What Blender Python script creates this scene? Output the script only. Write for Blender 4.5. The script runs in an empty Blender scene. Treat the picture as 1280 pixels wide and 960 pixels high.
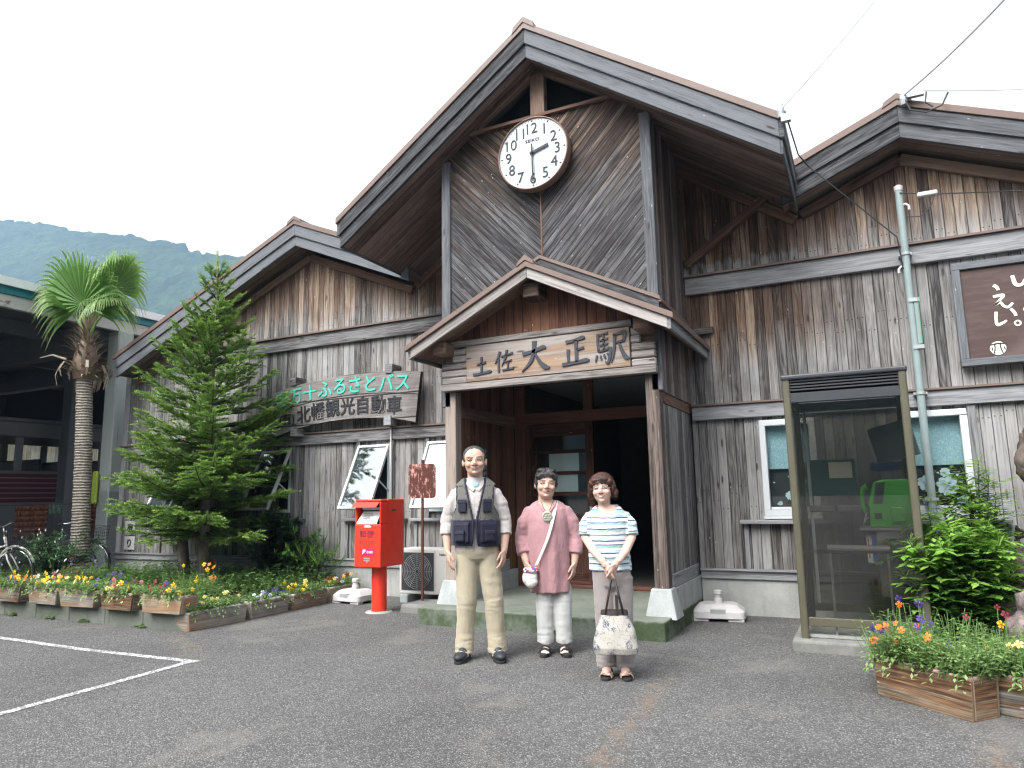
import bpy, bmesh, math, random
import numpy as np
from mathutils import Vector, Matrix, noise as mnoise
random.seed(7)
SC = bpy.context.scene
COL = SC.collection
R = math.radians

# ------------------------------------------------------------------ camera
cam_d = bpy.data.cameras.new('camera'); cam = bpy.data.objects.new('camera', cam_d); COL.objects.link(cam)
YAW, PITCH, ROLL, FPX = R(26.063), R(8.951), R(-1.052), 890.77
F = Vector((-math.sin(YAW)*math.cos(PITCH), math.cos(YAW)*math.cos(PITCH), math.sin(PITCH)))
RT = Vector((math.cos(YAW), math.sin(YAW), 0)); UP = RT.cross(F)
c_, s_ = math.cos(ROLL), math.sin(ROLL)
R2 = RT*c_ + UP*s_; U2 = UP*c_ - RT*s_
M = Matrix.Identity(4)
for i in range(3):
    M[i][0] = R2[i]; M[i][1] = U2[i]; M[i][2] = -F[i]
M.translation = Vector((2.960, -8.184, 1.30))
cam.matrix_world = M
cam_d.sensor_width = 36; cam_d.lens = 36*FPX/1280; cam_d.clip_end = 4000; cam_d.clip_start = .05
SC.camera = cam

# ------------------------------------------------------------------ world, sun, exposure
W = bpy.data.worlds.new('World'); SC.world = W; W.use_nodes = True
wn = W.node_tree; wn.nodes.clear()
SUN_EL, SUN_AZ = R(50), R(196)          # azimuth clockwise from +Y : high, from the front and slightly behind the camera
sky = wn.nodes.new('ShaderNodeTexSky'); sky.sky_type = 'NISHITA'; sky.sun_disc = False
sky.sun_elevation = SUN_EL; sky.sun_rotation = SUN_AZ; sky.air_density = 1.0; sky.dust_density = 6.0; sky.ozone_density = 1.0
hs = wn.nodes.new('ShaderNodeHueSaturation'); hs.inputs['Saturation'].default_value = .03     # overcast: nearly white cloud
bg = wn.nodes.new('ShaderNodeBackground'); bg.inputs['Strength'].default_value = .15
wo = wn.nodes.new('ShaderNodeOutputWorld')
wn.links.new(sky.outputs[0], hs.inputs['Color']); wn.links.new(hs.outputs[0], bg.inputs['Color']); wn.links.new(bg.outputs[0], wo.inputs['Surface'])
sd = bpy.data.lights.new('sun', 'SUN'); sun = bpy.data.objects.new('sun', sd); COL.objects.link(sun)
sd.energy = .75; sd.angle = R(35); sd.color = (1, .97, .92)
sdir = Vector((math.sin(SUN_AZ)*math.cos(SUN_EL), math.cos(SUN_AZ)*math.cos(SUN_EL), math.sin(SUN_EL)))
sun.rotation_euler = sdir.to_track_quat('Z', 'Y').to_euler()
vs = SC.view_settings; vs.view_transform = 'Standard'; vs.look = 'None'; vs.gamma = 1; vs.use_curve_mapping = False
vs.exposure = 1.66
SC.render.engine = 'CYCLES'
SC.cycles.max_bounces = 6; SC.cycles.transparent_max_bounces = 12; SC.cycles.volume_bounces = 1
SC.cycles.filter_width = 1.25; SC.cycles.diffuse_bounces = 3; SC.cycles.glossy_bounces = 3

# ------------------------------------------------------------------ object helpers
def tag(o, label=None, cat=None, group=None, kind=None):
    if label: o['label'] = label
    if cat: o['category'] = cat
    if group: o['group'] = group
    if kind: o['kind'] = kind
    return o
def thing(name, label, cat, loc=(0, 0, 0), rz=0., group=None):
    o = bpy.data.objects.new(name, None); COL.objects.link(o); o.empty_display_size = .2
    o.location = loc; o.rotation_euler = (0, 0, rz)
    return tag(o, label, cat, group)
def copy_tree(o, parent=None):
    c = o.copy(); COL.objects.link(c)
    if parent: c.parent = parent
    for ch in list(o.children): copy_tree(ch, c)
    return c

class MB:
    """collects geometry with UVs (u runs along the grain, metres) and builds ONE mesh object"""
    def __init__(s): s.v = []; s.f = []; s.uv = []; s.m = []; s.c = []
    def face(s, pts, uv=None, m=0, col=None):
        n = len(s.v); s.v += [tuple(p) for p in pts]; s.f.append(tuple(range(n, n+len(pts))))
        s.uv.append(uv or [(0, 0)]*len(pts)); s.m.append(m)
        if col is not None: s.c += [tuple(col)]*len(pts)
        return s
    def box(s, x0, x1, y0, y1, z0, z1, g=None, M=None, m=0, tx=0., ty=0.):
        """axis box; g = grain axis 0/1/2 ; tx,ty: shrink of the bottom in x / y (tapered box)"""
        d = (abs(x1-x0), abs(y1-y0), abs(z1-z0))
        if g is None: g = d.index(max(d))
        o = random.uniform(0, 40)
        P = [(x, y, z) for z in (z0, z1) for y in (y0, y1) for x in (x0, x1)]
        cx, cy = (x0+x1)/2, (y0+y1)/2
        Q = [((p[0]-cx)*(1-tx)+cx, (p[1]-cy)*(1-ty)+cy, p[2]) if p[2] == z0 else p for p in P]
        for q, ax in (((0, 1, 5, 4), 1), ((3, 2, 6, 7), 1), ((2, 0, 4, 6), 0), ((1, 3, 7, 5), 0), ((4, 5, 7, 6), 2), ((2, 3, 1, 0), 2)):
            oth = [a for a in range(3) if a != ax]
            if g in oth: oth.remove(g); ua, va = g, oth[0]
            else: ua, va = oth
            pts = [Q[i] for i in q]
            uv = [(P[i][ua]+o, P[i][va]+ax*.37) for i in q]
            if M is not None: pts = [M @ Vector(p) for p in pts]
            s.face(pts, uv, m)
        return s
    def beam(s, p0, p1, w, h, up=(0, 0, 1), m=0):
        p0, p1 = Vector(p0), Vector(p1); d = p1-p0; L = d.length; d.normalize()
        up = Vector(up); sd = d.cross(up).normalized(); u = sd.cross(d)
        M = Matrix((d, sd, u)).transposed().to_4x4(); M.translation = p0
        return s.box(0, L, -w/2, w/2, -h/2, h/2, g=0, M=M, m=m)
    def prism(s, poly, y0, y1, ang=90., m=0, ends=True):
        """poly in XZ (counter-clockwise seen from -Y), extruded from y0 (front) to y1; ang = grain angle in XZ"""
        a = R(ang); ca, sa = math.cos(a), math.sin(a); o = random.uniform(0, 40)
        U = lambda p: (p[0]*ca+p[1]*sa+o, -p[0]*sa+p[1]*ca)
        if ends:
            s.face([(p[0], y0, p[1]) for p in poly], [U(p) for p in poly], m)
            s.face([(p[0], y1, p[1]) for p in poly[::-1]], [U(p) for p in poly[::-1]], m)
        n = len(poly)
        for i in range(n):
            p, q = poly[i], poly[(i+1) % n]; e = math.hypot(q[0]-p[0], q[1]-p[1]); along = abs((q[0]-p[0])*ca+(q[1]-p[1])*sa) > .7*e
            if along or (y1-y0) < .3: uv = [(0+o, 0), (e+o, 0), (e+o, y0-y1), (o, y0-y1)]
            else: uv = [(0, 0), (0, e), (y0-y1, e), (y0-y1, 0)]
            s.face([(q[0], y0, q[1]), (p[0], y0, p[1]), (p[0], y1, p[1]), (q[0], y1, q[1])], [uv[1], uv[0], uv[3], uv[2]], m)
        return s
    def tube(s, pts, r, n=8, m=0, cap=True, flat=None):
        pts = [Vector(p) for p in pts]; k = len(pts)
        if not isinstance(r, (list, tuple)): r = [r]*k
        b = len(s.v); L = 0; ref = None
        for i in range(k):
            d = (pts[min(i+1, k-1)]-pts[max(i-1, 0)]).normalized()
            if ref is None: ref = d.orthogonal().normalized()
            ref = (ref-d*ref.dot(d)); ref = ref.normalized() if ref.length > 1e-6 else d.orthogonal().normalized()
            b2 = d.cross(ref)
            for j in range(n):
                t = 2*math.pi*j/n; s.v.append(tuple(pts[i]+(ref*math.cos(t)+b2*math.sin(t))*r[i]))
        Ls = [0]
        for i in range(1, k): Ls.append(Ls[-1]+(pts[i]-pts[i-1]).length)
        for i in range(k-1):
            for j in range(n):
                j2 = (j+1) % n
                s.f.append((b+i*n+j, b+i*n+j2, b+(i+1)*n+j2, b+(i+1)*n+j)); s.m.append(m)
                v0, v1 = j/n*6.28*r[i], (j+1)/n*6.28*r[i]
                s.uv.append([(Ls[i], v0), (Ls[i], v1), (Ls[i+1], v1), (Ls[i+1], v0)])
        if cap:
            for base, rev in ((b, True), (b+(k-1)*n, False)):
                q = [base+j for j in range(n)]; q = q[::-1] if rev else q
                s.f.append(tuple(q)); s.m.append(m); s.uv.append([(0, 0)]*n)
        return s
    def lathe(s, prof, n=24, c=(0, 0, 0), axis='z', m=0, caps=True):
        """prof = [(r, h)...]"""
        b = len(s.v); c = Vector(c)
        for r, h in prof:
            for j in range(n):
                t = 2*math.pi*j/n; x, y = r*math.cos(t), r*math.sin(t)
                p = Vector((x, y, h)) if axis == 'z' else (Vector((x, -h, y)) if axis == 'y' else Vector((h, x, y)))
                s.v.append(tuple(c+p))
        for i in range(len(prof)-1):
            for j in range(n):
                j2 = (j+1) % n
                s.f.append((b+i*n+j, b+i*n+j2, b+(i+1)*n+j2, b+(i+1)*n+j)); s.m.append(m)
                s.uv.append([(j/n, prof[i][1]), ((j+1)/n, prof[i][1]), ((j+1)/n, prof[i+1][1]), (j/n, prof[i+1][1])])
        for base, rev in ((b, True), (b+(len(prof)-1)*n, False)):
            if not caps: break
            q = [base+j for j in range(n)]; q = q[::-1] if rev else q
            s.f.append(tuple(q)); s.m.append(m); s.uv.append([(0, 0)]*n)
        return s
    def ell(s, c, r, n=14, k=9, M=None, m=0):
        b = len(s.v); c = Vector(c)
        for i in range(k+1):
            ph = -math.pi/2+math.pi*i/k
            if i in (0, k): ph *= .97
            for j in range(n):
                t = 2*math.pi*j/n
                p = Vector((r[0]*math.cos(ph)*math.cos(t), r[1]*math.cos(ph)*math.sin(t), r[2]*math.sin(ph)))
                if M is not None: p = M @ p
                s.v.append(tuple(c+p))
        for i in range(k):
            for j in range(n):
                j2 = (j+1) % n
                s.f.append((b+i*n+j, b+i*n+j2, b+(i+1)*n+j2, b+(i+1)*n+j)); s.m.append(m); s.uv.append([(0, 0)]*4)
        s.f.append(tuple(b+j for j in range(n))[::-1]); s.m.append(m); s.uv.append([(0, 0)]*n)
        s.f.append(tuple(b+k*n+j for j in range(n))); s.m.append(m); s.uv.append([(0, 0)]*n)
        return s
    def rings(s, R_, n=40, m=0, e=2.0, cap=True, uvs=1.):
        """R_ = [(cx, cy, z, rx, ry_front, ry_back)]: stacked super-ellipses"""
        b = len(s.v)
        for (cx, cy, z, rx, rf, rb) in R_:
            for j in range(n):
                t = 2*math.pi*j/n; ct, st = math.cos(t), math.sin(t)
                x = math.copysign(abs(ct)**(2/e), ct)*rx; y = math.copysign(abs(st)**(2/e), st)
                s.v.append((cx+x, cy+y*(rf if y < 0 else rb), z))
        up = 1 if R_[-1][2] > R_[0][2] else -1
        for i in range(len(R_)-1):
            for j in range(n):
                j2 = (j+1) % n
                q = (b+i*n+j, b+i*n+j2, b+(i+1)*n+j2, b+(i+1)*n+j)
                s.f.append(q if up > 0 else q[::-1]); s.m.append(m)
                uv = [(R_[i][2]*uvs, j/n), (R_[i][2]*uvs, (j+1)/n), (R_[i+1][2]*uvs, (j+1)/n), (R_[i+1][2]*uvs, j/n)]
                s.uv.append(uv if up > 0 else uv[::-1])
        if cap:
            a = tuple(b+j for j in range(n)); z = tuple(b+(len(R_)-1)*n+j for j in range(n))
            s.f.append(a[::-1] if up > 0 else a); s.m.append(m); s.uv.append([(0, 0)]*n)
            s.f.append(z if up > 0 else z[::-1]); s.m.append(m); s.uv.append([(0, 0)]*n)
        return s
    def disc(s, c, r, n=32, y=None, m=0):   # disc facing -Y
        return s.face([(c[0]+r*math.cos(2*math.pi*j/n), c[1], c[2]+r*math.sin(2*math.pi*j/n)) for j in range(n)], None, m)
    def mesh(s, me, M, m=0):
        b = len(s.v); s.v += [tuple(M @ v.co) for v in me.vertices]
        for p in me.polygons:
            s.f.append(tuple(b+i for i in p.vertices)); s.m.append(m); s.uv.append([(s.v[b+i][0], s.v[b+i][2]) for i in p.vertices])
        return s
    def build(s, name, mats, parent=None, smooth=False, bevel=0., loc=None, seg=1):
        me = bpy.data.meshes.new(name)
        me.from_pydata(s.v, [], s.f)
        if not isinstance(mats, (list, tuple)): mats = [mats]
        for m in mats: me.materials.append(m)
        uvl = me.uv_layers.new(name='UVMap')
        flat = np.array([c for f in s.uv for c in f], dtype=np.float32).ravel()
        if len(flat) == 2*len(me.loops): uvl.data.foreach_set('uv', flat)
        if len(mats) > 1: me.polygons.foreach_set('material_index', np.array(s.m, dtype=np.int32))
        if s.c and len(s.c) == len(s.v):
            ca = me.color_attributes.new('Col', 'FLOAT_COLOR', 'POINT')
            ca.data.foreach_set('color', np.array([(c[0], c[1], c[2], 1.) for c in s.c], dtype=np.float32).ravel())
        if smooth: me.polygons.foreach_set('use_smooth', np.ones(len(me.polygons), dtype=bool))
        me.update()
        o = bpy.data.objects.new(name, me); COL.objects.link(o)
        if parent: o.parent = parent
        if loc: o.location = loc
        if bevel:
            bm = bmesh.new(); bm.from_mesh(me); bmesh.ops.remove_doubles(bm, verts=bm.verts, dist=1e-5); bm.to_mesh(me); bm.free()
            b = o.modifiers.new('edge', 'BEVEL'); b.width = bevel; b.segments = seg; b.limit_method = 'ANGLE'; b.angle_limit = R(50)
        return o

_txt = {}
def text_mesh(body, bold=0., ext=.0):
    key = (body, bold, ext)
    if key in _txt: return _txt[key]
    cu = bpy.data.curves.new('lettering', 'FONT'); cu.body = body; cu.size = 1; cu.align_x = 'CENTER'; cu.align_y = 'CENTER'
    cu.offset = bold; cu.extrude = ext; cu.resolution_u = 3
    o = bpy.data.objects.new('lettering', cu); COL.objects.link(o)
    dg = bpy.context.evaluated_depsgraph_get(); dg.update()
    me = bpy.data.meshes.new_from_object(o.evaluated_get(dg))
    # centre on its own bounding box
    if len(me.vertices):
        co = np.array([v.co for v in me.vertices]); c = (co.max(0)+co.min(0))/2
        me.transform(Matrix.Translation((-c[0], -c[1], 0)))
    bpy.data.objects.remove(o); _txt[key] = me
    return me
FRONT = Matrix.Rotation(R(90), 4, 'X')           # text plane XY -> XZ, facing -Y
def put_text(mb, body, x, y, z, h, bold=0., ext=.02, rot=0., sx=1., Mw=None, m=0):
    me = text_mesh(body, bold, ext)
    T = Matrix.Translation((x, y, z)) @ Matrix.Rotation(-rot, 4, 'Y') @ FRONT @ Matrix.Diagonal((h*sx, h, h, 1))
    if Mw is not None: T = Mw @ T
    mb.mesh(me, T, m)

# ------------------------------------------------------------------ material helper
class G:
    def __init__(s, name):
        s.mat = bpy.data.materials.new(name); s.mat.use_nodes = True; s.nt = s.mat.node_tree; s.nt.nodes.clear()
        s.out = s.nt.nodes.new('ShaderNodeOutputMaterial')
    def n(s, t, props=None, **ins):
        nd = s.nt.nodes.new('ShaderNode'+t)
        for k, v in (props or {}).items(): setattr(nd, k, v)
        for k, v in ins.items():
            k = int(k[1:]) if k[0] == '_' else k.replace('__', ' ')
            s.set(nd.inputs[k], v)
        return nd
    def set(s, sock, v):
        if isinstance(v, bpy.types.NodeSocket): s.nt.links.new(v, sock)
        elif v is not None:
            if sock.type == 'RGBA' and len(v) == 3: v = (*v, 1)
            sock.default_value = v
    def m(s, op, a, b=None, c=None, clamp=False):
        nd = s.n('Math', {'operation': op, 'use_clamp': clamp}); s.set(nd.inputs[0], a); s.set(nd.inputs[1], b); s.set(nd.inputs[2], c); return nd.outputs[0]
    def vm(s, op, a, b=None):
        nd = s.n('VectorMath', {'operation': op}); s.set(nd.inputs[0], a); s.set(nd.inputs[1], b); return nd.outputs[0]
    def mix(s, f, a, b, bt='MIX'):
        nd = s.n('Mix', {'data_type': 'RGBA', 'blend_type': bt}); s.set(nd.inputs[0], f); s.set(nd.inputs[6], a); s.set(nd.inputs[7], b); return nd.outputs[2]
    def noise(s, vec, scale=1., detail=4., rough=.6, dist=0., col=False):
        nd = s.n('TexNoise', None, Vector=vec, Scale=scale, Detail=detail, Roughness=rough, Distortion=dist); return nd.outputs[1 if col else 0]
    def vor(s, vec, scale=1., feat='F1', out=0, rnd=1.):
        nd = s.n('TexVoronoi', {'feature': feat}, Vector=vec, Scale=scale, Randomness=rnd); return nd.outputs[out]
    def mr(s, v, a, b, c=0., d=1., smooth=True):
        nd = s.n('MapRange', {'interpolation_type': 'SMOOTHSTEP' if smooth else 'LINEAR'}); 
        for i, x in enumerate((v, a, b, c, d)): s.set(nd.inputs[i], x)
        return nd.outputs[0]
    def ramp(s, f, stops):
        nd = s.n('ValToRGB', None, Fac=f); e = nd.color_ramp.elements
        e[0].position, e[0].color = stops[0][0], (*stops[0][1], 1); e[1].position, e[1].color = stops[-1][0], (*stops[-1][1], 1)
        for p, c in stops[1:-1]:
            q = e.new(p); q.color = (*c, 1)
        return nd.outputs[0]
    def xyz(s, x=0., y=0., z=0.):
        nd = s.n('CombineXYZ'); s.set(nd.inputs[0], x); s.set(nd.inputs[1], y); s.set(nd.inputs[2], z); return nd.outputs[0]
    def sep(s, v):
        nd = s.n('SeparateXYZ', None, Vector=v); return nd.outputs
    def obj(s): return s.n('TexCoord').outputs['Object']
    def pos(s): return s.n('NewGeometry').outputs['Position']
    def uv(s): return s.n('TexCoord').outputs['UV']
    def rnd(s): return s.n('ObjectInfo').outputs['Random']
    def attr(s, a='Col'): return s.n('Attribute', {'attribute_name': a}).outputs['Color']
    def bump(s, h, strength=.5, dist=.01, normal=None):
        nd = s.n('Bump', None, Strength=strength, Distance=dist, Height=h)
        if normal is not None: s.set(nd.inputs['Normal'], normal)
        return nd.outputs[0]
    def bsdf(s, col, rough=.7, bump=None, **kw):
        b = s.n('BsdfPrincipled', None, **{'Base__Color': col, 'Roughness': rough})
        if bump is not None: s.set(b.inputs['Normal'], bump)
        for k, v in kw.items(): s.set(b.inputs[k.replace('__', ' ')], v)
        return b.outputs[0]
    def done(s, sh):
        s.nt.links.new(sh, s.out.inputs['Surface']); return s.mat
# ------------------------------------------------------------------ materials
def wood(name, W=.1, light=(.30, .285, .275), mid=(.175, .165, .162), dark=(.055, .05, .052), brown=(.115, .06, .036), tan=(.33, .23, .145), bf=None, black=.6, boards=True, rough=.85, bumpd=.006, gs=1., gw=.455, cv=.34, fg=.62):
    g = G(name); uv = g.sep(g.uv()); u, v = uv[0], uv[1]
    rnd = g.rnd(); u = g.m('ADD', u, g.m('MULTIPLY', rnd, 31.)); 
    if boards:
        vb = g.m('DIVIDE', v, W); idx = g.m('FLOOR', vb); fr = g.m('FRACT', vb)
        cell = g.n('TexWhiteNoise', {'noise_dimensions': '2D'}, Vector=g.xyz(idx, g.m('MULTIPLY', rnd, 17.), 0)).outputs[0]
        cell2 = g.n('TexWhiteNoise', {'noise_dimensions': '2D'}, Vector=g.xyz(idx, 3.3, 0)).outputs[0]
        edge = g.m('ABSOLUTE', g.m('SUBTRACT', fr, .5))
        groove = g.mr(edge, gw, .492)
    else:
        cell = rnd; cell2 = rnd; groove = None
    uo = g.m('ADD', u, g.m('MULTIPLY', cell, 53.))
    V1 = g.xyz(uo, v, g.m('MULTIPLY', cell, 9.))
    fine = g.noise(g.vm('MULTIPLY', V1, (2.2*gs, 75*gs, 1)), 1., 5, .7)
    coarse = g.noise(g.vm('MULTIPLY', V1, (.8*gs, 16*gs, 1)), 1., 3, .6, .6)
    warp = g.noise(g.vm('MULTIPLY', V1, (1.1, 7, 1)), 1., 2, .5)
    cath = g.m('SINE', g.m('ADD', g.m('MULTIPLY', warp, 46.), g.m('MULTIPLY', v, 130.)))
    grain = g.m('ADD', g.m('ADD', g.m('ADD', g.m('MULTIPLY', fine, fg), (.62-fg)*.5), g.m('MULTIPLY', coarse, .5)), g.m('MULTIPLY', cath, .045))
    grain = g.m('ADD', grain, g.m('MULTIPLY', g.m('SUBTRACT', cell, .5), cv))
    grey = g.ramp(grain, [(.33, dark), (.5, mid), (.74, light)])
    bluish = g.mix(g.m('MULTIPLY', cell2, .55), grey, g.mix(1., grey, (.92, .98, 1.08), 'MULTIPLY'))
    br = g.ramp(g.m('ADD', grain, g.m('MULTIPLY', g.m('SUBTRACT', cell2, .5), .12)), [(.3, tuple(x*.3 for x in brown)), (.5, brown), (.62, tuple(x*1.5 for x in brown)), (.82, tan)])
    if bf is None: b = 0.
    elif isinstance(bf, float): b = bf
    else: b = bf(g, cell, coarse, g.noise(g.vm('MULTIPLY', V1, (.9, 11, 1)), 1., 3, .65))
    col = g.mix(b, bluish, br) if not (isinstance(b, float) and b == 0.) else bluish
    big = g.noise(g.vm('MULTIPLY', g.pos(), (1.5, 1.5, 1.1)), 1., 4, .65, .4); big2 = g.noise(g.vm('MULTIPLY', g.pos(), (.7, .7, .9)), 1., 3, .6)
    if boards: col = g.mix(g.mr(big, .42, .70, 0., .5), col, g.mix(1., col, (.42, .38, .36), 'MULTIPLY'))
    # black weathering streaks along the grain
    st = g.noise(g.vm('MULTIPLY', V1, (.55, 13, 1)), 1., 4, .7)
    col = g.mix(g.m('MULTIPLY', g.m('MULTIPLY', g.mr(st, .54, .72), black), g.mr(big2, .34, .58, .25, 1.)), col, (.022, .02, .021))
    # knots and nail heads
    kn = g.vor(g.vm('MULTIPLY', V1, (2.3, 9.3, 1)), 1.)
    col = g.mix(g.m('MULTIPLY', g.mr(kn, .15, .06), .8), col, (.03, .022, .018))
    if boards:
        nu = g.m('ABSOLUTE', g.m('SUBTRACT', g.m('FRACT', g.m('DIVIDE', g.m('ADD', uv[0], g.m('MULTIPLY', cell, .35)), .92)), .5)); nv = g.m('ABSOLUTE', g.m('SUBTRACT', edge, .25))
        nail = g.m('MULTIPLY', g.m('LESS_THAN', nu, .0065), g.m('LESS_THAN', g.m('MULTIPLY', nv, W), .006)); col = g.mix(g.m('MULTIPLY', nail, .8), col, (.02, .017, .016))
    sp = g.vor(g.vm('MULTIPLY', g.xyz(u, v, 0), (5., 11., 1)), 1.)
    col = g.mix(g.m('MULTIPLY', g.mr(sp, .075, .05), .45), col, (.5, .48, .46))
    col = g.mix(g.mr(fine, .60, .78, 0., .35), col, (.42, .40, .375)); col = g.mix(g.mr(fine, .40, .24, 0., .55), col, (.02, .018, .017))
    h = g.m('ADD', g.m('MULTIPLY', fine, .5), g.m('MULTIPLY', coarse, .25))
    if groove is not None:
        col = g.mix(g.m('MULTIPLY', groove, .85), col, (.012, .01, .01))
        h = g.m('SUBTRACT', g.m('ADD', h, g.m('MULTIPLY', cell2, .35)), g.m('MULTIPLY', groove, 1.6))
    return g.done(g.bsdf(col, rough, g.bump(h, .7, bumpd), **{'Specular__IOR__Level': .25}))

def bf_wing(g, cell, coarse, nz):
    p = g.sep(g.pos()); x, z = p[0], p[2]; ax = g.m('ABSOLUTE', x)
    sh = g.mr(ax, 3.0, 2.1)
    jag = g.m('MULTIPLY', g.m('SUBTRACT', g.m('ADD', nz, g.m('MULTIPLY', cell, .3)), .6), 1.5)
    zz = g.m('ADD', z, g.m('MULTIPLY', jag, .55))
    up_open = g.m('MULTIPLY', g.mr(zz, 3.72, 4.45), .97)
    zj = g.m('ADD', z, g.m('MULTIPLY', jag, .16))
    up_sh = g.mr(zj, 3.90, 3.97)
    up = g.m('ADD', g.m('MULTIPLY', up_open, g.m('SUBTRACT', 1., sh)), g.m('MULTIPLY', up_sh, sh))
    lo = g.m('MULTIPLY', g.m('MULTIPLY', g.mr(ax, 3.6, 1.9), g.mr(zz, 2.65, 3.2)), g.mr(x, -1.9, 1., .35, 1.))
    above = g.mr(z, 3.68, 3.7)
    b = g.m('ADD', g.m('MULTIPLY', up, above), g.m('MULTIPLY', lo, g.m('SUBTRACT', 1., above)))
    return g.m('ADD', g.m('MULTIPLY', b, .95), g.m('MULTIPLY', g.mr(nz, .55, .75), .3), clamp=True)
def bf_tower(g, cell, coarse, nz):
    p = g.sep(g.pos()); z = g.m('ADD', p[2], g.m('MULTIPLY', g.m('SUBTRACT', nz, .5), 2.6))
    return g.m('ADD', g.m('MULTIPLY', g.mr(z, 4.1, 5.35), .85), g.m('MULTIPLY', g.mr(nz, .58, .75), .3), clamp=True)

M_wall = wood('weathered_board_wall', .1, bf=bf_wing, light=(.33, .318, .30), mid=(.19, .18, .168), dark=(.055, .05, .046), brown=(.098, .058, .038), tan=(.33, .25, .175), black=.85, gw=.445, gs=1.25)
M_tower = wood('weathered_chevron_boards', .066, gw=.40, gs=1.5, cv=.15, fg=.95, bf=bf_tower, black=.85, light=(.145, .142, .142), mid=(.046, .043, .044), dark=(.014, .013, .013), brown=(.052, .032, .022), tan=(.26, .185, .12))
M_trim = wood('grey_timber', boards=False, gs=1.4, black=.45, light=(.155, .158, .162), mid=(.085, .087, .09), dark=(.03, .03, .032))
M_band = wood('grey_rail_timber', boards=False, gs=1.4, black=.6, light=(.30, .295, .29), mid=(.18, .175, .172), dark=(.06, .056, .055))
M_brtrim = wood('brown_timber', boards=False, bf=.92, black=.35, brown=(.10, .055, .036), tan=(.2, .13, .09))
M_soffit = wood('dark_soffit_boards', .14, bf=.8, black=.2, light=(.26, .235, .22), mid=(.16, .14, .13), brown=(.125, .083, .064), tan=(.23, .165, .13))
M_side = wood('tower_side_boards', .1, bf=.35, black=.5, light=(.25, .235, .225), mid=(.15, .135, .13))
M_porch = wood('reddish_porch_boards', .105, bf=1., black=.3, brown=(.095, .042, .026), tan=(.19, .09, .05), light=(.2, .18, .17))
M_door = wood('red_brown_door_timber', boards=False, bf=1., black=.2, brown=(.085, .036, .024), tan=(.15, .075, .05))
M_post = wood('porch_post_timber', boards=False, bf=.45, black=.65, light=(.27, .25, .24), mid=(.155, .14, .13), dark=(.05, .045, .042))
M_slat = wood('pale_grey_slats', boards=False, bf=.12, black=.35, light=(.40, .37, .34), mid=(.26, .235, .215), dark=(.1, .09, .085))
def bf_sign(g, cell, coarse, nz): return g.mr(nz, .42, .62)
M_sign = wood('worn_sign_plank', boards=False, bf=bf_sign, black=.2, light=(.32, .275, .24), mid=(.20, .16, .135), dark=(.10, .078, .065), brown=(.15, .098, .07), tan=(.30, .21, .135), gs=.6)
M_bsign = wood('grey_sign_plank', .34, bf=.12, black=.35, light=(.27, .255, .24), mid=(.165, .155, .145), dark=(.07, .065, .06))
M_planter = wood('planter_board_wood', boards=False, gs=1.7, fg=.8, bf=bf_sign, black=.5, light=(.30, .28, .24), mid=(.18, .16, .135), dark=(.06, .05, .045), brown=(.17, .10, .055), tan=(.28, .18, .10))
M_planter_o = wood('orange_planter_wood', boards=False, gs=1.7, fg=.8, bf=bf_sign, black=.45, light=(.34, .27, .19), mid=(.22, .165, .11), dark=(.09, .065, .045), brown=(.19, .098, .05), tan=(.30, .19, .11))

def plain(name, col, rough=.6, var=.15, scale=6., bumps=.0, metal=0., spec=.4, coat=0.):
    g = G(name); n = g.noise(g.obj(), scale, 4, .6); n2 = g.noise(g.obj(), scale*9, 3, .6)
    c = g.mix(g.mr(n, .3, .7, 0., var), col, tuple(x*.55 for x in col)); c = g.mix(g.mr(n2, .4, .7, 0., var*.6), c, tuple(min(1, x*1.25) for x in col))
    kw = {'Metallic': metal, 'Specular__IOR__Level': spec}
    if coat: kw['Coat__Weight'] = coat
    return g.done(g.bsdf(c, g.mr(n2, .2, .8, max(.05, rough-.08), min(1, rough+.08)), g.bump(n2, bumps, .004) if bumps else None, **kw))
M_roofmetal = plain('brown_roof_metal', (.155, .105, .085), .5, .25, 3)
M_white = plain('white_aluminium', (.54, .56, .57), .4, .12, 5)
M_alu = plain('pale_aluminium', (.45, .50, .50), .42, .15, 6)
M_bronze = plain('bronze_aluminium', (.10, .092, .062), .45, .18, 4, metal=.25)
M_blackmetal = plain('dark_grey_metal', (.035, .038, .043), .45, .2, 5)
M_dark = plain('void_shade_black', (.02, .018, .017), .9, .2)  # near black standing in for shade inside rooms, slots and recesses
M_plastic = plain('white_plastic', (.50, .48, .475), .5, .25, 8, bumps=.1)
M_ac = plain('cream_metal', (.52, .51, .48), .5, .15, 5)
M_pipe = plain('grey_green_pvc', (.235, .29, .285), .5, .25, 4)
M_galv = plain('galvanised_steel', (.36, .38, .38), .45, .3, 14, metal=.3)
M_red = plain('red_enamel', (.70, .036, .014), .42, .30, 5, coat=.2, bumps=.03)
M_green = plain('green_phone_plastic', (.05, .31, .032), .35, .1, 6)
M_greyplastic = plain('grey_phone_shelf', (.17, .17, .175), .5, .12, 6)
M_teal = plain('teal_paint', (.06, .47, .36), .6, .25, 30)
M_ink = plain('black_paint', (.018, .018, .022), .6, .3, 20)
M_inkgrey = plain('weathered_black_paint', (.035, .037, .05), .55, .3, 20)
M_cream = plain('cream_paint', (.75, .73, .62), .7, .2, 20)
M_face = plain('clock_face_white', (.42, .465, .475), .35, .05, 3)
M_clockrim = plain('bronze_clock_rim', (.23, .145, .115), .42, .2, 6, metal=.2)
M_paper = plain('white_paper', (.62, .68, .66), .8, .06, 4)
M_pinkrim = plain('faded_pink_plastic', (.42, .27, .25), .6, .25, 10)
M_greyrim = plain('grey_plastic_rim', (.42, .42, .43), .6, .25, 10)
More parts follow.
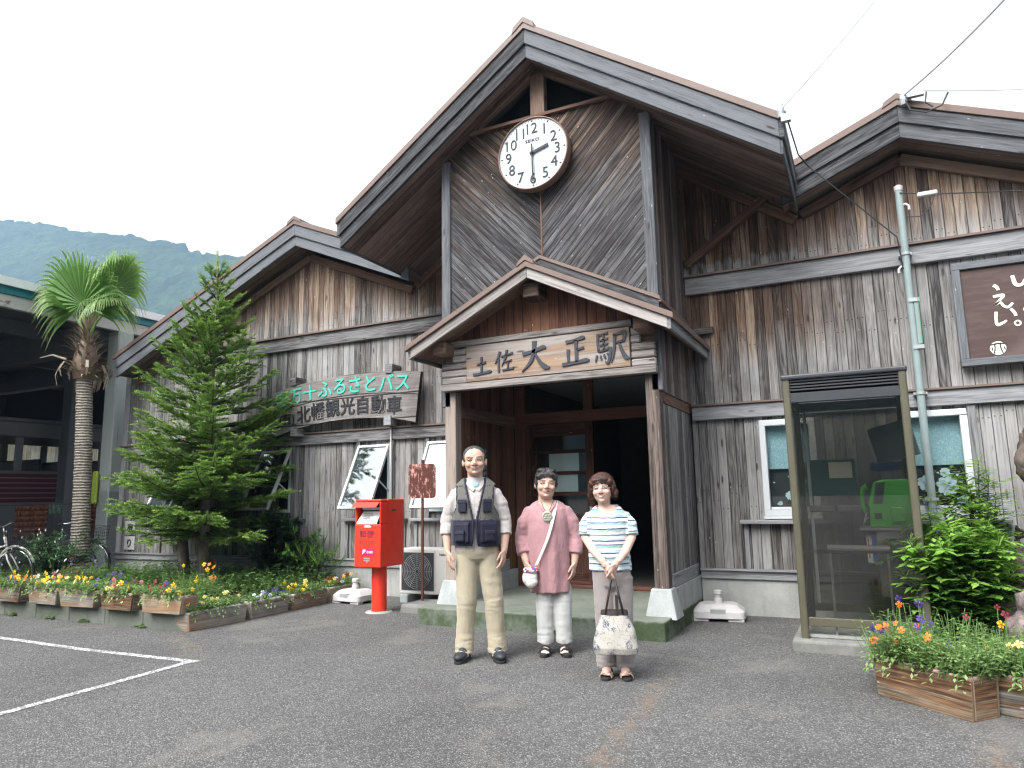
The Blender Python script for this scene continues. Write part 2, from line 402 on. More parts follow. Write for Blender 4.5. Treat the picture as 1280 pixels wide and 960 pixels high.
M_tealroof = plain('teal_fascia', (.02, .20, .24), .5, .3, 2)
M_whiteroof = plain('white_roof_sheet', (.88, .92, .93), .4, .12, 1.5)
M_wire = plain('black_cable', (.03, .03, .032), .6, .1)
M_palewire = plain('pale_cable', (.55, .55, .55), .6, .1)
M_bikewhite = plain('cream_white_enamel', (.66, .65, .58), .35, .1, 8, coat=.2)
M_chrome = plain('bright_steel', (.6, .6, .6), .25, .1, 8, metal=.9)
M_rubber = plain('black_rubber', (.022, .022, .022), .7, .2, 10)
M_bus = plain('pale_grey_bus_paint', (.13, .135, .135), .35, .1, 3, coat=.3)
M_busred = plain('dark_red_bus_paint', (.085, .007, .009), .35, .1, 3, coat=.3)
M_towel = plain('orange_brown_towel', (.17, .065, .036), .95, .25, 8, bumps=.3)
M_greencloth = plain('grey_green_cloth', (.18, .25, .18), .95, .2, 8, bumps=.3)
M_steelbeam = plain('grey_painted_steel', (.14, .15, .155), .6, .35, 2)
M_fence = wood('pale_fence_boards', .15, bf=.55, black=.1, light=(.5, .45, .36), mid=(.38, .33, .25), tan=(.55, .45, .3), brown=(.38, .28, .17))
M_yellow = plain('yellow_vest_cloth', (.35, .47, .05), .8, .1)

def concrete(name, col=(.32, .32, .30), moss=0., rough=.9, scale=1.):
    g = G(name); o = g.pos(); n = g.noise(o, 1.6*scale, 6, .65); n2 = g.noise(o, 60, 3, .6); n3 = g.noise(g.vm('MULTIPLY', o, (6, 6, .8)), 1., 4, .6)
    c = g.mix(g.mr(n, .3, .7), tuple(x*.72 for x in col), tuple(x*1.12 for x in col))
    c = g.mix(g.mr(n3, .5, .75, 0., .5), c, tuple(x*.5 for x in col))
    c = g.mix(g.mr(n2, .5, .75, 0., .35), c, tuple(x*1.3 for x in col))
    if moss:
        nz = g.sep(g.n('NewGeometry').outputs['Normal'])[2]
        mm = g.m('MULTIPLY', g.mr(g.noise(o, 2.3, 5, .7), .3, .62), moss)
        mm = g.m('MULTIPLY', mm, g.mr(nz, .2, .8, 1.15, .30))
        c = g.mix(mm, c, g.mix(g.noise(o, 25, 3, .6), (.028, .046, .018), (.075, .10, .055)))
    return g.done(g.bsdf(c, rough, g.bump(g.m('ADD', n2, n), .35, .006), **{'Specular__IOR__Level': .2}))
M_conc = concrete('pale_concrete', (.33, .335, .315))
M_step = concrete('mossy_concrete', (.19, .205, .175), .95)
M_block = concrete('rough_dark_concrete', (.20, .195, .185), .25, scale=3)
M_footing = concrete('footing_concrete', (.36, .38, .37))
M_colconc = concrete('rust_streaked_column', (.42, .45, .43))
M_ledge = concrete('grey_green_kerb_blocks', (.17, .175, .155), .35)

def glass(name, tint=(.8, .9, .9), refl=.08, rough=.02, dirt=.0):
    g = G(name)
    lw = g.n('LayerWeight', None, Blend=.5).outputs['Facing']; f = g.m('ADD', g.m('MULTIPLY_ADD', g.m('POWER', lw, 5.), .92, .025), refl, clamp=True)
    tr = g.n('BsdfTransparent', None, Color=(*tint, 1)).outputs[0]; gl = g.n('BsdfGlossy', None, Color=(1, 1, 1, 1), Roughness=rough).outputs[0]
    s = g.n('MixShader', None, _0=f, _1=tr, _2=gl).outputs[0]
    if dirt:
        df = g.n('BsdfDiffuse', None, Color=(.5, .52, .5, 1)).outputs[0]
        n = g.noise(g.vm('MULTIPLY', g.pos(), (7, 7, .9)), 1., 4, .6)
        s = g.n('MixShader', None, _0=g.mr(n, .3, .8, dirt*.4, dirt), _1=s, _2=df).outputs[0]
    return g.done(s)
M_glass = glass('window_glass', (.92, .95, .955), .03)
M_glassdark = glass('shaded_gable_glass', (.8, .85, .86), -.035)  # darker tint, sky reflection cut so the gable panes stay dark
M_glassbooth = glass('smoked_booth_glass', (.64, .635, .61), .03, .01, .006)
M_glasssky = glass('bluish_window_glass', (.55, .63, .68), .18, .02, .02)
M_lens = glass('spectacle_lens', (.93, .95, .95), .0)

# asphalt
def asphalt():
    g = G('worn_asphalt'); p = g.pos()
    cell = g.vor(p, 118., 'F1', 1); v = g.sep(cell)[0]; d = g.vor(p, 118., 'F1', 0)
    cell2 = g.sep(g.vor(p, 34., 'F1', 1))[1]; d2 = g.vor(p, 34., 'F1', 0)
    big = g.noise(p, .45, 5, .6); mid = g.noise(p, 3.2, 4, .65); fine = g.noise(p, 240, 2, .5)
    c = g.ramp(v, [(0., (.072, .071, .069)), (.45, (.127, .125, .121)), (.8, (.185, .182, .175)), (1., (.34, .335, .32))])
    c = g.mix(g.m('MULTIPLY', g.mr(cell2, .90, .97), g.mr(d2, .26, .14)), c, (.36, .35, .335))
    c = g.mix(g.mr(d, .35, .65, 0., .65), c, (.055, .054, .053))
    c = g.mix(g.mr(big, .35, .68, 0., .42), c, g.mix(1., c, (.5, .49, .47), 'MULTIPLY'))
    c = g.mix(g.mr(mid, .5, .75, 0., .3), c, (.16, .155, .15))
    # rusty drip trails, broken up (two places)
    xy = g.sep(p)
    def trail(x0, y0, x1, y1, w, st):
        L = math.hypot(x1-x0, y1-y0); dx, dy = (x1-x0)/L, (y1-y0)/L
        a = g.m('ADD', g.m('MULTIPLY', g.m('SUBTRACT', xy[0], x0), -dy), g.m('MULTIPLY', g.m('SUBTRACT', xy[1], y0), dx))
        t = g.m('ADD', g.m('MULTIPLY', g.m('SUBTRACT', xy[0], x0), dx), g.m('MULTIPLY', g.m('SUBTRACT', xy[1], y0), dy))
        a = g.m('ADD', a, g.m('MULTIPLY', g.m('SUBTRACT', mid, .5), .35))
        k = g.m('MULTIPLY', g.mr(g.m('ABSOLUTE', a), w, w*.2), g.m('MULTIPLY', g.mr(t, -.2, .2), g.mr(t, L+.2, L-.2)))
        return g.m('MULTIPLY', g.m('MULTIPLY', k, g.mr(g.noise(p, 9, 3, .7), .38, .66)), st)
    c = g.mix(trail(1.56, -2.95, 1.72, -5.2, .10, .5), c, (.20, .135, .09))
    c = g.mix(trail(3.45, -3.6, 3.2, -5.0, .09, .6), c, (.24, .15, .09))
    c = g.mix(trail(-3.3, -3.05, -2.4, -3.6, .12, .5), c, (.22, .18, .13))
    big2 = g.noise(p, 1.1, 4, .6, .5); c = g.mix(g.mr(big2, .56, .68, 0., .35), c, (.20, .185, .165)); c = g.mix(g.mr(g.noise(p, .8, 5, .75), .60, .68, 0., .3), c, (.06, .058, .056))
    h = g.m('SUBTRACT', g.m('MULTIPLY', v, .5), d)
    return g.done(g.bsdf(c, .88, g.bump(g.m('ADD', h, g.m('MULTIPLY', fine, .2)), .8, .007), **{'Specular__IOR__Level': .3}))
M_asphalt = asphalt()
def linepaint():
    g = G('worn_white_road_paint'); p = g.pos(); v = g.sep(g.vor(p, 85., 'F1', 1))[0]; n = g.noise(p, 11, 4, .7)
    c = g.mix(g.mr(g.m('ADD', g.m('MULTIPLY', v, .5), n), .56, .80, 0., .95), (.60, .61, .62), (.17, .165, .16))
    return g.done(g.bsdf(c, .8, g.bump(v, .6, .006)))
M_line = linepaint()

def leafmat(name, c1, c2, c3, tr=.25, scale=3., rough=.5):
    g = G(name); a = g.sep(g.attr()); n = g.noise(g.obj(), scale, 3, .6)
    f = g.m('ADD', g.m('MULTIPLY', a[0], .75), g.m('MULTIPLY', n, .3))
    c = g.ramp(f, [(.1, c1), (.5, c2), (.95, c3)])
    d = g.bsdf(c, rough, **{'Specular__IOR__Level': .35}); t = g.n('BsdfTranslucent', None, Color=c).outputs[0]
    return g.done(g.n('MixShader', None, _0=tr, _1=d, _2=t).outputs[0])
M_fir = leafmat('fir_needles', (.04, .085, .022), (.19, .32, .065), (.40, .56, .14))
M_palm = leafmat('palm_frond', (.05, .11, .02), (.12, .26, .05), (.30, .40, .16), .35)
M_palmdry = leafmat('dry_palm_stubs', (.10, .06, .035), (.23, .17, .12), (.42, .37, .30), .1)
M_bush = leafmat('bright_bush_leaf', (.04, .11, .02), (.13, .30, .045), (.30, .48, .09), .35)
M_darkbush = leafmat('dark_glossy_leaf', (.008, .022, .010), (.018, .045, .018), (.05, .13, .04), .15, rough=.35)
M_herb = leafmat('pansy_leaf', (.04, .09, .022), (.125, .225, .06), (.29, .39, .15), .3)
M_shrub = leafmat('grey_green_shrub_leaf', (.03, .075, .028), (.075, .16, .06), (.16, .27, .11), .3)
M_hill = None
def flowermat(name, c, c2):
    g = G(name); a = g.sep(g.attr()); col = g.mix(a[0], c, c2); col = g.mix(g.m('MULTIPLY', g.rnd(), .35), col, tuple(min(1, x*1.5+.02) for x in c))
    d = g.bsdf(col, .6); t = g.n('BsdfTranslucent', None, Color=col).outputs[0]
    return g.done(g.n('MixShader', None, _0=.25, _1=d, _2=t).outputs[0])
FL = {'yellow': flowermat('yellow_petal', (.82, .52, .015), (.55, .22, .01)), 'violet': flowermat('violet_petal', (.07, .035, .22), (.02, .01, .08)),
      'pink': flowermat('pink_petal', (.50, .13, .20), (.30, .03, .07)), 'crimson': flowermat('crimson_petal', (.22, .012, .03), (.06, .004, .01)),
      'white': flowermat('pale_blue_petal', (.62, .66, .78), (.3, .3, .55)), 'orange': flowermat('orange_petal', (.85, .20, .015), (.6, .1, .01)),
      'cream': flowermat('pale_yellow_petal', (.80, .70, .25), (.7, .5, .05))}
def bark(name, c1, c2, sc=(9, 9, 2.2), ringz=0.):
    g = G(name); o = g.obj(); n = g.noise(g.vm('MULTIPLY', o, sc), 1., 5, .7); h = n
    if ringz:
        z = g.sep(o)[2]; w = g.m('SINE', g.m('ADD', g.m('MULTIPLY', z, ringz), g.m('MULTIPLY', g.noise(o, 7, 3, .6), 7.))); w = g.m('MULTIPLY_ADD', w, .5, .5)
        h = g.m('ADD', g.m('MULTIPLY', w, .6), g.m('MULTIPLY', n, .5)); n = g.m('ADD', g.m('MULTIPLY', w, .35), g.m('MULTIPLY', n, .65))
    v = g.noise(o, 26, 3, .7)
    c = g.mix(g.mr(n, .3, .72), c1, c2); c = g.mix(g.mr(v, .58, .75, 0., .5), c, tuple(min(1, x*1.5) for x in c2))
    return g.done(g.bsdf(c, .9, g.bump(h, .9, .02), **{'Specular__IOR__Level': .15}))
M_bark = bark('fir_bark', (.09, .07, .055), (.27, .235, .20))
M_barkdark = bark('dark_bark', (.04, .035, .03), (.12, .105, .09))
M_palmtrunk = bark('palm_trunk_fibre', (.10, .085, .07), (.36, .32, .27), (14, 14, 5), 135.)
M_stone = bark('gnarled_root_wood', (.035, .026, .022), (.19, .155, .135), (5, 5, 3))
M_soil = bark('dark_soil', (.03, .022, .016), (.09, .07, .05), (20, 20, 20))
# ------------------------------------------------------------------ ground, hills, haze
def ground():
    b = MB(); S = 1500
    b.face([(-S, -S, 0), (S, -S, 0), (S, S, 0), (-S, S, 0)], [(0, 0)]*4)
    tag(b.build('ground', M_asphalt), kind='structure')
    def strip(pts, w):
        b = MB(); n = len(pts)
        for i in range(n-1):
            p, q = Vector((*pts[i], .004)), Vector((*pts[i+1], .004)); d = (q-p).normalized(); s = Vector((-d.y, d.x, 0))*w/2
            b.face([p-s, q-s, q+s, p+s])
        return b
    tag(strip([(-2.10, -3.83), (-3.5, -3.865), (-5.2, -3.80), (-14, -3.9)], .075).build('parking_line', M_line), kind='structure')
    tag(strip([(-2.16, -3.87), (-2.10, -4.7), (-2.05, -5.6), (-1.8, -9.5)], .075).build('parking_line', M_line), kind='structure')
ground()

def hill():
    g = G('forested_hill'); p = g.pos(); n = g.noise(p, .02, 5, .65); n2 = g.vor(p, .16); n3 = g.noise(p, .3, 4, .65)
    c = g.ramp(g.m('ADD', g.m('MULTIPLY', n, .6), g.m('MULTIPLY', n3, .45)), [(.3, (.006, .018, .012)), (.5, (.016, .040, .020)), (.72, (.045, .085, .036))])
    c = g.mix(g.mr(n2, .3, .8, 0., .6), c, (.01, .02, .012))
    mh = g.done(g.bsdf(c, .95, g.bump(g.m('SUBTRACT', n3, n2), .6, 1.5)))
    def ridge(x):                       # silhouette read off the photograph: falls from left to right behind the station
        u = x/2
        base = 133-.285*(u+345) if u > -420 else 154+.10*(-420-u)
        return 2*max(12, base+3*mnoise.noise((u*.02, 3, 0))+2*mnoise.noise((u*.07, 7, 0)))
    def make(label, f, x0, x1, yb, yr, n, step=3.0):
        b = MB(); nx = int((x1-x0)/step); ny = n; k0 = len(b.v)
        for i in range(nx+1):
            x = x0+(x1-x0)*i/nx; h = f(x)
            for j in range(ny+1):
                t = j/ny; y = yb+(yr-yb)*t
                z = h*(math.sin(t*math.pi/2)**1.15)
                if 0 < j: z += (6.0*abs(mnoise.noise((x*.11, y*.11, 5)))+3.*mnoise.noise((x*.23, y*.23, 9))+3.*mnoise.noise((x*.09, y*.09, 2)))*min(1, t*4)
                b.v.append((x, y, z))
        for i in range(nx):
            for j in range(ny):
                a = k0+i*(ny+1)+j; b.f.append((a, a+ny+1, a+ny+2, a+1)); b.m.append(0); b.uv.append([(0, 0)]*4)
        return tag(b.build('hill', mh, smooth=True), kind='structure')
    make('', ridge, -1240, 560, 190, 388, 60, 5.)
    make('', lambda x: 120+28*mnoise.noise((x*.01, 1, 0)), 620, -620, -180, -330, 20, -12.)      # the valley side behind the photographer
hill()
def haze():
    g = G('valley_haze'); v = g.n('VolumePrincipled', None, **{'Color': (.44, .67, 1., 1), 'Density': .00042, 'Anisotropy': .2})
    g.nt.links.new(v.outputs[0], g.out.inputs['Volume'])
    tag(MB().box(-1280, 660, -360, 420, -1, 400).build('haze', g.mat), kind='stuff')
haze()

# ------------------------------------------------------------------ the station building
ST = thing('station_building', 'old wooden railway station with weathered boards, a gabled clock tower and low side wings', 'station', (0, 0, 0))
RM = lambda x: 6.43-.69*abs(x)            # top line of the main roof's bargeboards
XL, XR, WR = -4.45, 3.565, 8.4            # wing ridges
RL = lambda x: 5.46-.42*abs(x-XL)
RRf = lambda x: 5.19-.42*abs(x-XR)
E0 = 2.52                                 # main eave half width
def wall_y(mb, x0, x1, ztop, brk, holes, y=0., th=.12, z0=.45, slant=0.):
    """wall facing -Y with real rectangular openings (xa, xb, za, zb) and reveals"""
    xs = sorted(set([x0, x1]+[b for b in brk if x0 < b < x1]+[h[0] for h in holes]+[h[1] for h in holes]))
    for a, b in zip(xs, xs[1:]):
        hs = sorted([h for h in holes if h[0] <= a+1e-6 and h[1] >= b-1e-6], key=lambda h: h[2])
        lo = z0
        segs = []
        for h in hs: segs.append((lo, lo, h[2], h[2])); lo = h[3]
        segs.append((lo, lo, ztop(a), ztop(b)))
        for (l0, l1, t0, t1) in segs:
            mb.face([(a, y, l0), (b, y, l1), (b, y, t1), (a, y, t0)], [(l0, a), (l1, b), (t1, b), (t0, a)])
            mb.face([(b, y+th, l1), (a, y+th, l0), (a, y+th, t0), (b, y+th, t1)], [(l1, b), (l0, a), (t0, a), (t1, b)])
    for (xa, xb, za, zb) in holes:
        for P in ([(xa, y, za), (xa, y, zb), (xa, y+th, zb), (xa, y+th, za)], [(xb, y, zb), (xb, y, za), (xb, y+th, za), (xb, y+th, zb)],
                  [(xa, y, zb), (xb, y, zb), (xb, y+th, zb), (xa, y+th, zb)], [(xb, y, za), (xa, y, za), (xa, y+th, za), (xb, y+th, za)]):
            mb.face(P, [(p[1], p[0]+p[2]) for p in P])
WIN_R = [(1.985, 2.50, 1.055, 2.055), (3.36, 3.87, 1.055, 2.055)]
WIN_L = [(-7.30, -6.76, 1.12, 2.05), (-5.26, -4.72, 1.12, 2.05), (-3.44, -2.93, 1.12, 2.05), (-2.28, -1.77, 1.12, 2.05)]
b = MB(); wall_y(b, 1.24, 8.2, lambda x: min(RRf(x)-.42, 9) if x > E0 else RM(x)-.42, [E0, XR], WIN_R)
b.build('wall', M_wall, ST)
b = MB(); wall_y(b, -8.6, -1.24, lambda x: RL(x)-.42 if x < -E0 else RM(x)-.42, [-E0, XL], WIN_L)
b.build('wall', M_wall, ST)
# far and side walls
b = MB(); b.box(-8.6, -8.48, .13, 6, .1, 3.55, g=2); b.build('wall', M_side, ST)
b = MB(); b.box(8.08, 8.2, .13, 6, .1, 3.1, g=2); b.build('wall', M_side, ST)
b = MB(); b.box(-8.6, 8.2, 6, 6.12, .1, 3.1, g=2); b.build('wall', M_side, ST)

# roofs: slabs with a real thickness running back over the building
def gable_roof(f, xc, xl, xr, yf, yb, th=.34, drop=.0):
    top = [(xl, f(xl)+.015), (xc, f(xc)+.015), (xr, f(xr)+.015)]; bot = [(xr, f(xr)-th), (xc, f(xc)-th), (xl, f(xl)-th)]
    s = MB().prism([(x, z-.002) for x, z in bot[::-1]][:0] or [(xl, f(xl)-th), (xc, f(xc)-th), (xr, f(xr)-th), (xr, f(xr)-.05), (xc, f(xc)-.05), (xl, f(xl)-.05)], yf, yb, 0.)
    o = s.build('soffit', M_soffit, ST)
    ov = .05; sl = (f(xc)-f(xl))/(xc-xl); sr = (f(xc)-f(xr))/(xr-xc)
    t = MB().prism([(xl-ov, f(xl)-ov*sl-.047), (xc, f(xc)-.047), (xr+ov, f(xr)-ov*sr-.047), (xr+ov, f(xr)-ov*sr+.03), (xc, f(xc)+.03), (xl-ov, f(xl)-ov*sl+.03)], yf-.075, yb+.05, 0.)
    t.prism([(xc-.14, f(xc)+.005-.14*sl), (xc, f(xc)+.02), (xc+.14, f(xc)+.005-.14*sr), (xc+.12, f(xc)+.04-.07*sr), (xc, f(xc)+.085), (xc-.12, f(xc)+.04-.07*sl)], yf-.085, yb+.06, 0.)
    t.build('roof', M_roofmetal, ST, bevel=.004)
    for sgn, xe, sl_ in ((-1, xl, sl), (1, xr, sr)):     # two-step bargeboards
        def P(z0, z1): 
            q = [(xe, f(xe)+z0), (xc, f(xc)+z0), (xc, f(xc)+z1), (xe, f(xe)+z1)]
            return q if sgn < 0 else q[::-1]
        a = math.degrees(math.atan(sl_))*(-sgn)
        bb = MB().prism(P(-.215, -.049), yf-.055, yf-.002, a); bb.prism(P(-.372, -.205), yf-.028, yf+.012, a)
        bb.build('bargeboard', M_trim, ST, bevel=.004)
def eave_fascia(x, f, yf, yb, sgn):
    z = f(x); b = MB()
    b.box(x, x+sgn*.045, yf-.05, yb, z-.22, z-.055, g=1); b.box(x, x+sgn*.022, yf-.02, yb, z-.37, z-.225, g=1)
    b.build('fascia', M_trim, ST, bevel=.004)
gable_roof(RM, 0, -E0, E0, -1.62, 5.6)
eave_fascia(E0, RM, -1.62, .4, 1); eave_fascia(-E0, RM, -1.62, .4, -1)
gable_roof(RL, XL, -8.40, -2.40, -.35, 6.4)
gable_roof(RRf, XR, 2.40, 8.4, -.35, 6.4)
for f, xc, x0, x1 in ((RL, XL, -8.3, -2.56), (RRf, XR, 2.56, 8.2)):          # brown trim where wall meets soffit
    for xa, xb in ((x0, xc), (xc, x1)):
        p, q = Vector((xa, -.03, f(xa)-.46)), Vector((xb, -.03, f(xb)-.46)); MB().beam(p, q, .06, .11).build('wall_trim', M_brtrim, ST, bevel=.004)
for s in (1, -1): MB().beam((s*1.24, -.03, RM(1.24)-.45), (s*2.50, -.03, RM(2.50)-.45), .06, .11).build('wall_trim', M_brtrim, ST, bevel=.004)
MB().beam((1.27, -.035, 3.93), (2.26, -.035, 4.62), .07, .10).build('brace', M_brtrim, ST, bevel=.004)
# horizontal rails
for (x0, x1) in ((1.25, 8.2), (-8.6, -1.25)):
    MB().box(x0, x1, -.055, .0, 3.575, 3.775).build('wall_rail', M_band, ST, bevel=.006)
    MB().box(x0, x1, -.09, -.003, 3.777, 3.80).build('rail_flashing', M_roofmetal, ST)
    MB().box(x0, x1, -.06, .0, 2.105, 2.262).build('wall_rail', M_band, ST, bevel=.006)
    MB().box(x0, x1, -.085, -.003, 2.264, 2.284).build('rail_flashing', M_roofmetal, ST)
    MB().box(x0, x1, -.05, .0, .375, .462).build('base_rail', M_band, ST, bevel=.006)
    MB().box(x0, x1, -.075, -.003, .464, .484).build('rail_flashing', M_band, ST)
    MB().box(x0, x1, -.02, .12, -.05, .372).build('foundation', M_conc, ST)
MB().box(-8.62, -8.50, -.02, .12, .375, 3.55).build('corner_post', M_band, ST, bevel=.005)

# fixed windows of the right wing: white frame, pane, blind behind, clover stickers on the glass
def heart(mb, cx, y, cz, r, ang):
    pts = []
    for i in range(14):
        t = i/14*2*math.pi; x = .42*math.sin(t)**3*1.15; z = (.36*math.cos(t)-.14*math.cos(2*t)-.05*math.cos(3*t))+.42
        ca, sa = math.cos(ang), math.sin(ang); pts.append((cx+r*(x*ca-z*sa), y, cz+r*(x*sa+z*ca)))
    mb.face(pts[::-1])
def clover(mb, cx, cz, r, rot, y=-.0165):
    for k in range(4): heart(mb, cx, y, cz, r, rot+k*math.pi/2)
g = G('teal_patterned_blind'); o = g.obj(); w = g.noise(o, 38, 2, .5, 3.); M_blind = g.done(g.bsdf(g.mix(g.mr(w, .45, .58), (.20, .33, .345), (.33, .47, .49)), .8))
M_sticker = plain('pale_sticker_film', (.26, .36, .38), .6, .1)
def fixed_window(x0, x1, z0, z1, stick, blindz):
    fr = MB(); t = .05
    for (a, b_, c, d) in ((x0-.02, x1+.02, z1-t, z1+.012), (x0-.02, x1+.02, z0-.012, z0+t), (x0-.02, x0+t-.01, z0+t, z1-t), (x1-t+.01, x1+.02, z0+t, z1-t)):
        fr.box(a, b_, -.06, .03, c, d)
    fr.box(x0+.04, x1-.04, -.03, .02, z0+t+.001, z0+t+.03); fr.box(x0-.03, x1+.03, -.075, -.005, z0-.045, z0-.014)
    w = fr.build('window', M_white, ST, bevel=.004)
    MB().box(x0+.03, x1-.03, -.012, -.006, z0+.04, z1-.04).build('pane', M_glass, w)
    bl = MB(); bl.box(x0+.02, x1-.02, .055, .062, blindz, z1); bl.build('blind', M_blind, w)
    MB().box(x0+.045, x1-.045, .09, .4, z0, blindz+.1).build('room_shade_box', M_dark, w)  # black box standing in for the unlit room behind the glass
    sk = MB()
    for (cx, cz, r, ro) in stick: clover(sk, x0+cx, z0+cz, r, ro)
    for (cx, cz, r) in ((.12, .1, .02), (.33, .08, .025), (.09, .33, .015), (.4, .36, .018), (.24, .39, .014), (.42, .12, .015)):
        heart(sk, x0+cx, -.0165, z0+cz, r*1.6, 0)
    sk.build('clover_stickers', M_sticker, w)
    MB().box(x0-.28, x1+.28, -.11, -.002, z0-.095, z0-.052).build('sill_board', M_band, ST, bevel=.005)
    return w
fixed_window(*WIN_R[0], [(.36, .22, .075, .3), (.24, .20, .06, .6), (.38, .36, .05, .2), (.14, .12, .03, .4)], 1.06+.48)
fixed_window(*WIN_R[1], [(.13, .30, .10, .5), (.31, .27, .125, .2), (.43, .11, .085, .4), (.30, .40, .06, .1), (.14, .12, .07, .8)], 1.06+.47)
# the boarded panels below the windows, their uprights
for (x0, x1, za, zb) in WIN_R+WIN_L:
    MB().box(x0-.25, x0-.205, -.03, .0, .485, za-.097).build('wall_trim', M_band, ST); MB().box(x1+.205, x1+.25, -.03, .0, .485, za-.097).build('wall_trim', M_band, ST)
    if x0 > 0: MB().box(x1+.03, x1+.10, -.035, .0, za-.05, 2.104).build('wall_trim', M_band, ST)
# top-hung windows of the left wing, pushed open
def awning(x0, x1, z0, z1, op=.43):
    fr = MB(); t = .035
    for (a, b_, c, d) in ((x0, x1, z1-t, z1), (x0, x1, z0, z0+t), (x0, x0+t, z0+t, z1-t), (x1-t, x1, z0+t, z1-t)): fr.box(a, b_, -.05, .04, c, d)
    w = fr.build('window', M_alu, ST, bevel=.003)
    L = z1-z0+.04; an = math.asin(op/L); T = Matrix.Translation((0, -.06, z1-.01)) @ Matrix.Rotation(-an, 4, 'X')
    s = MB()
    for (a, b_, c, d) in ((x0-.01, x1+.01, -t, 0), (x0-.01, x1+.01, -L, -L+t), (x0-.01, x0+t-.01, -L+t, -t), (x1-t+.01, x1+.01, -L+t, -t)): s.box(a, b_, -.02, .02, c, d, M=T)
    so = s.build('sash', M_white, w, bevel=.003)
    MB().box(x0+.015, x1-.015, -.004, .004, -L+.02, -.02, M=T).build('pane', M_glasssky, w)
    br = MB()
    for x in (x0+.01, x1-.01):
        e = T @ Vector((x, .01, -L*.55)); br.beam(e, (x, .0, z0+.25), .012, .018)
    br.build('stay', M_alu, w)
    MB().box(x0-.05, x1+.05, .35, .37, z0-.1, z1+.1).build('room_shade_sheet', M_dark, w)  # black sheet added for the darkness of the room, no real cloth
    b = MB(); b.box(x0-.28, x1+.28, -.10, -.002, z0-.125, z0-.085); b.build('sill_board', M_band, ST, bevel=.005)
    for xa in (x0-.065, x1+.005): MB().box(xa, xa+.06, -.04, 0, z0-.08, 2.104).build('wall_trim', M_band, ST)
for w_ in WIN_L: awning(*w_)

# ---- clock tower above the porch
b = MB(); zt = 3.0
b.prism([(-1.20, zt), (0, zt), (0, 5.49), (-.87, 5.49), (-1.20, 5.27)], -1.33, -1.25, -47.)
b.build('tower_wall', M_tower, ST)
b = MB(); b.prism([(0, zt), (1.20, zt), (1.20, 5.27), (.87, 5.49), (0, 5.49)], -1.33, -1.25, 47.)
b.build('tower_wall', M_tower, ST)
for s in (1, -1):
    xa, xb = sorted((s*1.24, s*1.16))
    MB().box(xa, xb, -1.25, 0., 2.3, 5.22, g=2).build('tower_side', M_side, ST)
    xa, xb = sorted((s*1.262, s*1.15))
    MB().box(xa, xb, -1.36, -1.255, 2.3, 5.235, g=2).build('corner_post', M_trim, ST, bevel=.006)
b = MB(); b.box(-.005, .012, -1.338, -1.325, zt, 5.48); b.box(-.88, .88, -1.375, -1.25, 5.492, 5.53, g=0)
for s in (1, -1): b.beam((s*.86, -1.35, 5.535), (s*1.27, -1.35, 5.255), .09, .04)
b.build('tower_trim', M_brtrim, ST, bevel=.003)
b = MB(); b.box(-.085, .085, -1.36, -1.26, 5.532, 6.05, g=2)
for s in (1, -1): b.beam((s*.02, -1.32, 6.07), (s*.84, -1.32, 5.56), .08, .07)
gw = b.build('gable_window', M_brtrim, ST, bevel=.004)
for s in (1, -1):
    p = [(s*.09, 5.53), (s*.8, 5.53), (s*.09, 6.02)]; MB().prism(p if s > 0 else p[::-1], -1.29, -1.282, 0).build('pane', M_glassdark, gw)
MB().prism([(-1.15, 5.31), (1.15, 5.31), (1.15, 5.32), (0, 6.1), (-1.15, 5.32)], -1.17, -1.12, 0).build('gable_shade_backing', M_dark, ST)  # black sheet close behind the panes, blocks the sky and stands in for shade
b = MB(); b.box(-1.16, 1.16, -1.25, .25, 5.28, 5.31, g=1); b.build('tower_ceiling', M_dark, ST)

# ---- porch roof
RP = lambda x: 3.67-.495*abs(x)
pk = 1.43
b = MB(); b.prism([(-pk, RP(pk)-.11), (0, RP(0)-.11), (pk, RP(pk)-.11), (pk, RP(pk)-.04), (0, RP(0)-.04), (-pk, RP(pk)-.04)], -1.70, -1.37, 0.)
for s in (1, -1):
    q = [(1.265, RP(1.265)-.11), (pk, RP(pk)-.11), (pk, RP(pk)-.04), (1.265, RP(1.265)-.04)]
    b.prism([(s*x, z) for x, z in (q if s > 0 else q[::-1])], -1.372, -.06, 0.)
b.build('porch_soffit', M_brtrim, ST)
t = MB(); ov = .06
t.prism([(-pk-ov, RP(pk+ov)-.035), (0, RP(0)-.035), (pk+ov, RP(pk+ov)-.035), (pk+ov, RP(pk+ov)+.025), (0, RP(0)+.025), (-pk-ov, RP(pk+ov)+.025)], -1.775, -1.368, 0.)
for s in (1, -1):
    q = [(1.268, RP(1.268)-.035), (pk+ov, RP(pk+ov)-.035), (pk+ov, RP(pk+ov)+.025), (1.268, RP(1.268)+.025)]
    t.prism([(s*x, z) for x, z in (q if s > 0 else q[::-1])], -1.37, -.01, 0.)
    q = [(0, RP(0)+.16), (0, RP(0)+.20), (1.29, RP(1.29)+.20), (1.29, RP(1.29)+.16)]
    t.prism([(s*x, z) for x, z in (q[::-1] if s > 0 else q)], -1.41, -1.363, 0.)
    t.beam((s*1.285, -1.40, RP(1.285)+.16), (s*1.285, -.01, RP(1.285)+.16), .03, .04)
t.prism([(-.1, RP(.1)+.02), (0, RP(0)+.03), (.1, RP(.1)+.02), (.09, RP(.09)+.06), (0, RP(0)+.095), (-.09, RP(.09)+.06)], -1.785, -1.40, 0.)
t.build('porch_roof', M_roofmetal, ST, bevel=.004)
f = MB()
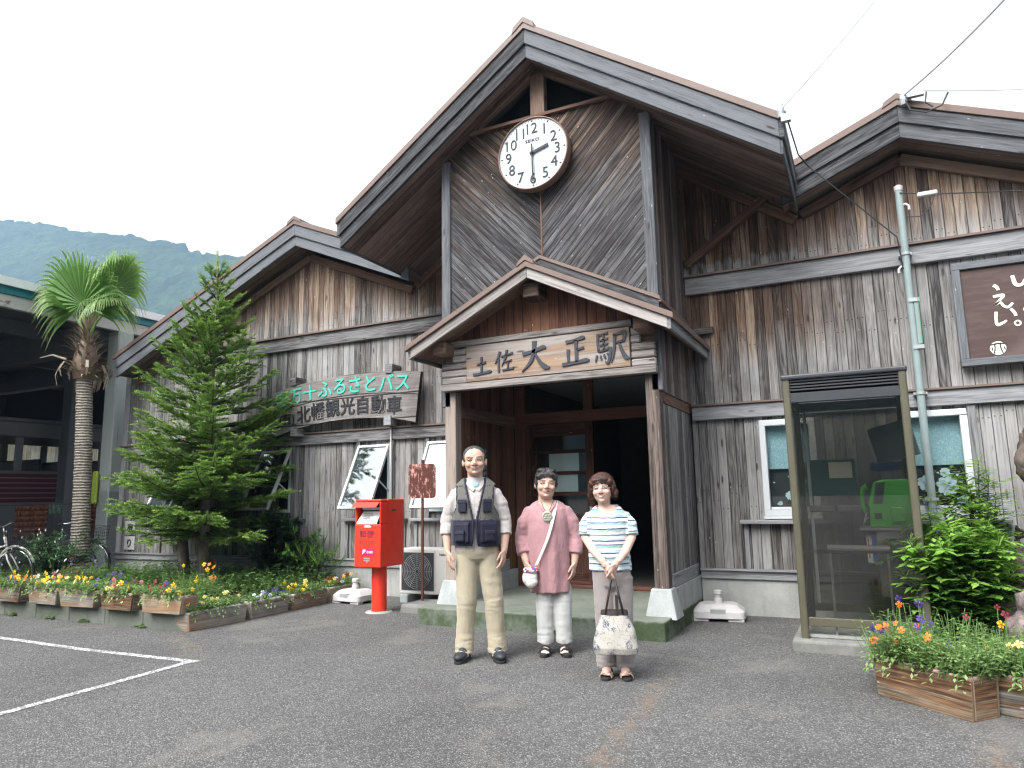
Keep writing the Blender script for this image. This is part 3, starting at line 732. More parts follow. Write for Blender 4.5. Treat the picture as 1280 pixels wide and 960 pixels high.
for s in (1, -1):
    q = [(0, RP(0)+.025), (1.27, RP(1.27)+.025), (1.27, RP(1.27)+.16), (0, RP(0)+.16)]
    f.prism([(s*x, z) for x, z in (q if s > 0 else q[::-1])], -1.392, -1.368, -26.*s)
f.build('upstand_board', M_trim, ST)
for s in (1, -1):
    q = [(0, RP(0)-.145), (pk, RP(pk)-.145), (pk, RP(pk)-.036), (0, RP(0)-.036)]
    MB().prism([(s*x, z) for x, z in (q if s > 0 else q[::-1])], -1.745, -1.702, -26.*s).build('bargeboard', M_slat, ST, bevel=.004)
    x0, x1 = sorted((s*pk, s*(pk+.03)))
    MB().box(x0, x1, -1.74, -.02, RP(pk)-.15, RP(pk)-.04, g=1).build('fascia', M_band, ST)
    x0, x1 = sorted((s*1.06, s*1.24))
    MB().box(x0, x1, -1.62, -1.37, 2.86, 3.0, g=1).build('purlin_end', M_brtrim, ST, bevel=.02)
MB().box(-.09, .09, -1.66, -1.37, 3.34, 3.5, g=1).build('purlin_end', M_brtrim, ST, bevel=.01)
MB().box(1.245, 1.54, -.06, -.002, 3.10, 3.17).build('wall_trim', M_band, ST)
b = MB(); b.prism([(-1.2, 3.022), (1.2, 3.022), (1.2, RP(1.2)-.1), (0, RP(0)-.1), (-1.2, RP(1.2)-.1)], -1.42, -1.37, 90.); b.build('porch_gable', M_porch, ST)
# lintel with stacked slats either side of the sign
MB().box(-1.225, 1.225, -1.45, -1.36, 2.468, 2.54, g=0).build('lintel', M_slat, ST, bevel=.005)
MB().box(-1.09, 1.0, -1.46, -1.37, 2.955, 3.02, g=0).build('lintel', M_slat, ST, bevel=.005)
for s in (1, -1):
    for k in range(5):
        z = 2.545+k*.08; xo = 1.222 if k < 3 else 1.08
        x0, x1 = sorted((s*(.90 if s < 0 else .975), s*xo))
        MB().box(x0, x1, -1.43-.006*(k % 2), -1.37, z, z+.073, g=0).build('lintel_slat', M_slat, ST, bevel=.012)
MB().box(-1.2, 1.2, -1.369, -1.30, 2.545, 3.0, g=0).build('lintel_back', M_brtrim, ST)
# posts, side walls, footings
for s in (1, -1):
    x0, x1 = sorted((s*1.222, s*1.085))
    MB().box(x0, x1, -1.36, -1.23, .40, 2.466, g=2).build('porch_post', M_post, ST, bevel=.006)
    o = MB().box(s*1.15-.165, s*1.15+.165, -1.45, -1.16, .10, .41, tx=-.0, ty=0)
    # tapered concrete footing
    fo = MB(); cx = s*1.15
    A = [(cx-.15, -1.44), (cx+.15, -1.44), (cx+.15, -1.15), (cx-.15, -1.15)]; B = [(cx-.095, -1.385), (cx+.095, -1.385), (cx+.095, -1.20), (cx-.095, -1.20)]
    for i in range(4):
        j = (i+1) % 4; fo.face([(*A[i], .15), (*A[j], .15), (*B[j], .415), (*B[i], .415)])
    fo.face([(*p, .415) for p in B]); fo.build('post_footing', M_footing, ST, bevel=.008)
    x0, x1 = sorted((s*1.21, s*1.13))
    MB().box(x0, x1, -1.23, .25, .40, 2.9, g=2).build('porch_side_wall', M_wall if s > 0 else M_porch, ST)
    x0, x1 = sorted((s*1.225, s*1.115))
    b = MB(); b.box(x0, x1, -1.229, .25, 2.19, 2.33, g=1); b.build('porch_rail', M_brtrim, ST, bevel=.005)
    MB().box(x0, x1, -1.2, .0, .40, .53, g=1).build('porch_rail', M_band, ST, bevel=.005)
    x0, x1 = sorted((s*1.24, s*1.10))
    MB().box(x0, x1, -1.22, .2, .12, .397).build('porch_base', M_footing, ST)
MB().box(-1.15, 1.15, -1.3, .3, 2.80, 2.83, g=1).build('porch_ceiling', M_porch, ST)
# step platform
b = MB(); b.box(-1.365, 1.255, -1.70, -.02, -.05, .172); b.box(-1.12, 1.12, -.02, .30, -.05, .17); b.build('porch_step', M_step, ST, bevel=.015, seg=2)

# door: timber frame, transom lights, one sliding leaf, dark waiting room behind
D = .25
fr = MB()
fr.box(-1.12, 1.12, D-.02, D+.10, 2.225, 2.36, g=0); fr.box(-1.12, -.99, D-.01, D+.09, .20, 2.79, g=2); fr.box(.99, 1.12, D-.01, D+.09, .2, 2.79, g=2)
fr.box(-.17, -.05, D, D+.08, 2.362, 2.79, g=2); fr.box(-1.12, 1.12, D, D+.12, .173, .215, g=0)
fr.box(-1.0, 1.0, D, D+.08, 2.74, 2.79, g=0)
fr.build('door_frame', M_door, ST, bevel=.004)
for (x0, x1) in ((-.985, -.175), (-.045, .985)): MB().box(x0, x1, D+.03, D+.036, 2.362, 2.738).build('transom_pane', M_glass, ST)
lf = MB(); y0, y1 = D+.015, D+.06; xl, xr = -.985, -.06
lf.box(xl, xl+.10, y0, y1, .22, 2.22, g=2); lf.box(xr-.105, xr, y0, y1, .22, 2.22, g=2)
zs = [2.09, 1.865, 1.595, 1.335, 1.08]
lf.box(xl+.1, xr-.105, y0, y1, 2.055, 2.22, g=0)
for z in (1.85, 1.58, 1.32): lf.box(xl+.1, xr-.105, y0+.004, y1-.004, z-.022, z+.022, g=0)
lf.box(xl+.1, xr-.105, y0, y1, .95, 1.07, g=0); lf.box(xl+.1, xr-.105, y0, y1, .22, .36, g=0); lf.box(xl+.1, xr-.105, y0+.015, y1-.012, .36, .95, g=2)
dr = lf.build('door', M_door, ST, bevel=.003)
for z0, z1 in ((1.87, 2.06), (1.60, 1.83), (1.34, 1.56), (1.07, 1.30)): MB().box(xl+.1, xr-.105, y0+.018, y0+.023, z0, z1).build('pane', M_glass, dr)
b = MB(); b.box(-.68, -.27, y1-.01, y1-.006, 1.60, 1.83); b.box(-.68, -.29, y1-.01, y1-.006, 1.345, 1.56); b.build('notice_paper', M_paper, dr)
MB().box(xr-.07, xr-.04, y0-.012, y0, 1.0, 1.16).build('handle', M_chrome, dr)
lf2 = MB(); lf2.box(-.92, -.86, D+.075, D+.11, .22, 2.22, g=2); lf2.box(-.86, -.15, D+.075, D+.11, .22, .9, g=2); lf2.box(-.86, -.15, D+.075, D+.11, 2.1, 2.22, g=0); lf2.box(-.15, -.085, D+.075, D+.11, .22, 2.22, g=2)
lf2.build('door', M_door, ST)
# interior
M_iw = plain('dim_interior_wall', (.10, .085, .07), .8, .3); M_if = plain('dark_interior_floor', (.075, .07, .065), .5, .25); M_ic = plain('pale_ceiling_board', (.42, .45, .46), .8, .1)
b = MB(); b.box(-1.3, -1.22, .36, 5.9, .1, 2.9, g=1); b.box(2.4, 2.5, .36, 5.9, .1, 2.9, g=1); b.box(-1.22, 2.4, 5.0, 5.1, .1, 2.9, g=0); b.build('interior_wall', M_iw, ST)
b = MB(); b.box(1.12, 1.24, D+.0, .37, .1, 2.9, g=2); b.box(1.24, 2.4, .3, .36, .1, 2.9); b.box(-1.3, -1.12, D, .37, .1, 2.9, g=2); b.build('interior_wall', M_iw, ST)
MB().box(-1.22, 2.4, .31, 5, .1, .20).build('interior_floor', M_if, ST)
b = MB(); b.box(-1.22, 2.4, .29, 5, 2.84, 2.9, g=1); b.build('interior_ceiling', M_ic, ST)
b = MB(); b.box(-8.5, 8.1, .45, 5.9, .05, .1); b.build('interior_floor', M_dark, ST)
# two dark benches and a pale cabinet deep in the waiting room, barely seen
bn = thing('waiting_bench', 'dark wooden bench barely visible in the shadowed waiting room', 'bench', (.4, 4.4, .2))
MB().box(-.8, .8, -.2, .2, .38, .43, g=0).build('seat', M_door, bn); MB().box(-.8, .8, .18, .22, .43, .85, g=0).build('backrest', M_door, bn)
for x in (-.7, .7): MB().box(x-.03, x+.03, -.18, .18, 0, .38, g=2).build('leg', M_door, bn)
# ------------------------------------------------------------------ brush-stroke lettering (unit square, y up)
def stroke(mb, pts, ws, ox, oz, h, y, dep=.014, rot=0., sx=1.):
    """a brush stroke: smooth polyline with varying width, built as a thin raised prism"""
    P = [Vector(p) for p in pts]; n = 5; Q, Wd = [], []
    for i in range(len(P)-1):
        p0, p1, p2, p3 = P[max(i-1, 0)], P[i], P[i+1], P[min(i+2, len(P)-1)]
        for k in range(n):
            t = k/n
            Q.append(.5*((2*p1)+(p2-p0)*t+(2*p0-5*p1+4*p2-p3)*t*t+(3*p1-p0-3*p2+p3)*t**3)); Wd.append(ws[i]*(1-t)+ws[i+1]*t)
    Q.append(P[-1]); Wd.append(ws[-1])
    L, Rr = [], []
    for i, q in enumerate(Q):
        d = (Q[min(i+1, len(Q)-1)]-Q[max(i-1, 0)]).normalized(); nrm = Vector((-d.y, d.x))
        L.append(q+nrm*Wd[i]/2); Rr.append(q-nrm*Wd[i]/2)
    cr, sr = math.cos(rot), math.sin(rot)
    T = lambda p, yy: (ox+h*sx*(p.x*cr-p.y*sr), yy, oz+h*(p.x*sr+p.y*cr))
    for i in range(len(Q)-1):
        mb.face([T(Rr[i], y), T(Rr[i+1], y), T(L[i+1], y), T(L[i], y)])
        mb.face([T(L[i], y), T(L[i+1], y), T(L[i+1], y+dep), T(L[i], y+dep)]); mb.face([T(Rr[i+1], y), T(Rr[i], y), T(Rr[i], y+dep), T(Rr[i+1], y+dep)])
    for i, fl in ((0, 1), (len(Q)-1, 0)):
        q = [T(L[i], y), T(Rr[i], y), T(Rr[i], y+dep), T(L[i], y+dep)]; mb.face(q[::-1] if fl else q)
BR = {
 '土': [([(-.22, .10), (.0, .13), (.22, .17)], [.09, .06, .10]), ([(.0, .42), (.01, .1), (.0, -.30)], [.12, .09, .10]), ([(-.42, -.33), (0, -.31), (.40, -.26), (.46, -.3)], [.12, .09, .13, .05])],
 '佐': [([(-.20, .45), (-.29, .2), (-.46, -.06)], [.12, .09, .02]), ([(-.28, .14), (-.28, -.1), (-.27, -.44)], [.10, .08, .10]), ([(-.14, .22), (.1, .26), (.42, .33)], [.08, .06, .09]),
        ([(.14, .48), (.06, .15), (-.14, -.20)], [.11, .08, .02]), ([(.02, -.04), (.2, -.01), (.36, .02)], [.06, .05, .07]), ([(.17, -.02), (.17, -.2), (.16, -.36)], [.08, .07, .07]), ([(-.10, -.38), (.15, -.36), (.44, -.33)], [.08, .07, .10])],
 '大': [([(-.42, .12), (-.05, .17), (.30, .27), (.38, .22)], [.13, .09, .13, .04]), ([(.0, .50), (-.02, .22), (-.14, -.14), (-.46, -.44)], [.15, .12, .11, .02]), ([(-.01, .15), (.16, -.18), (.34, -.36), (.50, -.40)], [.06, .12, .16, .05])],
 '正': [([(-.30, .35), (0, .38), (.30, .44), (.36, .4)], [.12, .09, .13, .04]), ([(.05, .38), (.06, 0), (.05, -.36)], [.13, .11, .11]), ([(.08, .06), (.2, .08), (.33, .11)], [.08, .07, .09]), ([(-.22, .10), (-.24, -.1), (-.22, -.36)], [.12, .09, .09]), ([(-.46, -.40), (0, -.37), (.40, -.33), (.48, -.37)], [.12, .10, .14, .05])],
 '駅': [([(-.38, .45), (-.40, .2), (-.38, -.08)], [.09, .07, .07]), ([(-.36, .40), (-.2, .43), (-.08, .45)], [.06, .05, .07]), ([(-.22, .42), (-.22, .2), (-.22, -.06)], [.06, .05, .06]), ([(-.34, .25), (-.22, .26), (-.08, .29)], [.05, .05, .06]), ([(-.34, .10), (-.22, .11), (-.08, .14)], [.05, .05, .06]),
        ([(-.38, -.07), (-.2, -.05), (-.03, -.01), (-.05, -.25), (-.12, -.44), (-.2, -.38)], [.07, .06, .10, .08, .07, .03]), ([(-.44, -.18), (-.47, -.3), (-.49, -.38)], [.05, .06, .02]), ([(-.33, -.2), (-.32, -.28), (-.3, -.34)], [.05, .06, .03]), ([(-.23, -.18), (-.2, -.26), (-.18, -.3)], [.05, .06, .03]), ([(-.13, -.15), (-.1, -.2), (-.08, -.25)], [.05, .06, .03]),
        ([(.08, .36), (.25, .39), (.42, .42), (.41, .27), (.38, .13)], [.07, .07, .12, .09, .07]), ([(.13, .13), (.25, .14), (.38, .16)], [.06, .06, .07]), ([(.12, .38), (.11, .1), (.06, -.2), (-.02, -.44)], [.09, .08, .07, .02]), ([(.24, .14), (.32, -.12), (.42, -.32), (.53, -.38)], [.06, .10, .14, .05])]}
# ---- station name board over the door
sg = thing('station_sign', 'long worn wooden board with black brush-written characters above the entrance door', 'sign', (0, -1.44, 2.55))
b = MB(); b.box(-.895, .970, -.005, .06, 0, .40, g=0); b.build('board', M_sign, sg, bevel=.004)
b = MB()
for ch, x, z, h, in (('土', -.70, .155, .25), ('佐', -.42, .185, .25), ('大', -.06, .20, .335), ('正', .39, .205, .31), ('駅', .78, .205, .345)):
    for pts, ws in BR[ch]: stroke(b, pts, ws, x, z, h, -.02, .016, .015)
b.build('lettering', M_inkgrey, sg)

# ---- bus company board on the left wing
bs = thing('bus_company_sign', 'arched grey plank sign with green and black characters hung on the left wing', 'sign', (-3.65, -.17, 0))
def arch(x): return -.055*((x+.0)/1.3)**2     # the board sags to both ends
b = MB(); N = 14
zt, zm, zb = lambda x: 3.055+.035*x+arch(x)*1.9, lambda x: 2.76+.035*x+arch(x)*2.2, lambda x: 2.42+.03*x+arch(x)*2.5-.03*(abs(x)/1.3)**6
xt, xb = 1.335, 1.25
for i in range(N):
    a, c = -1+2*i/N, -1+2*(i+1)/N
    for (f0, f1, w0, w1) in ((zb, zm, xb, (xt+xb)/2), (zm, zt, (xt+xb)/2, xt)):
        p = [(a*w0, f0(a*w0)), (c*w0, f0(c*w0)), (c*w1, f1(c*w1)), (a*w1, f1(a*w1))]
        b.face([(x, -.03, z) for x, z in p], [(x, z) for x, z in p]); b.face([(x, .03, z) for x, z in p[::-1]], [(x, z) for x, z in p[::-1]])
    for f, w in ((zt, xt), (zb, xb)):
        q = [(a*w, -.03, f(a*w)), (c*w, -.03, f(c*w)), (c*w, .03, f(c*w)), (a*w, .03, f(a*w))]; b.face(q if f is zt else q[::-1])
for s in (-1, 1):
    q = [(s*xb, -.03, zb(s*xb)), (s*xb, .03, zb(s*xb)), (s*xt, .03, zt(s*xt)), (s*xt, -.03, zt(s*xt))]; b.face(q if s > 0 else q[::-1])
b.build('board', M_bsign, bs)
b = MB()
for i in range(N):
    a, c = -1+2*i/N, -1+2*(i+1)/N; w = 1.29
    p, q = (a*w, -.0325, zm(a*w)), (c*w, -.0325, zm(c*w)); b.beam(p, q, .006, .008)
b.build('plank_joint', M_ink, bs)
b = MB()
for i, ch in enumerate('四万十ふるさとバス'):
    x = -1.13+i*.272; put_text(b, ch, x, -.036, (zt(x)+zm(x))/2-.005, .27*(.9 if i < 3 else 1.0), .012, .02, .035-arch(1)*0-.085*x/1.3)
b.build('green_lettering', M_teal, bs)
b = MB()
put_text(b, '(有)', -1.02, -.036, (zm(-1.0)+zb(-1.0))/2+.0, .185, .006, .02, .10)
for i, ch in enumerate('北幡観光自動車'):
    x = -.70+i*.268; put_text(b, ch, x, -.036, (zm(x)+zb(x))/2+.012, .262, .016, .02, .035-.085*x/1.3)
b.build('black_lettering', M_ink, bs)
for (x, z) in ((-.92, 3.05), (.82, 3.08), (-.88, 2.30), (.80, 2.36)):
    MB().box(x-.06, x+.06, -.05, .165, z-.07, z+.06).build('bracket', M_band, bs, bevel=.005)

# ---- brown poem board on the right wing
M_brownboard = None
g = G('brown_lacquered_board'); o = g.pos(); n = g.noise(g.vm('MULTIPLY', o, (1.5, 1, 9)), 1.3, 5, .7); n2 = g.noise(o, 2.2, 3, .5)
c = g.mix(g.mr(n, .45, .7), (.052, .026, .020), (.085, .05, .042)); c = g.mix(g.mr(n2, .52, .7, 0., .55), c, (.12, .085, .08))
M_brownboard = g.done(g.bsdf(c, .55))
ps = thing('poem_board', 'large dark brown board with white handwritten characters in a grey frame on the right wing', 'sign', (0, -.09, 0))
x0, x1, z0, z1 = 3.895, 6.1, 2.465, 3.50
b = MB(); b.box(x0, x1, -.04, .06, z1-.07, z1, g=0); b.box(x0, x1, -.04, .06, z0, z0+.07, g=0); b.box(x0, x0+.07, -.04, .06, z0+.07, z1-.07, g=2); b.box(x1-.07, x1, -.04, .06, z0+.07, z1-.07, g=2)
b.build('frame', M_trim, ps, bevel=.005)
MB().box(x0+.06, x1-.06, -.01, .03, z0+.06, z1-.06, g=0).build('board', M_brownboard, ps)
b = MB()
K = lambda L, ox, oz, h: [stroke(b, p, w, ox, oz, h, -.016, .008) for p, w in L]
# rough hand lettering: thick marker strokes
K([([(-.15, .35), (.1, .1), (.2, -.2)], [.3, .3, .25])], 4.245, 3.205, .10)
K([([(-.35, .38), (.15, .42), (-.05, .15), (-.3, -.1)], [.16, .16, .14, .12]), ([(-.3, -.1), (-.05, .02), (.1, -.2), (.3, -.3), (.55, -.08)], [.14, .14, .14, .15, .13])], 4.275, 3.06, .17)
K([([(-.35, .35), (-.4, -.1), (-.35, -.4), (-.05, -.3), (.1, -.2)], [.15, .14, .17, .14, .1]), ([(.35, .45), (.5, .2), (.55, .0)], [.15, .16, .15])], 4.285, 2.915, .17)
K([([(.0, .35), (-.32, .1), (-.15, -.3), (.25, -.25), (.3, .15), (.0, .35)], [.2]*6)], 4.385, 2.845, .07)
K([([(-.5, .4), (-.42, .0), (-.2, -.05), (.0, .2), (.3, .3), (.5, .1), (.3, -.15)], [.14, .16, .12, .13, .13, .14, .12]), ([(.12, .5), (.12, .0), (.08, -.5)], [.16, .15, .16])], 4.50, 3.225, .22)
K([([(-.4, .3), (.0, .25), (.4, .15), (.3, -.2), (.0, -.4)], [.16, .15, .16, .15, .12])], 4.53, 3.08, .16)
K([([(.35, .45), (-.1, .2), (-.3, .05), (.0, -.15), (.45, -.4)], [.16, .15, .18, .16, .15])], 4.51, 2.96, .18)
K([([(-.35, .4), (-.38, .0), (-.32, -.35), (.0, -.2)], [.17, .15, .18, .12]), ([(.35, .4), (.45, .1), (.3, -.3)], [.15]*3)], 4.53, 2.835, .17)
K([([(-.4, .25), (.0, .3), (.3, .35)], [.15]*3), ([(-.05, .5), (-.2, .0), (-.4, -.45)], [.16, .15, .15]), ([(.05, .0), (.4, .05)], [.13]*2), ([(.0, -.3), (.2, -.42), (.5, -.35)], [.13]*3)], 4.545, 2.69, .19)
b.build('lettering', M_cream, ps)
b = MB(); b.disc((4.205, -.0125, 2.62), .066, 24); b.build('seal', M_cream, ps)
b = MB(); [stroke(b, p, w, 4.205, 2.62, .10, -.018, .006) for p, w in [([(-.6, .35), (0, .45), (.6, .4)], [.09]*3), ([(-.25, .4), (-.25, .0), (-.35, -.5)], [.09]*3), ([(.2, .42), (.22, .0), (.35, -.5)], [.09]*3), ([(-.45, .1), (-.5, -.2)], [.08]*2), ([(.5, .1), (.55, -.2)], [.08]*2)]]
b.build('seal_mark', M_ink, ps)

# ---- clock
ck = thing('wall_clock', 'round white station clock with black numerals and bronze rim high on the tower', 'clock', (-.02, -1.335, 5.02))
rr = .415
b = MB(); b.lathe([(rr-.03, .02), (rr, .03), (rr+.006, .06), (rr+.006, .14), (rr, .152), (rr-.008, .154), (rr-.012, .13)], 64, axis='y', caps=False); b.build('rim', M_clockrim, ck, smooth=True)
MB().disc((0, -.135, 0), rr-.011, 64).build('face', M_face, ck)
b = MB()
for k in range(60):
    a = math.pi/2-k*math.pi/30; big = k % 5 == 0; r0, r1 = rr-.028, rr-.044
    c, s = math.cos(a), math.sin(a); w = .008 if big else .0022; r1 = rr-.05 if big else r1
    b.face([(c*r0-s*w, -.1365, s*r0+c*w), (c*r1-s*w, -.1365, s*r1+c*w), (c*r1+s*w, -.1365, s*r1-c*w), (c*r0+s*w, -.1365, s*r0-c*w)])
b.build('minute_track', M_ink, ck)
b = MB()
for k in range(1, 13):
    a = math.pi/2-k*math.pi/6; r = .293; put_text(b, str(k), math.cos(a)*r, -.139, math.sin(a)*r, .175, .0, .01, 0, .95)
b.build('numerals', M_ink, ck)
b = MB(); put_text(b, 'SEIKO', 0, -.139, .15, .05, .012, .01, 0, 1.3); b.build('lettering', M_ink, ck)
def hand(name, ang, L, back, w, y):
    a = R(90-ang); c, s = math.cos(a), math.sin(a); q = []
    b = MB(); M = Matrix(((c, 0, -s, 0), (0, 1, 0, 0), (s, 0, c, 0), (0, 0, 0, 1))); b.box(-back, L, y-.003, y+.003, -w/2, w/2, g=0, M=M); b.build(name, M_ink, ck)
hand('hour_hand', 74, .20, .03, .030, -.150); hand('minute_hand', 179, .335, .10, .014, -.158)
b = MB(); b.lathe([(.016, .14), (.016, .165), (.008, .168)], 16, axis='y'); b.build('hub', M_ink, ck)

# ---- red post box
pb = thing('post_box', 'bright red street post box on a round red post', 'post box', (-2.245, -1.17, 0))
b = MB(); b.lathe([(.088, .0), (.088, .53)], 28); b.build('post', M_red, pb, smooth=False)
x, y0, y1, z0, z1 = .185, -.235, .235, .525, 1.295
b = MB()
b.box(-x, x, -.10, y1, z0, z1, g=2); b.box(-x, x, y0, -.1005, z0, 1.01, g=2); b.box(-x, -x+.022, y0, -.1005, 1.0105, z1-.03, g=2); b.box(x-.022, x, y0, -.1005, 1.0105, z1-.03, g=2); b.box(-x, x, y0, -.1005, z1-.029, z1, g=0)
b.build('body', M_red, pb, bevel=.012, seg=2)
b = MB(); b.face([(-x-.012, y0-.055, 1.205), (x-.03, y0-.055, 1.205), (x-.02, y0-.002, 1.262), (-x-.004, y0-.002, 1.262)]); b.face([(-x-.012, y0-.055, 1.20), (-x-.004, y0-.002, 1.255), (x-.02, y0-.002, 1.255), (x-.03, y0-.055, 1.20)])
b.face([(-x-.012, y0-.055, 1.20), (x-.03, y0-.055, 1.20), (x-.03, y0-.055, 1.205), (-x-.012, y0-.055, 1.205)]); b.build('hood', M_red, pb)
b = MB(); b.box(-x+.03, x-.03, -.13, -.102, 1.012, 1.25); b.build('slot_recess', M_dark, pb)
b = MB(); b.box(-x+.05, x-.06, -.155, -.131, 1.17, 1.20); b.build('slot_lip', M_galv, pb)
b = MB(); b.face([(-x+.03, y0-.004, 1.03), (x-.05, y0-.004, 1.03), (x-.065, -.135, 1.155), (-x+.05, -.135, 1.155)]); b.face([(-x+.03, y0-.004, 1.03), (-x+.03, y0-.004, 1.012), (x-.05, y0-.004, 1.012), (x-.05, y0-.004, 1.03)][::1]); b.build('collection_notice', M_paper, pb)
b = MB()
for k in range(5): b.box(-.09, .05-.02*(k % 3), y0-.0, y0+.001, 1.055+k*.018, 1.06+k*.018, M=Matrix.Translation((0, .006+k*.0118, .0)))
b.build('notice_print', M_inkgrey, pb)
b = MB(); b.box(-.045, .05, y0-.004, y0-.0005, .975, .99); b.box(-.035, .035, y0-.004, y0-.0005, .993, 1.002); b.build('slot_label', M_cream, pb)
b = MB(); put_text(b, '郵便', -.01, y0-.002, .90, .085, .0, .02, 0, 1.25); put_text(b, 'POST', -.01, y0-.002, .80, .075, -.012, .02, 0, 1.15); b.build('lettering', M_inkgrey, pb)
b = MB(); b.box(-.085, .095, y0-.003, y0-.0005, .665, .735); b.build('logo_plate', plain('crimson_enamel', (.42, .012, .10), .4, .05), pb)
b = MB(); put_text(b, 'JP', -.045, y0-.004, .70, .05, .03, .01, .0, 1.1); put_text(b, '日本郵便', .045, y0-.004, .697, .03, .012, .01, 0, .85); b.build('logo_lettering', M_paper, pb)
b = MB(); b.box(-.045, .035, y0-.004, y0-.0005, .617, .632); b.box(-.045, .035, y0-.004, y0-.0005, .596, .608); b.prism([(-.02, .592), (-.003, .575), (.012, .592)], y0-.004, y0-.0005); b.build('lock', M_galv, pb)
MB().box(x+.0005, x+.003, -.02, .05, 1.155, 1.175).build('side_plate', M_blackmetal, pb)
MB().lathe([(.16, 0), (.15, .012), (.09, .014)], 24).build('base_plate', M_conc, pb)

# ---- rusted bus-stop plate on its pole
g = G('rusted_flaking_sign'); o = g.obj(); n = g.noise(g.vm('MULTIPLY', o, (30, 1, 9)), 1., 5, .75); n2 = g.noise(o, 5, 3, .6)
M_rustsign = g.done(g.bsdf(g.mix(g.mr(g.m('ADD', n, g.m('MULTIPLY', n2, .25)), .64, .74), (.085, .022, .014), (.55, .30, .25)), .8, g.bump(n, .4, .004)))
M_rust = plain('rusty_pole', (.10, .038, .025), .85, .5, 12, bumps=.3)
rs = thing('bus_stop_sign', 'rusty flaking bus stop plate with rounded corners on a thin rusty pole', 'sign', (-1.85, -.86, .10))
b = MB(); b.tube([(0, 0, 0), (0, 0, 1.66)], .017, 10); b.build('pole', M_rust, rs)
pts = []
for cx, cz, a0 in ((.125, .165, 0), (-.125, .165, 90), (-.125, -.165, 180), (.125, -.165, 270)):
    for k in range(5): a = R(a0+k*22.5); pts.append((cx+.04*math.cos(a), 1.40+cz+.04*math.sin(a)))
o = MB().prism(pts, -.035, -.02, 90); o.build('plate', M_rustsign, rs).rotation_euler = (0, 0, R(22))
b = MB(); b.box(-1.95, -1.36, -1.18, -.70, -.02, .105, M=None)
tag(b.build('concrete_slab', M_block, None, bevel=.03, seg=2), 'rough dark concrete slab beside the step under the rusty sign pole', 'slab')

# ---- air conditioner outdoor unit
ac = thing('air_conditioner', 'cream outdoor air conditioner unit with a round fan grille on concrete feet', 'air conditioner', (-2.07, -.30, .11))
b = MB(); b.box(-.40, .40, -.15, .15, 0, .56); b.build('case', M_ac, ac, bevel=.015, seg=2)
b = MB(); b.box(-.36, .12, -.158, -.1505, .05, .51); b.build('fan_recess', M_blackmetal, ac)
b = MB(); 
for k in range(9): b.tube([(-.12+(.024*(k+1))*math.cos(t/24*6.2832), -.166, .28+(.024*(k+1))*math.sin(t/24*6.2832)) for t in range(25)], .0035, 4, cap=False)
for k in range(12): a = k*math.pi/6; b.tube([(-.12+.03*math.cos(a), -.167, .28+.03*math.sin(a)), (-.12+.22*math.cos(a), -.167, .28+.22*math.sin(a))], .003, 4)
b.build('fan_grille', M_galv, ac)
MB().box(.135, .139, -.1525, -.1505, .02, .54).build('panel_seam', M_blackmetal, ac)
b = MB(); put_text(b, 'National', .27, -.152, .49, .045, .02, .01, 0, .9); b.build('lettering', M_ink, ac)
for x in (-.3, .3): MB().box(x-.06, x+.06, -.2, .2, -.11, -.001).build('foot', M_footing, ac, bevel=.01)
b = MB(); b.tube([(.43, .05, .2), (.46, .05, .1), (.47, .1, .0), (.46, .2, -.05)], .018, 6); b.tube([(.41, .0, .3), (.47, .05, .25), (.5, .22, .2)], .018, 6); b.build('hose', M_plastic, ac)

# ---- plastic water weights of banner stands
def weight(loc, rz, label, w=.27, d=.21):
    t = thing('stand_weight', label, 'stand base', loc, rz)
    P = [(-w, 0), (w, 0)]
    b = MB()
    b.rings([(0, 0, .03, w, d, d), (0, 0, .10, w*.99, d*.99, d*.99), (0, 0, .155, w*.72, d*.66, d*.66), (0, 0, .165, w*.6, d*.55, d*.55)], 48, e=6.5)
    for sx in (-1, 1):
        for sy in (-1, 1): b.box(sx*w*.93 if sx < 0 else w*.35, -w*.35 if sx < 0 else w*.93, sy*d*.9 if sy < 0 else d*.4, -d*.4 if sy < 0 else d*.9, 0, .035)
    b.build('body', M_plastic, t, bevel=.006)
    b = MB(); b.lathe([(.045, .16), (.043, .21), (.034, .215), (.034, .25), (.045, .255), (.045, .285), (.03, .295)], 20); b.build('spout', M_plastic, t, smooth=False)
    b = MB(); b.box(-.075, .075, -d*.985-.004, -d*.86, .085, .125); b.build('grip_recess', M_galv, t)
weight((1.47, -.33, 0), R(8), 'white plastic stand weight on the ground right of the entrance step')
weight((-3.03, -.62, 0), R(-6), 'white plastic stand weight on the ground behind the red post box', .24, .2)

# ---- phone booth
bx0, bx1, by0, by1 = 2.37, 3.33, -1.58, -.66; BW = bx1-bx0; BD = by1-by0
tag(MB().box(bx0-.07, bx1+.05, by0-.10, by1+.06, -.02, .09).build('booth_plinth', M_block, None, bevel=.02, seg=2), 'low concrete plinth under the glass phone booth', 'plinth')
ph = thing('phone_booth', 'tall glass telephone booth with bronze frame and black louvred top', 'phone booth', ((bx0+bx1)/2, (by0+by1)/2, .09))
hx, hy = BW/2, BD/2
for sx in (-1, 1):
    for sy in (-1, 1):
        cx, cy = sx*(hx-.03), sy*(hy-.03)
        b = MB(); b.rings([(cx, cy, .0, .032, .032, .032), (cx, cy, 2.17, .032, .032, .032)], 20, e=3.5); b.build('corner_post', M_bronze, ph)
def rail(x0, x1, y0, y1, z0, z1, m=M_bronze, nm='rail'): MB().box(x0, x1, y0, y1, z0, z1).build(nm, m, ph, bevel=.004)
rail(-hx+.063, hx-.063, -hy+.01, -hy+.05, .10, .17); rail(-hx+.063, hx-.063, hy-.05, hy-.01, .10, .17)
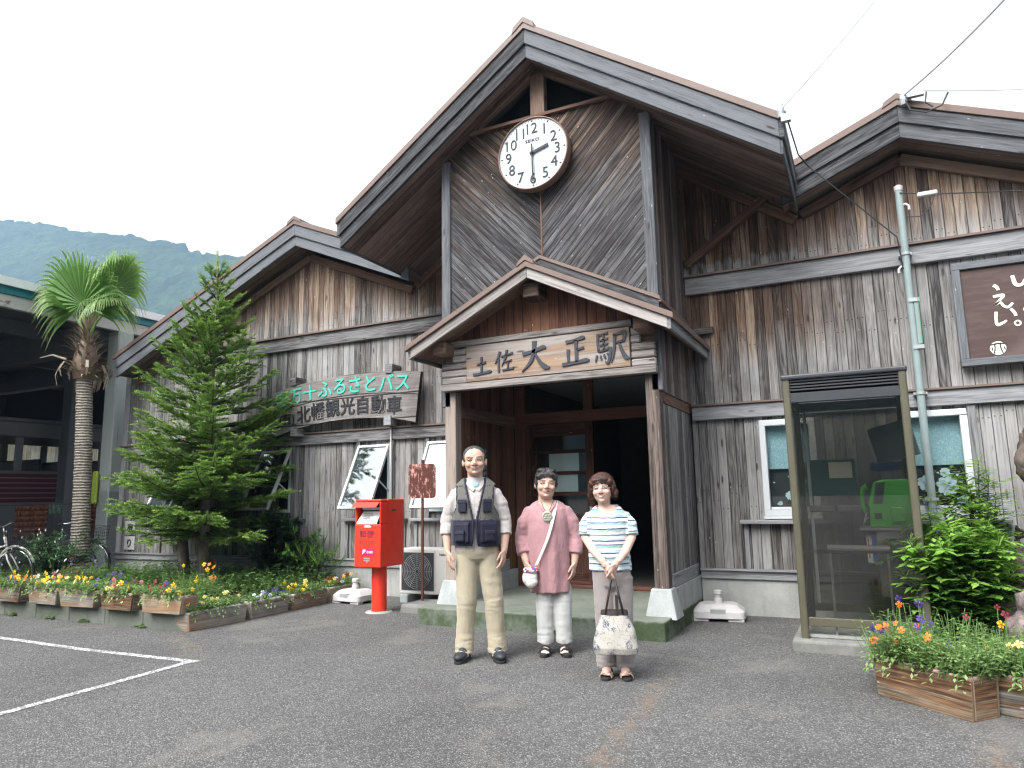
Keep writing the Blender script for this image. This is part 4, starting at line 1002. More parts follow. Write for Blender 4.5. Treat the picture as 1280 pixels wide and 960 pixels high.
for s in (-1, 1): a, c = sorted((s*(hx-.01), s*(hx-.05))); rail(a, c, -hy+.063, hy-.063, .10, .17)
rail(-hx+.02, hx-.02, -hy+.012, -hy+.055, 1.97, 2.055, M_blackmetal, 'header'); rail(-hx+.02, hx-.02, hy-.055, hy-.012, 1.97, 2.055, M_blackmetal, 'header')
for s in (-1, 1): a, c = sorted((s*(hx-.012), s*(hx-.055))); rail(a, c, -hy+.063, hy-.063, 1.97, 2.055, M_blackmetal, 'header')
b = MB()
for k in range(4):
    z = 2.075+k*.026
    b.box(-hx+.063, hx-.063, -hy+.012, -hy+.04, z, z+.012, g=0); b.box(-hx+.063, hx-.063, hy-.04, hy-.012, z, z+.012, g=0)
    b.box(-hx+.012, -hx+.04, -hy+.063, hy-.063, z, z+.012, g=1); b.box(hx-.04, hx-.012, -hy+.063, hy-.063, z, z+.012, g=1)
b.build('louvres', M_blackmetal, ph)
MB().box(-hx+.06, hx-.06, -hy+.06, hy-.06, 2.06, 2.165).build('vent_box', M_dark, ph)
MB().box(-hx-.012, hx+.012, -hy-.012, hy+.012, 2.17, 2.215).build('roof', M_blackmetal, ph, bevel=.014, seg=2)
for n_, (x0, x1, y0, y1) in enumerate(((-hx+.063, hx-.063, -hy+.026, -hy+.032), (-hx+.063, hx-.063, hy-.032, hy-.026), (-hx+.026, -hx+.032, -hy+.063, hy-.063), (hx-.032, hx-.026, -hy+.063, hy-.063))):
    MB().box(x0, x1, y0, y1, .17, 1.97).build('pane', M_glassbooth, ph)
b = MB(); b.box(-hx+.05, hx-.05, -hy+.05, hy-.05, .005, .03); b.build('floor', M_conc, ph)
b = MB(); b.tube([(-.21, -hy+.09, .02), (-.21, -hy+.09, .72), (.22, -hy+.09, .72), (.22, -hy+.09, .02)], .011, 8); b.build('guard_frame', M_galv, ph)
b = MB(); b.tube([(-.23, -hy+.09, .725), (.24, -hy+.09, .725)], .034, 12); b.build('guard_pad', M_greyplastic, ph)
rail(-hx+.06, hx-.06, hy-.06, hy-.035, .62, .66); 
b = MB(); b.box(-hx+.09, -hx+.115, hy-.06, hy-.035, .17, 1.97); b.build('door_stile', M_alu, ph)
for (x0, x1) in ((-.40, -.17), (-.17+.02, .06)): b = MB(); b.box(x0, x1, hy-.085, hy-.05, 1.01, 1.07); b.build('door_handle', M_greyplastic, ph, bevel=.01)
# notices inside
b = MB(); b.box(-.20, .0, hy-.04, hy-.036, 1.325, 1.475); b.build('notice', M_cream, ph)
b = MB(); b.box(-hx+.08, .03, hy-.036, hy-.034, 1.16, 1.50); b.build('teal_panel', plain('dim_teal_film', (.05, .13, .13), .5, .1), ph)
Mn = plain('grey_green_notice', (.10, .125, .12), .6, .15)
b = MB(); M_ = Matrix.Translation((.36, .22, 1.63)) @ Matrix.Rotation(R(-12), 4, 'Y') @ Matrix.Rotation(R(-32), 4, 'Z'); b.box(-.2, .2, -.006, .006, -.16, .17, M=M_); b.build('notice', Mn, ph)
b = MB(); b.box(.16, .42, hy-.045, hy-.04, 1.38, 1.46); b.build('blue_sticker', plain('blue_sticker', (.02, .07, .25), .5, .1), ph)
# shelf and telephone
sh = thing('phone_shelf', 'grey shelf cabinet with blue and white leaflets inside the phone booth', 'shelf', (bx1-.27, by0+.42, .09))
b = MB(); b.box(-.06, .22, -.2, .2, .33, .87); b.build('cabinet', M_greyplastic, sh, bevel=.008)
b = MB(); b.box(-.14, -.061, -.14, .10, .60, .83); b.build('leaflet_rack', M_paper, sh)
b = MB(); b.box(-.10, -.062, -.1415, -.1405, .61, .82); b.build('leaflet_spine', plain('blue_print', (.05, .10, .35), .5, .1), sh)
b = MB(); b.box(-.13, -.12, -.142, -.1405, .64, .8); b.build('leaflet_print', plain('red_print', (.45, .06, .06), .5, .1), sh)
b = MB(); b.box(-.18, .22, -.22, .22, .872, .892); b.build('shelf_top', M_greyplastic, sh)
tl = thing('public_telephone', 'bright green public telephone with handset inside the glass booth', 'telephone', (bx1-.20, by0+.40, .985)); tl.scale = (.80, 1, .95)
# profile seen from the front of the booth: the phone faces -X (towards the door side)
def side(poly, y0, y1, m, nm, bev=.012):
    b = MB(); b.prism(poly, y0, y1, 90); return b.build(nm, m, tl, bevel=bev, seg=2)
side([(-.21, 0), (.20, 0), (.20, .42), (-.05, .42), (-.14, .40), (-.22, .19), (-.20, .165)], -.14, .16, M_green, 'body')
b = MB(); M_ = Matrix.Translation((-.187, 0, .295)) @ Matrix.Rotation(R(21), 4, 'Y'); b.box(-.006, .0, -.12, .13, -.095, .10, M=M_); b.build('dial_panel', M_blackmetal, tl)
b = MB(); b.face([(-.165, -.1412, .205), (-.075, -.1412, .205), (-.035, -.1412, .395), (-.12, -.1412, .395)]); b.build('display_panel', M_blackmetal, tl)
b = MB(); b.box(-.16, -.09, -.143, -.139, .07, .125); b.build('coin_return', M_dark, tl)
side([(.0, .05), (.13, .05), (.13, .15), (.10, .175), (-.01, .175)], -.175, -.1395, M_green, 'coin_box', .008)
MB().lathe([(.012, .175), (.012, .182)], 14, c=(.09, 0, .12), axis='y').build('lock', M_chrome, tl)
b = MB(); b.tube([(-.235, -.10, .14), (-.265, -.10, .18), (-.27, -.10, .26), (-.25, -.10, .34), (-.21, -.10, .36)], [.03, .028, .022, .028, .03], 12); b.build('handset', M_green, tl, smooth=True)
b = MB(); b.tube([(-.235, -.10, .13), (-.26, -.11, .05), (-.275, -.08, .02), (-.26, -.05, .06), (-.22, -.02, .08)], .008, 6); b.build('cord', M_galv, tl)

# ---- conduit pole, wires
pl = thing('conduit_pole', 'slim grey green conduit pole standing against the right wing beside the phone booth', 'pole', (3.515, -.16, 0))
b = MB(); b.tube([(0, 0, 0), (0, 0, 2.2), (0, 0, 4.36)], .036, 14); b.build('pipe', M_pipe, pl)
b = MB(); b.lathe([(.04, 4.34), (.042, 4.385), (.02, 4.40)], 14); b.build('cap', M_plastic, pl)
b = MB(); b.box(.028, .068, -.035, .03, 2.72, 3.16); b.build('channel', M_pipe, pl); b = MB(); b.box(.06, .067, -.05, -.036, 2.72, 3.2); b.build('green_strip', plain('dull_green_paint', (.06, .22, .12), .6, .3), pl)
for z in (2.69, 3.17): b = MB(); b.box(-.02, .075, -.045, .03, z-.02, z+.02); b.build('bracket', M_galv, pl)
for z in (1.2, 2.23, 3.66): b = MB(); b.lathe([(.045, z-.014), (.045, z+.014)], 14); b.box(-.06, .06, .0, .12, z-.012, z+.012); b.build('clamp', M_galv, pl)
def hook(z, s): 
    b = MB(); b.tube([(0, 0, z), (s*.05, -.02, z+.01), (s*.075, -.03, z-.02), (s*.075, -.03, z-.06)], .013, 8); b.build('entry_elbow', M_plastic, pl)
hook(4.17, 1); hook(3.52, -1)
def wire(label, pts, r=.006, sag=0., m=M_wire, n=14):
    P = []
    for i in range(len(pts)-1):
        a, c = Vector(pts[i]), Vector(pts[i+1])
        for k in range(n):
            t = k/n; p = a.lerp(c, t); p.z -= sag*4*t*(1-t); P.append(p)
    P.append(Vector(pts[-1])); b = MB(); b.tube(P, r, 5)
    return tag(b.build('overhead_wire', m), label, 'wire')
def onray(u, v, d):        # a point d metres out along the sight line of photo pixel u,v
    return Vector((2.960, -8.184, 1.30))+(F+R2*((u-640)/FPX)-U2*((v-480)/FPX))*d
wire('black cable running down from the main roof eave to the grey conduit pole', [(2.585, -1.69, 4.70), (2.63, -.9, 4.62), (2.70, -.47, 4.66), (3.45, -.26, 3.82), (3.48, -.18, 3.5)], .007)
wire('thin wire from the top of the conduit pole out to the right', [(3.52, -.2, 4.30), (3.76, -.2, 4.235), (7.6, -.2, 3.6)], .006)
wire('pale wire rising from the right corner of the main roof into the sky', [(2.56, -1.72, 4.72), onray(1100, -8, 6.5)], .008, .02, M_palewire)
wire('thick pale twisted cable rising from the right gable ridge into the sky', [(3.62, -.48, 5.20), onray(1262, -8, 5.5)], .009, .03, M_palewire)
wire('faint wire leaving the right gable ridge towards the right', [(3.75, -.48, 5.22), onray(1300, 110, 14)], .006, .02, M_palewire)
ins = thing('cable_anchor', 'pale cable anchor with drooping black loops on the right gable ridge', 'cable anchor', (3.62, -.48, 5.12))
b = MB(); b.box(-.03, .18, -.03, .02, .04, .08); b.lathe([(.03, -.02), (.036, .03), (.025, .09)], 10); b.build('clamp', M_galv, ins)
b = MB(); b.tube([(0, -.02, .05), (.05, -.03, -.10), (.18, -.03, -.16), (.32, -.03, -.12), (.38, -.02, .0)], .009, 6); b.tube([(.2, -.03, .05), (.18, -.04, -.06), (.24, -.04, -.12)], .008, 6); b.build('loop', M_wire, ins)
an = thing('cable_anchor', 'pale cable anchor at the right end of the main roof eave', 'cable anchor', (2.55, -1.70, 4.70))
b = MB(); b.lathe([(.028, -.06), (.034, 0), (.024, .07)], 10); b.box(.0, .08, -.05, .0, -.12, -.05); b.build('clamp', M_galv, an)
sp = thing('wire_joint', 'small white joint box on the wire above the poem board', 'wire joint', (3.76, -.2, 4.235))
b = MB(); b.box(-.09, .09, -.025, .025, -.02, .03); b.build('box', M_plastic, sp, bevel=.01); b = MB(); b.tube([(.06, 0, -.02), (.02, 0, -.13), (-.08, .0, -.22), (-.2, .0, -.2)], .006, 5); b.build('tail', M_wire, sp)

# ---- small fittings on the left wing
pp = thing('drain_pipe', 'thin cream pipe fixed to the left wing between two open windows', 'pipe', (-2.885, -.075, 0))
b = MB(); b.tube([(0, 0, .9), (0, 0, 2.06)], .02, 8); b.tube([(0, .0, 2.05), (0, -.0, 2.42)], .011, 6); b.build('pipe', M_ac, pp)
mt = thing('electric_meter', 'small pale meter box with a round dial on the wall behind the fir', 'meter', (-7.1, -.06, .80))
b = MB(); b.box(-.16, .16, -.06, .06, -.16, .16); b.build('case', M_ac, mt, bevel=.01); b = MB(); b.lathe([(.08, .06), (.08, .08), (.07, .085)], 20, axis='y'); b.build('dial', M_blackmetal, mt)
for (z, t_, lab) in ((.89, '宿', 'upper white plate with black character at the left end of the wall'), (.64, 'り', 'lower white plate with black character at the left end of the wall')):
    w_ = thing('wall_plate', lab, 'plate', (-8.27, -.01, z)); MB().box(-.13, .13, -.012, .005, -.11, .11).build('plate', M_plastic, w_)
    b = MB(); put_text(b, t_, 0, -.016, 0, .15, .03, .01); b.build('lettering', M_ink, w_)
pq = thing('notice_plaque', 'dark notice plaque with tiny white writing on the porch wall behind the man', 'notice', (-1.125, -.73, 1.60))
b = MB(); b.box(-.004, .012, -.15, .15, -.30, .30); b.build('board', M_blackmetal, pq)
b = MB()
for k in range(6):
    y = -.11+k*.045; z = .26
    while z > -.25:
        l = random.uniform(.02, .06); b.face([(.0125, y, z), (.0125, y+.012, z), (.0125, y+.012, z-l), (.0125, y, z-l)]); z -= l+random.uniform(.01, .03)
b.build('writing', M_paper, pq)
# ------------------------------------------------------------------ planting helpers
def leaf(b, p, d, up, L, w, col, fold=.0):
    """one pointed leaf: 2 quads along direction d"""
    d = d.normalized(); s = d.cross(up); s = s.normalized() if s.length > 1e-5 else d.orthogonal().normalized(); n = s.cross(d)
    m_ = p+d*L*.5-n*L*fold; e = p+d*L-n*L*fold*3
    b.face([p, m_-s*w/2, e, m_+s*w/2], None, 0, (col, col, col))
def rv(a=1.): return Vector((random.uniform(-a, a), random.uniform(-a, a), random.uniform(-a, a)))
RS = random.Random(11)

# ---- fir tree: trunk, whorled limbs, flat sprays of needles
def fir(label, base, H, Rmax, zmin, seed, sparse=1., group=None, lean=(0, 0)):
    rnd = random.Random(seed); t = thing('fir_tree', label, 'tree', base, 0, group)
    P = [Vector((lean[0]*k/10+.02*math.sin(k*1.3+seed), lean[1]*k/10+.02*math.cos(k*1.7), H*k/10)) for k in range(11)]
    axis = lambda z: P[min(9, int(z/H*10))].lerp(P[min(10, int(z/H*10)+1)], z/H*10-int(z/H*10))
    b = MB(); b.tube(P, [.085*(1-k/10.6)+.006 for k in range(11)], 10); b.build('trunk', M_bark, t, smooth=True)
    lb = MB(); fo = MB()
    z = zmin
    def spray(p, d, L, tip):
        """needle-clad shoot: two ranks of short needles merged into narrow blades"""
        d = d.normalized(); s = d.cross(Vector((0, 0, 1))); s = s.normalized() if s.length > .05 else Vector((1, 0, 0)); n = s.cross(d)
        k = max(4, int(L/.021)); bend = rnd.uniform(-.05, .12)
        for i in range(k):
            f = i/k; q = p+d*L*f+n*(bend*L*f*f); nl = .046*(1-.45*f)*rnd.uniform(.75, 1.2)
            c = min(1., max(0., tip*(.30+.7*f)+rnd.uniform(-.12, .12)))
            for sg in (-1, 1):
                e = q+(s*sg*.9+d*.55+n*rnd.uniform(.0, .55)).normalized()*nl; w = d*.0088
                fo.face([q-w, q+w, e+w*.4, e-w*.4], None, 0, (c, c, c))
            if rnd.random() < .55:
                e = q+(n*.8+d*.5+s*rnd.uniform(-.5, .5)).normalized()*nl*.8; w = d*.0088
                fo.face([q-w, q+w, e+w*.4, e-w*.4], None, 0, (c, c, c))
        e = p+d*L+n*bend*L; fo.face([e-s*.006, e+s*.006, e+d*.03], None, 0, (min(1, tip+.2),)*3)
    while z < H*.97:
        f = (z-zmin)/(H-zmin)
        prof = (1-f)**.86*min(1, .78+f*1.4)                       # widest low down, tapering to a thin leader
        nb = rnd.randint(6, 8) if f < .8 else rnd.randint(4, 5)
        a0 = rnd.uniform(0, 6.28)
        for k in range(nb):
            if rnd.random() > sparse: continue
            a = a0+k*6.283/nb+rnd.uniform(-.3, .3); L = Rmax*prof*rnd.uniform(.72, 1.12)+.10
            el = R(-6+f*52)+rnd.uniform(-.14, .14); d = Vector((math.cos(a)*math.cos(el), math.sin(a)*math.cos(el), math.sin(el)))
            q0 = axis(z); pts = [q0+d*L*s_+Vector((0, 0, (.16*L*s_*s_ if f < .6 else .05*L*s_*s_)-.03*L*math.sin(s_*3.1))) for s_ in (0, .2, .4, .6, .8, 1)]
            lb.tube(pts, [.016*(1-f*.55)*(1-s_*.85)+.002 for s_ in (0, .2, .4, .6, .8, 1)], 5)
            sd = d.cross(Vector((0, 0, 1))).normalized()
            n2 = max(4, int(L/.056))
            for j in range(n2):
                s_ = .12+.88*(j+rnd.uniform(0, .9))/n2; i = min(4, int(s_*5)); q = pts[i].lerp(pts[i+1], s_*5-i)
                tip = .12+.62*s_+rnd.uniform(-.1, .22)
                tw = (.10+.22*(1-abs(s_-.45)))*L*.62+.07
                for sg in (-1, 1):
                    if rnd.random() < .22: continue
                    dd = (sd*sg*rnd.uniform(.7, 1.1)+d*rnd.uniform(.45, .9)+Vector((0, 0, rnd.uniform(-.22, .25)))).normalized()
                    spray(q, dd, tw*rnd.uniform(.6, 1.), tip)
                    if tw > .16:
                        for m_ in range(int(tw/.075)):
                            q2 = q+dd*tw*(.25+.6*rnd.random()); d2 = (dd+(sd*rnd.uniform(-1, 1)+d*rnd.uniform(0, .8)+Vector((0, 0, rnd.uniform(-.25, .3))))*.8).normalized(); spray(q2, d2, tw*.42, tip+.1)
            spray(pts[-2], (pts[-1]-pts[-2]), (pts[-1]-pts[-2]).length+.08, .8)
        z += (.15 if f < .5 else .17)*rnd.uniform(.8, 1.2)
    for k in range(3): spray(P[9].lerp(P[10], k/3), Vector((rnd.uniform(-.3, .3), rnd.uniform(-.3, .3), 1)), .30, .6)
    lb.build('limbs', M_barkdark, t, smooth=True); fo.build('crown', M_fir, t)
    return t
fir('tall green fir tree in the flower bed in front of the left wing', (-5.38, -.97, .15), 4.68, 1.32, .74, 3)
fir('smaller fir with a dark trunk close behind the tall fir', (-6.45, -.42, .15), 2.7, 1.05, .75, 8, .9)

# ---- fan palm
def palm():
    rnd = random.Random(5)
    t = thing('fan_palm', 'fan palm with ringed grey trunk, dead leaf stubs and ragged green crown', 'palm', (-8.36, -.80, .1))
    H = 3.36
    b = MB(); K = 60; P = [Vector((-.10*(k/K)**2*0-.32*(k/K), .06*math.sin(k/K*2), H*k/K)) for k in range(K+1)]
    b.tube(P, [(.165 if k < 6 else .140)-.018*k/K+.006*math.sin(k*2.3)+.02*max(0, 1-k/7) for k in range(K+1)], 20); b.build('trunk', M_palmtrunk, t, smooth=True)
    top = P[-1]+Vector((0, 0, .02))
    b = MB(); 
    b.lathe([(.16, -.12), (.19, .02), (.19, .2), (.15, .42), (.08, .62), (.04, .8)], 14, c=tuple(top))
    n = len(b.v); b.c = [(.05+.25*rnd.random(),)*3 for _ in range(n)]
    for k in range(260):
        a = rnd.uniform(0, 6.283); z = rnd.uniform(-.05, .85); r = .17*(1-max(0, z)*.9); el = R(20+z*60+rnd.uniform(-30, 20)); L = rnd.uniform(.15, .40)
        d = Vector((math.cos(a)*math.cos(el), math.sin(a)*math.cos(el), math.sin(el))); p = top+Vector((math.cos(a)*r, math.sin(a)*r, z))
        s = d.cross(Vector((0, 0, 1))).normalized()*.018; c = (rnd.uniform(.1, 1.),)*3
        m_ = p+d*L*.6; e = p+d*L+Vector((0, 0, -.05)); b.face([p-s, p+s, m_+s*.7, m_-s*.7], None, 0, c); b.face([m_-s*.7, m_+s*.7, e], None, 0, c)
    for k in range(26):                       # hanging strips
        a = rnd.uniform(0, 6.283); p = top+Vector((math.cos(a)*.24, math.sin(a)*.24, rnd.uniform(.0, .15))); o = Vector((math.cos(a), math.sin(a), 0)); s = Vector((-o.y, o.x, 0))*.022; c = (rnd.uniform(.3, 1.),)*3; L = rnd.uniform(.2, .42)
        q1 = p+o*.11+Vector((0, 0, .04)); q2 = q1+o*.07-Vector((0, 0, L*.5)); q3 = q2-o*.04-Vector((0, 0, L*.5))
        b.face([p-s, p+s, q1+s, q1-s], None, 0, c); b.face([q1-s, q1+s, q2+s, q2-s], None, 0, c); b.face([q2-s, q2+s, q3+s*.4, q3-s*.4], None, 0, c)
    pts = [top+Vector((-.2, -.2, .22)), top+Vector((-.42, -.3, .30)), top+Vector((-.62, -.38, .26))]; n0 = len(b.v); b.tube(pts, [.02, .016, .01], 5); b.c += [(.95,)*3]*(len(b.v)-n0)
    b.build('dead_leaf_skirt', M_palmdry, t)
    top2 = top+Vector((0, 0, .68))
    # fans: (direction azimuth, elevation, petiole, radius, spread)
    fans = [(-80, 72, .50, 1.12, 118, .05), (24, 64, .85, .92, 84, .22), (150, 68, .7, .9, 100, .14), (-160, 50, .5, .66, 80, .35), (0, 38, .5, .55, 80, .5), (70, 80, .95, .75, 70, .1)]
    for (az, el, pet, rad, spread, dr) in fans:
        az, el = R(az), R(el); d = Vector((math.cos(az)*math.cos(el), math.sin(az)*math.cos(el), math.sin(el)))
        sd = d.cross(Vector((0, 0, 1))).normalized(); nm = sd.cross(d)
        hub = top2+d*pet; fb = MB()
        n0 = len(fb.v); fb.tube([top2-Vector((0, 0, .15)), top2+d*pet*.5+Vector((0, 0, -.0)), hub], [.03, .022, .016], 6); fb.c += [(.75,)*3]*(len(fb.v)-n0)
        N = 40
        for k in range(N):
            a = R(-spread+2*spread*k/(N-1)); dd = (d*math.cos(a)+sd*math.sin(a)); L = rad*(.80+.22*math.cos(a*.5))*rnd.uniform(.92, 1.06)
            side = dd.cross(nm).normalized(); c0 = rnd.uniform(.25, .5)
            bow = -dr*.25
            prev = None; S = 7
            for i in range(S+1):
                f = i/S
                droop = 0 if f < .6 else (f-.6)**2*2.6*(dr+.35)*(1+.7*abs(math.sin(a)))
                p = hub+dd*L*f*(1-.10*max(0, f-.6))+nm*(bow*L*f*f)-Vector((0, 0, 1))*droop*L
                w = L*math.sin(math.pi*2*spread/360/(N-1))*(min(f, .55))*1.75 if f < .6 else .030*(1-f)/.4+.0025
                w = min(w, .034); z_ = nm*(w*.55 if k % 2 else -w*.55)*(1 if f < .65 else .3)
                cur = (p-side*w, p+z_*.9, p+side*w)
                if prev:
                    c = min(1, c0+.55*max(0, f-.62)/.38)
                    fb.face([prev[0], prev[1], cur[1], cur[0]], None, 0, (c,)*3); fb.face([prev[1], prev[2], cur[2], cur[1]], None, 0, (c,)*3)
                prev = cur
            if rnd.random() < .8:          # curling threads
                p = hub+dd*L*.75; q = p+dd*.10-Vector((0, 0, .05)); r_ = q+rv(.06)-Vector((0, 0, rnd.uniform(.15, .38))); s = side*.004
                fb.face([p-s, p+s, q+s, q-s], None, 0, (1, 1, 1)); fb.face([q-s, q+s, r_+s, r_-s], None, 0, (1, 1, 1))
        fb.build('frond', M_palm, t)
palm()

# ---- leafy shrubs
def shrub(name, label, loc, mat, stems, H, spread, leafL, leafW, per, seed, rz=0, tipc=.6, cat='shrub', up=.5, lean=(0, 0), group=None):
    rnd = random.Random(seed); t = thing(name, label, cat, loc, rz, group); sb = MB(); fb = MB()
    for k in range(stems):
        a = rnd.uniform(0, 6.283); r0 = rnd.uniform(0, .35)*spread; rr = rnd.uniform(.25, 1)*spread; h = H*rnd.uniform(.55, 1.)*(1-.25*(rr/spread)**2)
        p0 = Vector((math.cos(a)*r0*.5, math.sin(a)*r0*.5, 0)); p2 = Vector((math.cos(a)*rr+lean[0], math.sin(a)*rr+lean[1], h)); p1 = p0.lerp(p2, .5)+Vector((0, 0, h*.18))-Vector((math.cos(a), math.sin(a), 0))*rr*.12
        B = lambda s: p0*(1-s)**2+p1*2*s*(1-s)+p2*s*s
        sb.tube([B(s/6) for s in range(7)], [.008*(1-s/7)+.002 for s in range(7)], 5)
        n = int(per*h/.1)
        for j in range(n):
            s = .12+.88*(j+.5)/n; q = B(s); d = (B(min(1, s+.05))-B(s-.05)).normalized()
            for sg in range(2):
                aa = j*2.4+sg*math.pi+rnd.uniform(-.5, .5); o = d.orthogonal().normalized(); o = Matrix.Rotation(aa, 3, d) @ o
                if rnd.random() < .4 and h > .25:      # small side twig
                    tw = (o+d*up).normalized(); lt = rnd.uniform(.05, .14)*H
                    for m_ in range(4):
                        qq = q+tw*lt*(m_+1)/4
                        for s2 in (-1, 1):
                            o2 = tw.cross(Vector((0, 0, 1))); o2 = o2.normalized()*s2 if o2.length > .01 else Vector((s2, 0, 0))
                            leaf(fb, qq, o2+tw*.8+Vector((0, 0, rnd.uniform(-.1, .3))), Vector((0, 0, 1)), leafL*rnd.uniform(.6, 1.05), leafW, min(1, max(0, tipc*s+rnd.uniform(-.2, .25))), .08)
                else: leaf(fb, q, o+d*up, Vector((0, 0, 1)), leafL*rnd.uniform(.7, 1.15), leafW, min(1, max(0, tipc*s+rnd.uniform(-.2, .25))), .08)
        for m_ in range(4): leaf(fb, p2, Vector((rnd.uniform(-.6, .6), rnd.uniform(-.6, .6), 1)), Vector((1, 0, 0)), leafL*.8, leafW*.8, min(1, tipc+.25))
    sb.build('stems', M_barkdark, t); fb.build('leaves', mat, t)
    return t
shrub('leafy_shrub', 'bright green leafy shrub growing between the phone booth and the gnarled root', (3.50, -1.32, 0), M_bush, 56, 1.14, .46, .105, .042, 3.6, 21, 0, .75, lean=(.03, 0))
shrub('leafy_shrub', 'tall pale shoots of the shrub under the right window beside the conduit pole', (3.76, -.85, 0), M_bush, 24, 1.56, .32, .098, .038, 3.2, 22, 0, .85)
shrub('dark_shrub', 'dark glossy shrub under the window right of the fir trunk', (-4.55, -.45, .15), M_darkbush, 34, 1.10, .42, .10, .045, 2.6, 23, 0, .5)
shrub('dark_shrub', 'low arching green shrub leaning out from the dark shrub towards the post box', (-4.12, -.38, .15), M_bush, 9, .75, .42, .12, .035, 1.8, 24, 0, .25)
shrub('white_flower_shrub', 'airy grey green shrub with white flower specks around the palm trunk', (-8.55, -1.05, .1), M_shrub, 50, .82, .72, .055, .02, 3.6, 25, 0, .6)
b = MB(); r5 = random.Random(4)
for k in range(46):
    a = r5.uniform(0, 6.28); q = Vector((-8.7+math.cos(a)*r5.uniform(.1, .72), -1.05+math.sin(a)*r5.uniform(.1, .72)-.1, r5.uniform(.35, .95)))
    for m_ in range(4): leaf(b, q, Vector((math.cos(m_*1.57), -.3, math.sin(m_*1.57))), Vector((0, 1, 0)), .022, .016, .1)
o = b.build('blossoms', FL['white'])
o.parent = [x for x in COL.objects if x.name.startswith('white_flower_shrub')][0]; o.matrix_parent_inverse = Matrix.Translation(-o.parent.location)
shrub('iris_leaves', 'clump of long arching strap leaves near the right end of the flower bed', (-3.95, -.32, .15), M_bush, 10, .5, .3, .3, .025, .35, 26, 0, .3, 'plant', 1.5)

# ---- flower bed: kerb blocks, soil, ground cover, planters, pansies
b = MB(); x = -3.42; 
BED = []
while x > -11: 
    w = .62; b = MB(); b.box(x-w+.006, x, -2.885, -2.72, -.03, .172); b.build('kerb_block', M_ledge, None, bevel=.008); BED.append(COL.objects[-1]); x -= w
kb = thing('flower_bed_kerb', 'low kerb of grey green concrete blocks along the front of the flower bed', 'kerb', (-3.42, -2.8, 0))
for o in BED: o.parent = kb; o.matrix_parent_inverse = Matrix.Translation(-kb.location)
b = MB(); b.box(-11, -3.54, -2.73, -.03, -.02, .135); tag(b.build('bed_soil', M_soil), kind='structure')

def herbs(mb, x0, x1, y0, y1, z, n, h, rnd, L=.05, w=.02, c=.5):
    for k in range(n):
        p = Vector((rnd.uniform(x0, x1), rnd.uniform(y0, y1), z)); hh = h*rnd.uniform(.3, 1)
        d = Vector((rnd.uniform(-.5, .5), rnd.uniform(-.5, .5), 1)).normalized(); s = Vector((.003, 0, 0)); e = p+d*hh; cc = max(0, min(1, c+rnd.uniform(-.3, .3)))
        mb.face([p-s, p+s, e+s*.5, e-s*.5], None, 0, (cc*.7,)*3)
        for j in range(7):
            q = p+d*hh*(.3+.7*(j+rnd.random())/7); a = rnd.uniform(0, 6.28)
            leaf(mb, q, Vector((math.cos(a), math.sin(a), rnd.uniform(-.1, .7))), Vector((0, 0, 1)), L*rnd.uniform(.5, 1.1), w, max(0, min(1, cc+rnd.uniform(-.2, .25))), .1)
rg = random.Random(31); b = MB()
herbs(b, -10.5, -3.55, -2.68, -.3, .13, 2300, .24, rg, .06, .028, .36)
herbs(b, -7.5, -3.6, -1.5, -.05, .13, 900, .36, rg, .08, .04, .2)
tag(b.build('ground_cover', M_herb), 'low green ground cover filling the flower bed below the fir trees', 'ground cover', kind='stuff')

